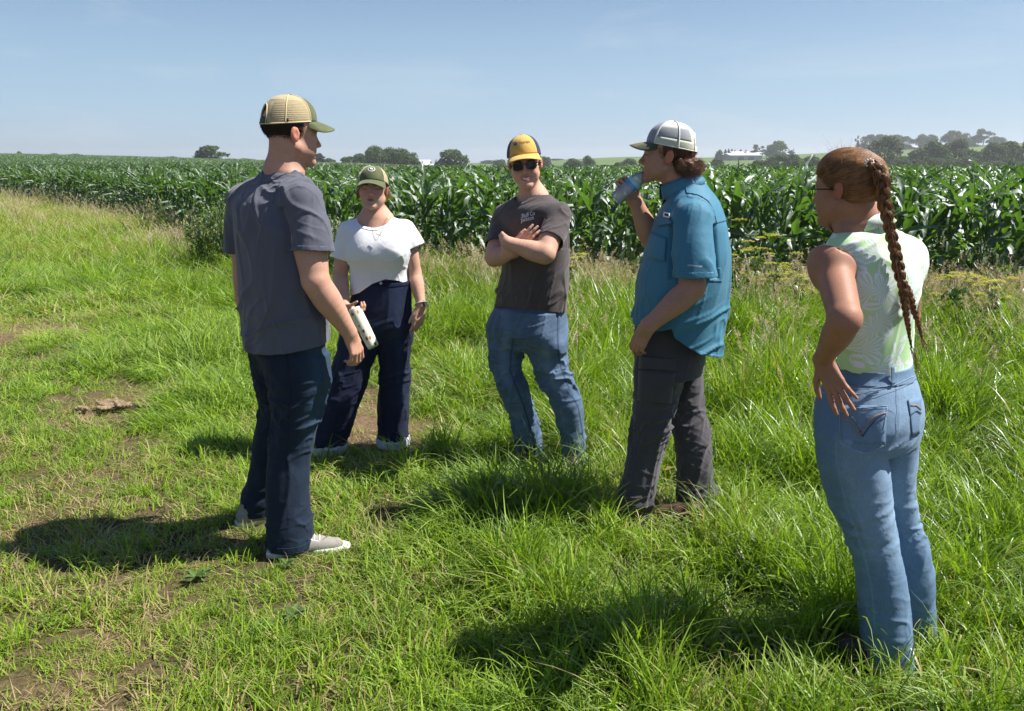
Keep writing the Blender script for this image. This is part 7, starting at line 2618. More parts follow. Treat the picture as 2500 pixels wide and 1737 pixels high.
def water_bottle(a, b):
    z = unit(a - b); L = np.linalg.norm(a - b); x = unit(np.cross(z, [0, 1, 0])); y = np.cross(z, x)
    root = empty('water_bottle', tuple(b)); root.matrix_world = Matrix([[x[0], y[0], z[0], b[0]], [x[1], y[1], z[1], b[1]], [x[2], y[2], z[2], b[2]], [0, 0, 0, 1]])
    tag(root, 'clear plastic water bottle with a blue label tipped to the man’s lips', 'bottle')
    pl = NT('clear_plastic'); g = pl.n('BsdfPrincipled'); g.inputs['Base Color'].default_value = (.93, .96, 1, 1); g.inputs['Roughness'].default_value = .04; g.inputs['IOR'].default_value = 1.25
    tb0 = pl.n('BsdfTransparent'); tb0.inputs['Color'].default_value = (.90, .93, .95, 1)
    gl0 = pl.n('BsdfGlossy'); gl0.inputs['Roughness'].default_value = .07
    df0 = pl.n('BsdfDiffuse'); df0.inputs['Color'].default_value = (.8, .85, .9, 1)
    lw0 = pl.n('LayerWeight'); lw0.inputs['Blend'].default_value = .35
    mA = pl.n('MixShader'); mA.inputs[0].default_value = .32; pl.l(tb0, 0, mA, 1); pl.l(df0, 0, mA, 2)
    mB = pl.n('MixShader'); pl.l(lw0, 'Fresnel', mB, 0); pl.l(mA, 0, mB, 1); pl.l(gl0, 0, mB, 2); pl.l(mB, 0, pl.out, 'Surface')
    r = .032
    pr = [(.001, .004), (.012, .002), (.024, 0), (.030, .006)]
    for k in range(34):
        h = .010 + k * .0036; pr.append((r - .0016 * (1 + math.cos(h * 2 * pi / .0145)) * .5 * (h < .085), h))
    pr += [(r, .14), (r * .97, .155), (r * .80, .175), (r * .55, .192), (.0135, .200), (.0125, L - .012), (.0138, L - .011), (.0138, L - .008), (.0120, L - .007), (.0120, L)]
    sc = L / .215 if L < .215 else 1
    pr = [(q[0], min(q[1] * sc, L)) for q in pr]
    mb = MB(); mb.lathe(pr, 32); mb.build('bottle', pl.m, root)
    lb = MB(); lb.lathe([(r + .0006, .100 * sc), (r + .0008, .102 * sc), (r + .0008, .145 * sc), (r + .0004, .147 * sc)], 32)
    lm = NT('bottle_label'); g = lm.n('BsdfPrincipled'); tcn = lm.n('TexCoord'); sx_ = lm.n('SeparateXYZ'); lm.l(tcn, 'Object', sx_, 0)
    r_ = lm.ramp(sx_, 'Z', [(.0, (.03, .25, .65)), (.118 * sc, (.03, .25, .65)), (.120 * sc, (.25, .55, .80)), (.14 * sc, (.25, .55, .80))]); lm.t.nodes.remove(r_)
    gt = lm.n('Math', operation='GREATER_THAN'); lm.l(sx_, 'Z', gt, 0); gt.inputs[1].default_value = .125 * sc
    n_ = lm.noise(260, 2, .5, tcn) if False else None
    mxn = lm.mix((gt, 0), (.06, .32, .66), (.40, .68, .84))
    lm.l(mxn, 'Color', g, 'Base Color'); g.inputs['Roughness'].default_value = .25
    tr = lm.n('BsdfTransparent'); ms = lm.n('MixShader'); ms.inputs[0].default_value = .72
    lm.l(tr, 0, ms, 1); lm.l(g, 'BSDF', ms, 2); lm.l(ms, 0, lm.out, 'Surface')
    lb.build('label', lm.m, root)


# ---------------------------------------------------------------- E: woman with the braid
def person_e():
    p = Person(G(2185, 1600), 'woman with a long brown braid seen from behind, hand on hip, pale floral top')
    yaw = R(-34)
    H = Head(P(2070, 467, 2.35), R(-40), R(-4), 0, .92)
    nb = P(2112, 560, 2.375)
    rs, ls = P(2208, 622, 2.46), P(2032, 642, 2.27)
    H.build(p.F, nb, (.046, .054), female=True, jaw=.93)
    p.F.add(Seg(nb, rs, .045, .048), .06).add(Seg(nb, ls, .045, .048), .06)
    p.F.add(Ell(P(2065, 650, 2.33), (.075, .06, .10)), .05)
    le, lw = P(2064, 782, 2.07), P(2008, 878, 2.22)
    p.arm(ls + [0, 0, -.004], le, lw, (.052, .049, .043, .043, .026))
    p.F.add(Ell(ls + np.array([-.008, -.01, .006]), (.056, .056, .056)), .03)
    hand(p.F, lw, P(2050, 965, 2.17) - lw, (-.6, .75, -.1), False, curl=((.05, .12, .10), (.05, .12, .10), (.05, .12, .1), (.05, .15, .1)), spread=.14, tb=(.8, .1), sc=.96, wr=.026)
    re, rw = P(2214, 775, 2.62), P(2165, 860, 2.62)
    p.arm(rs, re, rw, (.05, .047, .040, .040, .026))
    hand(p.F, rw, np.array([-.5, .1, -.8]), (-.7, -.2, .2), True, sc=.9, wr=.025)
    pel = P(2125, 985, 2.36)
    p.core(nb, rs, ls, pel)
    p.skin(M_SKIN_E, H, h=.004)
    ra = .70
    rows = [row(2068, 2166, 548, 2.375, yaw, .8), row(2042, 2205, 575, 2.37, yaw, ra), row(2030, 2236, 612, 2.37, yaw, ra), row(2010, 2252, 655, 2.37, yaw, ra), row(2004, 2254, 695, 2.37, yaw, ra), row(2008, 2246, 740, 2.37, yaw, ra), row(2020, 2236, 790, 2.37, yaw, ra), row(2036, 2233, 850, 2.37, yaw, ra), row(2044, 2230, 900, 2.37, yaw, ra), row(2040, 2232, 930, 2.37, yaw, ra)]
    torso = Loft(rows, yaw, 2.2)
    F = Field()
    F.add(torso, .02).add(Seg(nb - [0, 0, .022], rs + [0.0, 0, -.01], .050, .058), .05).add(Seg(nb - [0, 0, .022], ls * .6 + nb * .4, .050, .050), .05)
    F.add(Ell(rs + np.array([-.004, -.01, -.04]), (.056, .056, .085)), .05)
    V, Q = F.mesh(.0052, 2); T = tri(Q); N = normals(V, T)
    z = V[:, 2]
    f = .0075 * (crease(V, [.1, 0, 1], 8, 4, 41, 1.4) - .3) * smooth01(1.3, 1.1, z) + .005 * (crease(V, [.8, .2, .6], 9, 4, 42, 1.4) - .3)
    V = V + N * (2.1 * f)[:, None]
    hemc = [P(2030, 905, 2.3)[2], P(2240, 887, 2.42)[2]]
    gs = [np.interp(V[:, 0], [P(2040, 1, 2.3)[0], P(2235, 1, 2.4)[0]], hemc) - z]
    # armhole on the left: a tilted ring round the shoulder
    ac = ls + np.array([-.020, -.045, -.055])
    gs.append(.092 - np.sqrt((((V - ac) @ unit([1, .2, 0])) / .86) ** 2 + ((V[:, 1] - ac[1]) / 1.1) ** 2 + ((V[:, 2] - ac[2]) / 1.02) ** 2))
    neck = Seg(nb + [0, 0, -.02], H.w(0, 0, -40), .066, .066)
    gs.append(-neck(V))
    g = np.max(gs, 0)
    leafm = NT('mint_floral_cloth'); bs = leafm.n('BsdfPrincipled'); vec = leafm.coord()
    # overlapping line-drawn blossoms: radial lines in each cell of a voronoi
    vo = leafm.n('TexVoronoi'); vo.inputs['Scale'].default_value = 11.5; leafm.l(vec, 'Vector', vo, 'Vector')
    vp = leafm.n('VectorMath', operation='SUBTRACT'); sc_ = leafm.n('VectorMath', operation='SCALE'); leafm.l(vec, 'Vector', sc_, 0); sc_.inputs['Scale'].default_value = 11.5
    leafm.t.links.new(vo.outputs['Position'], vp.inputs[1]); 
    leafm.t.links.new(vec.outputs['Vector'], vp.inputs[0])
    sp = leafm.n('SeparateXYZ'); leafm.l(vp, 0, sp, 0)
    xx = leafm.n('Math', operation='ADD'); leafm.l(sp, 'X', xx, 0); leafm.l(sp, 'Y', xx, 1)
    at = leafm.n('Math', operation='ARCTAN2'); leafm.l(sp, 'Z', at, 0); leafm.l(xx, 0, at, 1)
    m5 = leafm.n('Math', operation='MULTIPLY'); leafm.l(at, 0, m5, 0); m5.inputs[1].default_value = 2.5
    sn = leafm.n('Math', operation='SINE'); leafm.l(m5, 0, sn, 0)
    ab = leafm.n('Math', operation='ABSOLUTE'); leafm.l(sn, 0, ab, 0)
    # petal outline: distance compared with the petal radius
    pm = leafm.n('Math', operation='MULTIPLY_ADD'); leafm.l(ab, 0, pm, 0); pm.inputs[1].default_value = .42; pm.inputs[2].default_value = .26
    df = leafm.n('Math', operation='SUBTRACT'); leafm.l(vo, 'Distance', df, 0); leafm.l(pm, 0, df, 1)
    inside = leafm.n('Math', operation='LESS_THAN'); leafm.l(df, 0, inside, 0); inside.inputs[1].default_value = 0
    ad = leafm.n('Math', operation='ABSOLUTE'); leafm.l(df, 0, ad, 0)
    edge = leafm.n('Math', operation='LESS_THAN'); leafm.l(ad, 0, edge, 0); edge.inputs[1].default_value = .045
    m20 = leafm.n('Math', operation='MULTIPLY'); leafm.l(at, 0, m20, 0); m20.inputs[1].default_value = 20
    s20 = leafm.n('Math', operation='SINE'); leafm.l(m20, 0, s20, 0)
    ray = leafm.n('Math', operation='GREATER_THAN'); leafm.l(s20, 0, ray, 0); ray.inputs[1].default_value = .15
    ri = leafm.n('Math', operation='MULTIPLY'); leafm.l(ray, 0, ri, 0); leafm.l(inside, 0, ri, 1)
    mxm = leafm.n('Math', operation='MAXIMUM'); leafm.l(ri, 0, mxm, 0); leafm.l(edge, 0, mxm, 1)
    nbz = leafm.noise(8, 3, .5, vec)
    basec = leafm.ramp(nbz, 'Fac', [(.35, (.44, .68, .33)), (.65, (.56, .76, .46))])
    pet = leafm.mix((inside, 0), (basec, 'Color'), (.52, .72, .48))
    fin = leafm.mix((mxm, 0), (pet, 'Color'), (.74, .77, .84))
    leafm.l(fin, 'Color', bs, 'Base Color'); bs.inputs['Roughness'].default_value = .7; bs.inputs['Specular IOR Level'].default_value = .25; leafm.done(bs)
    p.covers.append((F, lambda W: smooth01(p.nbz + .03, p.nbz - .01, W[:, 2]) * smooth01(0, .025, neck(W)) * smooth01(.0, .015, np.sqrt((((W - ac) @ unit([1, .2, 0])) / .86) ** 2 + ((W[:, 1] - ac[1]) / 1.1) ** 2 + ((W[:, 2] - ac[2]) / 1.02) ** 2) - .092), .006))
    V2, T2 = clip(V, T, g); p.cloth('top', V2, T2, leafm.m, thick=.0022)
    Vc, Tc, Gc = clip(V + N * .002, T, g, extra=np.c_[gs[1], gs[0]])
    Vb, Tb = clip(Vc, Tc, -(Gc[:, 0] + .008)); p.cloth('armhole_binding', Vb, Tb, leafm.m, thick=.0012)
    c = nb + np.array([.0, 0, .000]); tl = R(14); axn = unit(H.O - nb)
    def cring(rad, h):
        a = np.linspace(0, 2 * pi, 49); x = rad * np.cos(a); y_ = rad * np.sin(a)
        return c + axn * (h / axn[2]) * [1, 1, 0] + np.c_[x * cos(tl), y_, x * sin(tl) + h]
    rings = [cring(.078, -.004), cring(.068, .020), cring(.064, .040), cring(.067, .044), cring(.076, .030), cring(.088, .008)]
    Vr = np.concatenate(rings); n = 49
    i = (np.arange(5)[:, None] * n + np.arange(48)[None]).ravel(); p.cloth('collar', Vr, np.stack([i, i + 1, i + n + 1, i + n], 1), leafm.m, thick=.002)
    # jeans
    ll, lr = legpath([(1996, 2156, 1060, 2.31), (1997, 2156, 1100, 2.31), (2008, 2164, 1150, 2.31), (2024, 2172, 1213, 2.31), (2050, 2181, 1265, 2.30), (2079, 2191, 1335, 2.29), (2096, 2210, 1420, 2.28), (2101, 2219, 1490, 2.27), (2102, 2224, 1560, 2.26), (2098, 2230, 1622, 2.26)])
    rl, rr = legpath([(2112, 2244, 1050, 2.41), (2118, 2238, 1090, 2.41), (2128, 2233, 1150, 2.41), (2140, 2232, 1200, 2.41), (2155, 2240, 1270, 2.41), (2174, 2269, 1349, 2.41), (2188, 2277, 1420, 2.41), (2200, 2281, 1500, 2.41), (2206, 2284, 1560, 2.41)])
    p.legs(rl, ll)
    F = Field()
    rj = .80
    pv = Loft([row(2046, 2228, 880, 2.37, yaw, .74), row(2044, 2230, 905, 2.37, yaw, .76), row(2016, 2240, 935, 2.37, yaw, rj), row(1994, 2248, 975, 2.365, yaw, rj), row(1989, 2249, 1015, 2.36, yaw, rj), row(1991, 2246, 1060, 2.36, yaw, .78), row(2000, 2238, 1085, 2.36, yaw, .7)], yaw, 2.15)
    p.covers.append((F, lambda W: W[:, 2] * 0 + 1.0, .006))
    F.add(pv, .03).add(Many(chain(ll, lr, 16)), .018).add(Many(chain(rl, rr, 16)), .018)
    bk = np.array([.56, -.83, 0]); rt_ = np.array([.83, .56, 0])
    for q in (-1, 1): F.add(Ell(P(2160, 1015, 2.36) + bk * .052 + rt_ * (.064 * q) - [0.040, 0, .0], (.074, .064, .085), rotm(yaw)), .03)
    V, Q = F.mesh(.0055, 2); T = tri(Q); N = normals(V, T)
    V = V + N * (jeans_creases(V, N, None, .52, .14, .0055, 44) * .8 + .011 * (crease(V, [1, .5, .25], 22, 4, 45, 1.4) - .3) * (np.exp(-((V[:, 2] - .48) / .12) ** 2) + np.exp(-((V[:, 2] - .78) / .05) ** 2)))[:, None]
    seamu, seamv = UV(*V.T)
    ax = np.interp(V[:, 2], ll[::-1, 2], ll[::-1, 0]); ay = np.interp(V[:, 2], ll[::-1, 2], ll[::-1, 1]); rad_ = np.interp(V[:, 2], ll[::-1, 2], lr[::-1])
    side = ((V[:, 0] - ax) * -.62 + (V[:, 1] - ay) * -.78); off = (V[:, 0] - ax) * .78 + (V[:, 1] - ay) * -.62
    sm = np.exp(-((off + .012) / .0022) ** 2) * (side > 0) * (V[:, 2] < .80)
    cs = np.exp(-(((V - (P(2190, 990, 2.28))) @ rt_) / .0025) ** 2) * (V[:, 2] > .80) * ((V - np.array([0, 2.36, 0])) @ bk > -.6)
    fade = .28 + .32 * smooth01(.0, .05, ((V[:, 0] - ax) * bk[0] + (V[:, 1] - ay) * bk[1])) * smooth01(.35, .55, V[:, 2]) + .25 * (crease(V, [1, .5, .25], 22, 4, 46, 1.6)) * np.exp(-((V[:, 2] - .48) / .15) ** 2)
    zt_l, zt_r = P(2040, 908, 2.3)[2] + .004, P(2230, 888, 2.4)[2] + .006
    wz = np.interp(V[:, 0], [P(2040, 1, 2.3)[0], P(2230, 1, 2.4)[0]], [zt_l, zt_r])
    V, T, E = clip(V, T, np.maximum(V[:, 2] - wz, .012 - V[:, 2]), extra=np.c_[fade, np.maximum(sm, cs), wz])
    N = normals(V, T)
    p.cloth('trousers', V, T, M_JEANS_E, attrs={'fade': E[:, 0], 'stitch': E[:, 1] * .12, 'seamdark': 0 * E[:, 0]})
    Vb, Tb, Eb = clip(V + N * .003, T, -(V[:, 2] - E[:, 2] + .040), extra=E); p.cloth('waistband', Vb, Tb, M_JEANS_E, thick=.0025, attrs={'fade': Eb[:, 0] * .6, 'stitch': 0 * Eb[:, 0], 'seamdark': 0 * Eb[:, 0]})
    JE = M_JEANS_E
    pocket(p, F, [(2048, 990), (2167, 990), (2162, 1090), (2048, 1082)], 'back_pocket', JE, 2.1, .0035)
    pocket(p, F, [(2050, 1080), (2160, 1088), (2113, 1110), (2108, 1110)], 'back_pocket', JE, 2.1, .0035)
    pocket(p, F, [(2218, 976), (2250, 968), (2246, 1060), (2228, 1068)], 'back_pocket', JE, 2.1, .0035)
    pocket(p, F, [(2176, 896), (2184, 895), (2186, 938), (2178, 939)], 'belt_loop', JE, 2.1, .010)
    gold = simple('gold_stitching', (.45, .24, .06), .6); navy = simple('navy_stitching', (.02, .03, .07), .6)
    for nm, mt, pts in (('pocket_embroidery', navy, [(2056, 1010), (2080, 1018), (2096, 1040), (2106, 1068), (2118, 1048), (2140, 1024), (2164, 1016)]),
                        ('pocket_embroidery', gold, [(2056, 1022), (2078, 1030), (2092, 1050), (2098, 1064), (2112, 1040), (2136, 1016), (2164, 1007)]),
                        ('pocket_embroidery', gold, [(2224, 990), (2238, 990), (2250, 1000)]), ('pocket_embroidery', navy, [(2226, 1012), (2238, 1002), (2250, 1010)])):
        line_on(p, F, pts, nm, mt, .0013, .0054)
    for pts in ([(2048, 991), (2167, 991)], [(2048, 996), (2167, 996)], [(2049, 992), (2051, 1082), (2110, 1109), (2161, 1088), (2166, 992)], [(2000, 960), (2050, 958), (2130, 965), (2192, 948)], [(2192, 948), (2235, 930)], [(2192, 940), (2196, 1000), (2194, 1060), (2180, 1090)], [(2046, 948), (2120, 950), (2190, 938), (2232, 918)]):
        line_on(p, F, pts, 'seam', simple('pale_thread', (.36, .44, .54), .8) if 'pale_thread' not in bpy.data.materials else bpy.data.materials['pale_thread'], .0006, .0050)
    shoe(p.root, p.o, G(2150, 1640) + [0, 0, .003], G(2150, 1640) + unit(G(2040, 1600) - G(2150, 1640)) * .25 + [0, 0, .003], (M_BOOTD, M_DSOLE, M_WTHREAD), w=.04, h=.07)
    shoe(p.root, p.o, G(2255, 1560) + [0, 0, .003], G(2255, 1560) + unit(G(2160, 1520) - G(2255, 1560)) * .25 + [0, 0, .003], (M_BOOTD, M_DSOLE, M_WTHREAD), w=.04, h=.07)
    # eyeglasses
    mb = MB()
    mb.tube(H.ws([[-60, 92, 10], [-70, 78, 11], [-78, 30, 9], [-80, -2, 5]]), .0018, 5)
    a = np.linspace(0, 2 * pi, 20); mb.tube(H.ws(np.c_[-38 + 17 * np.cos(a), 96 + 5 * np.cos(a), 4 + 15 * np.sin(a)]), .0016, 5)
    gl = p.mb(mb, 'eyeglasses', M_LASH)
    # hair
    braid_hair(p, H)
    p.finish()
    return p


def line_on(p, F, pts, name, mat, r, lift):
    pts = np.array(pts, float); d = np.r_[0, np.cumsum(np.hypot(*np.diff(pts, axis=0).T))]
    s = np.linspace(0, d[-1], max(6, int(d[-1] / 5)))
    q = np.array([P(np.interp(a, d, pts[:, 0]), np.interp(a, d, pts[:, 1]), 2.0) for a in s])
    eye = np.array([0, 0, CAMZ]); dr = q - eye; dr /= np.linalg.norm(dr, axis=1, keepdims=True)
    for _ in range(60): q = q + dr * np.clip(F.eval(q) - lift, -.01, .03)[:, None]
    mb = MB(); mb.tube(q, r, 4); return p.mb(mb, name, mat)


def braid_hair(p, H):
    rng = np.random.default_rng(31)
    tie = H.w(38, -104, 62)      # where the hair is gathered
    # scalp volume
    F = Field()
    F.add(H.ell((0, -8, 47), (83, 97, 85)), .02)
    F.add(H.ell((0, -48, -2), (70, 50, 44)), .03)
    F.add(H.ell((0, 30, 70), (68, 58, 54)), .03)
    F.add(H.ell((14, -84, 42), (34, 24, 42)), .03)
    V, Q = F.mesh(.0055, 1); T = tri(Q); N = normals(V, T)
    q = H.loc(V)
    g = _smooth_scalar(np.where((q[:, 2] > -36 + np.clip(q[:, 1] + 30, 0, 300) * .85) & (q[:, 1] < 92), -1.0, 1.0), T, len(V), 3)
    V, T = clip(V, T, g); 
    N = normals(V, T)
    # combed furrows running to the tie
    dv = tie - V; dv -= N * (dv * N).sum(1, keepdims=True)
    q = H.loc(V); ang = np.arctan2(q[:, 2] - 62, np.abs(q[:, 1] + 104) + 12); az = np.arctan2(q[:, 0] - 38, -(q[:, 1] + 104) + 1e-6)
    fr = vnoise(np.c_[ang * 16, az * 16, 0 * ang], 3) * .0022 + vnoise(np.c_[ang * 44, az * 44, 0 * ang], 4) * .0011
    hb_ = meshobj('hair', V + N * fr[:, None] - p.o, T, M_HAIR_E, p.root)
    # strands over it, flowing to the tie
    k = rng.integers(0, len(V), 5200); s0 = V[k]; n0 = N[k]
    step = 9; pts = [s0 + n0 * .002]
    cur = s0 + n0 * .002
    L = rng.uniform(.03, .09, len(k))
    for j in range(step - 1):
        d = tie - cur; dist = np.linalg.norm(d, axis=1, keepdims=True)
        nn = cur - H.w(0, -18, 40); nn /= np.linalg.norm(nn, axis=1, keepdims=True)
        d = d - nn * (d * nn).sum(1, keepdims=True) * .92; d /= np.linalg.norm(d, axis=1, keepdims=True) + 1e-9
        d = d + rng.normal(0, .05, d.shape)
        cur = cur + d * np.minimum(L[:, None] / step, dist * .3)
        e = F.eval(cur)[:, None]
        cur = cur + nn * np.clip(.0022 - e, -.004, .004)
        pts.append(cur)
    hairs('hair_strands', np.stack(pts, 1), .00045, M_HAIR_E, hb_, p.o, taper=.6)
    # flyaways in the light
    k = rng.integers(0, len(V), 420); b = V[k]; n0 = N[k]; t = np.linspace(0, 1, 7)
    dr = n0 * .8 + rng.normal(0, .6, b.shape); dr /= np.linalg.norm(dr, axis=1, keepdims=True); d2 = rng.normal(0, 1, b.shape)
    Lh = rng.uniform(.008, .032, len(k))
    pts = b[:, None] + dr[:, None] * (Lh[:, None] * t)[..., None] + d2[:, None] * (Lh[:, None] * .4 * t ** 2)[..., None]
    hairs('flyaway_hair', pts, .00026, M_HAIR_E, hb_, p.o)
    # braid path
    main = [(2126, 400, 2.27), (2144, 418, 2.25), (2154, 445, 2.245), (2156, 485, 2.245), (2166, 528, 2.24), (2174, 560, 2.24), (2181, 600, 2.235), (2188, 632, 2.23), (2196, 664, 2.225), (2203, 700, 2.22), (2208, 730, 2.22), (2212, 765, 2.22), (2218, 800, 2.22), (2220, 825, 2.22), (2226, 850, 2.22)]
    w1 = [.018, .021, .022, .020, .018, .017, .0168, .0165, .016, .0145, .012, .0095, .006, .004, .003]
    braid(p, main, w1, rng, 'braid')
    second = [(2206, 690, 2.225), (2216, 715, 2.225), (2226, 742, 2.23), (2236, 772, 2.235), (2244, 800, 2.24), (2252, 830, 2.245)]
    braid(p, second, [.011, .012, .0105, .008, .005, .003], rng, 'braid')
    pa = []
    for s_, e_ in (((2226, 850), (2250, 925)), ((2252, 828), (2262, 860))):
        for k in range(26):
            t = np.linspace(0, 1, 8); w = rng.uniform(-6, 6)
            pa.append(np.array([P(s_[0] + (e_[0] - s_[0]) * a + w * a + 5 * sin(a * 4 + w), s_[1] + (e_[1] - s_[1]) * a, 2.22) for a in t]))
    hairs('braid_tip', pa, .0004, M_HAIR_E, p.root, p.o)
    # tie: a small beaded clip
    mb = MB()
    for k in range(9):
        a = k / 9 * 2 * pi; c = P(2122, 398, 2.262) + np.array([cos(a) * .012, 0, sin(a) * .009])
        mb.lathe([(.0001, -.0035), (.003, -.002), (.0038, 0), (.003, .002), (.0001, .0035)], 6, np.array([[1, 0, 0, c[0]], [0, 1, 0, c[1]], [0, 0, 1, c[2]], [0, 0, 0, 1]]))
    p.mb(mb, 'hair_clip', simple('pearly_beads', (.70, .62, .55), .2))


def braid(p, path, w, rng, name):
    pts = np.array([P(*q) for q in path]); d = np.r_[0, np.cumsum(np.linalg.norm(np.diff(pts, axis=0), axis=1))]
    n = 150; s = np.linspace(0, d[-1], n)
    c = np.stack([np.interp(s, d, pts[:, j]) for j in range(3)], 1)
    k = np.hanning(13); k /= k.sum()
    for j in range(3): c[:, j] = np.convolve(np.pad(c[:, j], 6, mode='reflect', reflect_type='odd'), k, 'valid')
    W_ = np.interp(s, d, w)
    t = np.gradient(c, axis=0); t /= np.linalg.norm(t, axis=1, keepdims=True)
    side = np.cross(t, [0, -1, 0]); side /= np.linalg.norm(side, axis=1, keepdims=True); front = np.cross(side, t)
    ph = np.cumsum(np.gradient(s) / (W_ * 3.2 + .012)) * 2 * pi * .75
    strands = []
    br = bpy.data.objects.new(name, None); br.empty_display_size = .1; link(br, p.root)
    for q in range(3):
        a = ph + q * 2 * pi / 3
        x = np.sin(a) * W_ * .60 + W_ * .10 * vnoise(np.c_[s * 30, s * 0 + q, s * 0], 5); y = np.sin(2 * a) * W_ * .36
        path_ = c + side * x[:, None] + front * y[:, None]
        r = W_ * (.42 + .08 * np.cos(2 * a) + .07 * vnoise(np.c_[s * 45, s * 0 + q * 3, s * 0], 6))
        V, Q, T = tube_geo(path_, r, 10, True)
        V = V + rng.normal(0, .0002, V.shape)
        o = meshobj(name + '_strand', V - p.o, [Q, T], M_HAIR_E, br)
        # fine hairs lying on the strand
        m = 260
        st = rng.integers(0, n - 16, m); th = rng.uniform(0, 2 * pi, m)
        tt, A, B = frames(path_)
        for z in range(m):
            i = np.arange(st[z], st[z] + 15, 2); an = th[z] + (i - st[z]) * .10
            strands.append(path_[i] + (A[i] * np.cos(an)[:, None] + B[i] * np.sin(an)[:, None]) * (r[i] + .0006)[:, None])
    m = 60; i0 = rng.integers(0, n - 20, m); tt = np.linspace(0, 1, 8)
    for z in range(m):
        b0 = c[i0[z]]; a0 = rng.uniform(0, 6.28); dv = side[i0[z]] * cos(a0) + front[i0[z]] * abs(sin(a0)); w0 = W_[i0[z]]
        e0 = c[min(n - 1, i0[z] + 16)]
        strands.append(b0 + (e0 - b0) * tt[:, None] + dv * (w0 * (.8 + rng.uniform(.1, .7) * np.sin(tt * pi)))[:, None])
    hairs(name + '_hair', np.array(strands), .00045, M_HAIR_E, br, p.o, taper=.7)


person_a(); person_b(); person_c(); person_d(); person_e()
# ------------------------------------------------------------------ single plants and bits in the meadow
M_WEED = foliage_mat('weed_leaf', (.05, .10, .02), (.12, .20, .04), trans=.40, rough=.45, gloss=.3, tcol=(1.3, 1.5, .45))
M_YLEAF = foliage_mat('yellowed_leaf', (.22, .24, .04), (.42, .40, .07), trans=.4, rough=.5, gloss=.2)
M_UMBEL = foliage_mat('yellow_umbel', (.36, .36, .05), (.58, .54, .09), trans=.3, rough=.7, gloss=.05)
M_STEMG = simple('green_stem', (.10, .15, .04), .6, var=.2)
M_CLOD = simple('dry_earth', (.24, .18, .105), .95, var=.35, scale=25, bump=.8, bscale=120, bdist=.01)


def leaf_quads(rng, p, d, L, w, droop=.5):
    """pointed leaves at points p heading d"""
    n = len(p)
    d = d / np.linalg.norm(d, axis=1, keepdims=True)
    s = np.cross(d, [0, 0, 1.0]); s /= np.linalg.norm(s, axis=1, keepdims=True) + 1e-9
    s = s + rng.normal(0, .35, s.shape)
    L = L[:, None]; w = w[:, None]
    a = p; m = p + d * L * .5 + [0, 0, .02]; t = p + d * L - np.array([0, 0, 1.0]) * L * droop
    V = np.stack([a, m - s * w / 2 - [0, 0, .004], t, m + s * w / 2 - [0, 0, .004], m], 1).reshape(-1, 3)
    i = np.arange(n) * 5
    T = np.concatenate([np.stack([i, i + 1, i + 4], 1), np.stack([i + 1, i + 2, i + 4], 1), np.stack([i + 2, i + 3, i + 4], 1), np.stack([i + 3, i, i + 4], 1)])
    return V, T, np.repeat(rng.random(n), 5)


def weed_bush(x, y, h, w, stems, per, label, seed, name='weed', yellow=.0, group=None, leafL=.06):
    rng = np.random.default_rng(seed)
    root = empty(name, (x, y, float(Hh(x, y)))); tag(root, label, 'plant', group)
    mb = MB(); Pp, D = [], []
    for k in range(stems):
        a = rng.uniform(0, 6.28); r = rng.uniform(0, .35) * w; b = np.array([r * cos(a), r * sin(a), 0])
        hh = h * rng.uniform(.65, 1.05); sp = rng.uniform(.1, .5) * w
        t = np.linspace(0, 1, 7)[:, None]
        p = b + t * np.array([0, 0, hh]) + (t ** 1.6) * np.array([cos(a), sin(a), 0]) * sp + np.r_[[[0, 0, 0]], rng.normal(0, .012, (6, 3))]
        mb.tube(p, np.linspace(.006, .002, 7), 5)
        m = per
        tt = rng.uniform(.15, 1.0, m); q = np.stack([np.interp(tt, t[:, 0], p[:, j]) for j in range(3)], 1)
        az = rng.uniform(0, 6.28, m); Pp.append(q); D.append(np.stack([np.cos(az), np.sin(az), rng.uniform(-.1, .9, m)], 1))
    mb.build('stem', M_STEMG, root)
    Pp = np.concatenate(Pp); D = np.concatenate(D); n = len(Pp)
    yl = rng.random(n) < yellow * np.clip(1.4 - Pp[:, 2] / h, 0, 1)
    for nm, mk, mat in (('foliage', ~yl, M_WEED), ('yellow_leaves', yl, M_YLEAF)):
        if mk.sum() < 3: continue
        V, T, r = leaf_quads(rng, Pp[mk], D[mk], leafL * rng.uniform(.6, 1.3, mk.sum()), leafL * .36 * rng.uniform(.7, 1.3, mk.sum()))
        o = meshobj(nm, V, T, mat, root, smooth=False, attrs={'rnd': r}); o['kind'] = 'stuff'
    return root


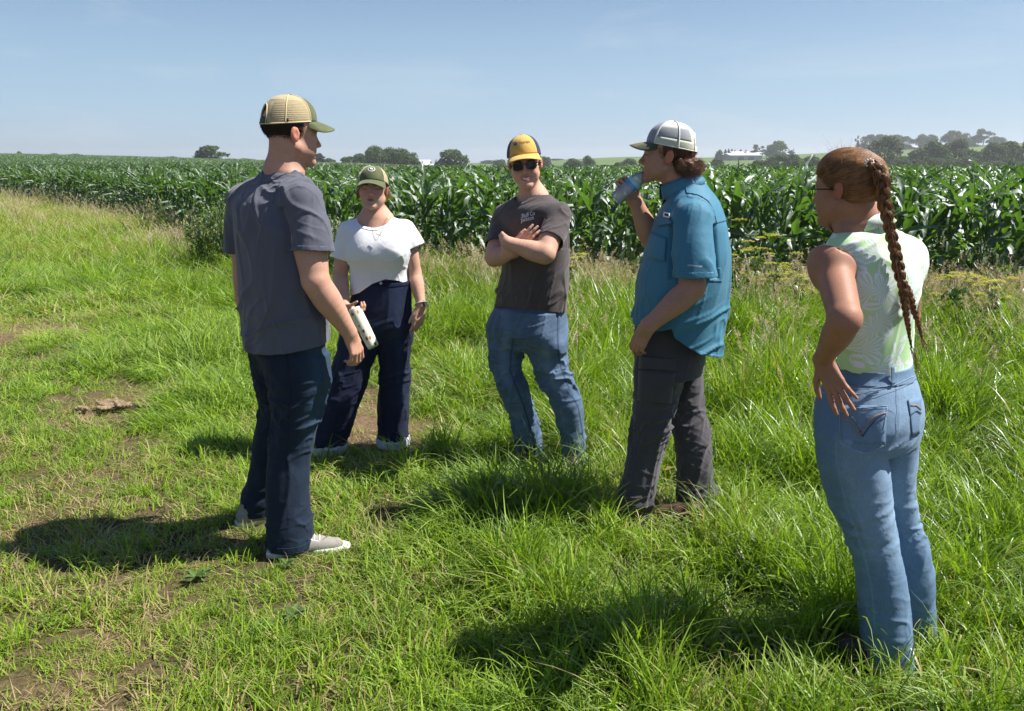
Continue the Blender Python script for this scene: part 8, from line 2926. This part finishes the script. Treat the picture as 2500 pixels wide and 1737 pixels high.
def parsnip(x, y, h, label, seed, group=None):
    rng = np.random.default_rng(seed)
    root = empty('flowering_weed', (x, y, float(Hh(x, y)))); tag(root, label, 'plant', group)
    mb = MB(); hd = []
    main = np.array([[0, 0, 0], [rng.normal(0, .02), rng.normal(0, .02), h * .5], [rng.normal(0, .03), rng.normal(0, .03), h * .92]])
    mb.tube(main, [.008, .006, .004], 6); hd.append(main[-1])
    for k in range(11):
        t = rng.uniform(.35, .9); b = main[0] * 0 + np.array([np.interp(t, [0, .5, .92], main[:, j]) for j in range(3)])
        a = k * 2.4; L = rng.uniform(.15, .38) * h
        e = b + np.array([cos(a) * L * .75, sin(a) * L * .75, L * rng.uniform(.5, .8)])
        mb.tube([b, (b + e) / 2 - [0, 0, .02], e], [.004, .003, .002], 5); hd.append(e)
    fl = []
    for e in hd:
        R_ = rng.uniform(.045, .085)
        for j in range(13):
            a = j * 2.4; r = R_ * sqrt((j + .5) / 13); q = e + np.array([r * cos(a), r * sin(a), .045 - r * .25])
            mb.tube([e, q], .0008, 3, cap=False)
            m = 16
            fl.append(q + np.c_[rng.normal(0, .008, (m, 2)), rng.normal(0, .0025, m)])
    mb.build('stem', M_STEMG, root)
    c = np.concatenate(fl); n = len(c); s = .0045
    d1 = rng.normal(size=(n, 3)); d1[:, 2] *= .4; d1 /= np.linalg.norm(d1, axis=1, keepdims=True); d2 = np.cross(d1, [0, 0, 1.0]); 
    V = np.stack([c - d1 * s, c - d2 * s, c + d1 * s, c + d2 * s], 1).reshape(-1, 3); i = np.arange(n) * 4
    o = meshobj('umbel', V, np.stack([i, i + 1, i + 2, i + 3], 1), M_UMBEL, root, smooth=False, attrs={'rnd': np.repeat(rng.random(n), 4)}); o['kind'] = 'stuff'
    m = 60; tt = rng.uniform(.1, .75, m); q = np.stack([np.interp(tt, [0, .5, .92], main[:, j]) for j in range(3)], 1); az = rng.uniform(0, 6.28, m)
    V, T, r = leaf_quads(rng, q, np.stack([np.cos(az), np.sin(az), rng.uniform(.1, .8, m)], 1), rng.uniform(.08, .16, m), rng.uniform(.02, .05, m))
    o = meshobj('foliage', V, T, M_WEED, root, smooth=False, attrs={'rnd': r}); o['kind'] = 'stuff'
    return root


def rosette(u, v, n, L, label, seed):
    """flat broad-leaved weed in the turf"""
    rng = np.random.default_rng(seed); g = G(u, v)
    root = empty('broadleaf_weed', (g[0], g[1], 0)); tag(root, label, 'plant')
    for k in range(n):
        a = k * 2.4 + rng.normal(0, .3); ll = L * rng.uniform(.7, 1.2); w = ll * rng.uniform(.20, .30); el = rng.uniform(.25, .9)
        s = np.linspace(0, 1, 8); r = s * ll; z = .03 + r * sin(el) * (1 - .6 * s); x = r * cos(el)
        ww = w * np.sin(pi * s ** .75) * (1 + .25 * np.sin(s * 21 + k)) + .002
        V = []
        for c in (-1, 0, 1): V.append(np.c_[x, c * ww / 2, z + abs(c) * ww * .25])
        V = np.stack(V, 1).reshape(-1, 3) @ rotz(a).T
        i = (np.arange(7)[:, None] * 3 + np.arange(2)[None]).ravel()
        meshobj('leaf', V, np.stack([i, i + 1, i + 4, i + 3], 1), M_WEED, root, attrs={'rnd': np.full(len(V), rng.random())})


q = P(490, 560, 12.0); weed_bush(q[0], 12.0, .98, .55, 34, 46, 'leafy green weed bush left of the man in grey, yellow flecks low down', 3, 'bush', .25)
q = P(556, 560, 11.6); weed_bush(q[0], 11.6, 1.05, .5, 30, 46, 'second leafy weed bush, half hidden by the man in grey', 4, 'bush', .15)
q = P(800, 560, 10.4); weed_bush(q[0], 10.4, .95, .4, 20, 30, 'loose leafy weed between the two left people, before the corn', 5, 'bush', .1)
q = P(830, 560, 10.2); weed_bush(q[0], 10.2, .75, .4, 16, 30, 'lower leafy weed just left of the woman in white', 6, 'bush', .1)
for k, (u, y, h, lab) in enumerate([(1848, 7.55, .98, 'tallest yellow flowering weed between the blue shirt and the braided woman'), (1900, 7.6, .80, 'yellow flowering weed right of the tallest one'), (1800, 7.7, .78, 'yellow flowering weed left of the tallest one, beside the blue shirt'),
                                    (1955, 7.4, .62, 'short yellow flowering weed left of the braided woman’s shoulder'), (2350, 6.75, .72, 'yellow flowering weed right of the braided woman'), (2440, 6.7, .66, 'yellow flowering weed close to the right picture edge'), (1395, 8.6, .62, 'small yellow flowering weed right of the man with crossed arms')]):
    q = P(u, 600, y); parsnip(q[0], y, h, lab, 20 + k)
for k, (u, v, n, L, lab) in enumerate([(715, 1525, 16, .075, 'broad leaved weed low in the turf left of the picture’s middle'), (640, 1560, 12, .065, 'small broad leaved weed left of the bigger one'), (930, 1385, 12, .065, 'small broad leaved weed below the grey shoe'),
                                       (480, 1430, 13, .07, 'pale broad leaved weed in the shadow of the man in grey'), (2130, 1195, 12, .09, 'broad leaved weed between the two rightmost people'), (700, 1395, 9, .055, 'tiny broad leaved weed under the grey shoe')]):
    rosette(u, v, n, L, lab, 50 + k)
# clod of dried cuttings left on the grass
g = G(300, 1000)
F = Field()
_r = np.random.default_rng(6)
for k in range(26): F.add(Ell((g[0] + _r.normal(0, .11), g[1] + _r.normal(0, .035), .022 + _r.uniform(0, .022)), (_r.uniform(.02, .05), _r.uniform(.02, .035), _r.uniform(.010, .02))), .01)
V, Q = F.mesh(.006, 0); N = normals(V, Q); V = V + N * (.008 * vnoise(V * 70, 3) + .005 * vnoise(V * 160, 4))[:, None]
o = bpy.data.objects.new('dirt_clod', meshdata('dirt_clod', V - [g[0], g[1], 0], Q, M_CLOD)); o.location = (g[0], g[1], 0.0); link(o)
_cv, _cq, _cr = tuft(_r, 420, .03, .09, .20, .003, .6, 1.25, 3)
_cv[:, 1] *= .35; _cv[:, 2] += .02
_co = meshobj('dry_blades', _cv, _cq, M_STRAW, o, attrs={'rnd': _cr}); _co['kind'] = 'stuff'
tag(o, 'brown clod of dry matted cuttings lying on the grass at left', 'dirt clod')
# bent dry leaf on a stalk between the drinking man's boots
g = G(1652, 1200); mb = MB(); mb.tube([g + [0, 0, .02], g + [.0, 0, .10], g + [-.02, 0, .13]], .003, 5)
mb.add(np.array([[-.02, 0, .13], [-.05, -.012, .125], [-.075, 0, .105], [-.05, .012, .135]]) + g, [[0, 1, 2, 3]])
mb.V = [v - g for v in mb.V]; o = mb.build('dry_leaf', M_STRAW); o.location = tuple(g); tag(o, 'pale dry leaf on a short stalk between the drinking man’s feet', 'leaf')
for k, (u, v) in enumerate([(30, 752)]):
    g = G(u, v); mb = MB(); mb.tube([(0, 0, 0), (0, 0, .12)], .002, 4); mb.lathe([(.001, .118), (.018, .12), (.020, .128), (.001, .134)], 10)
    o = mb.build('dandelion', M_UMBEL, smooth=False, attrs=None); o.location = tuple(g); tag(o, 'lone yellow dandelion flower at the far left', 'flower')
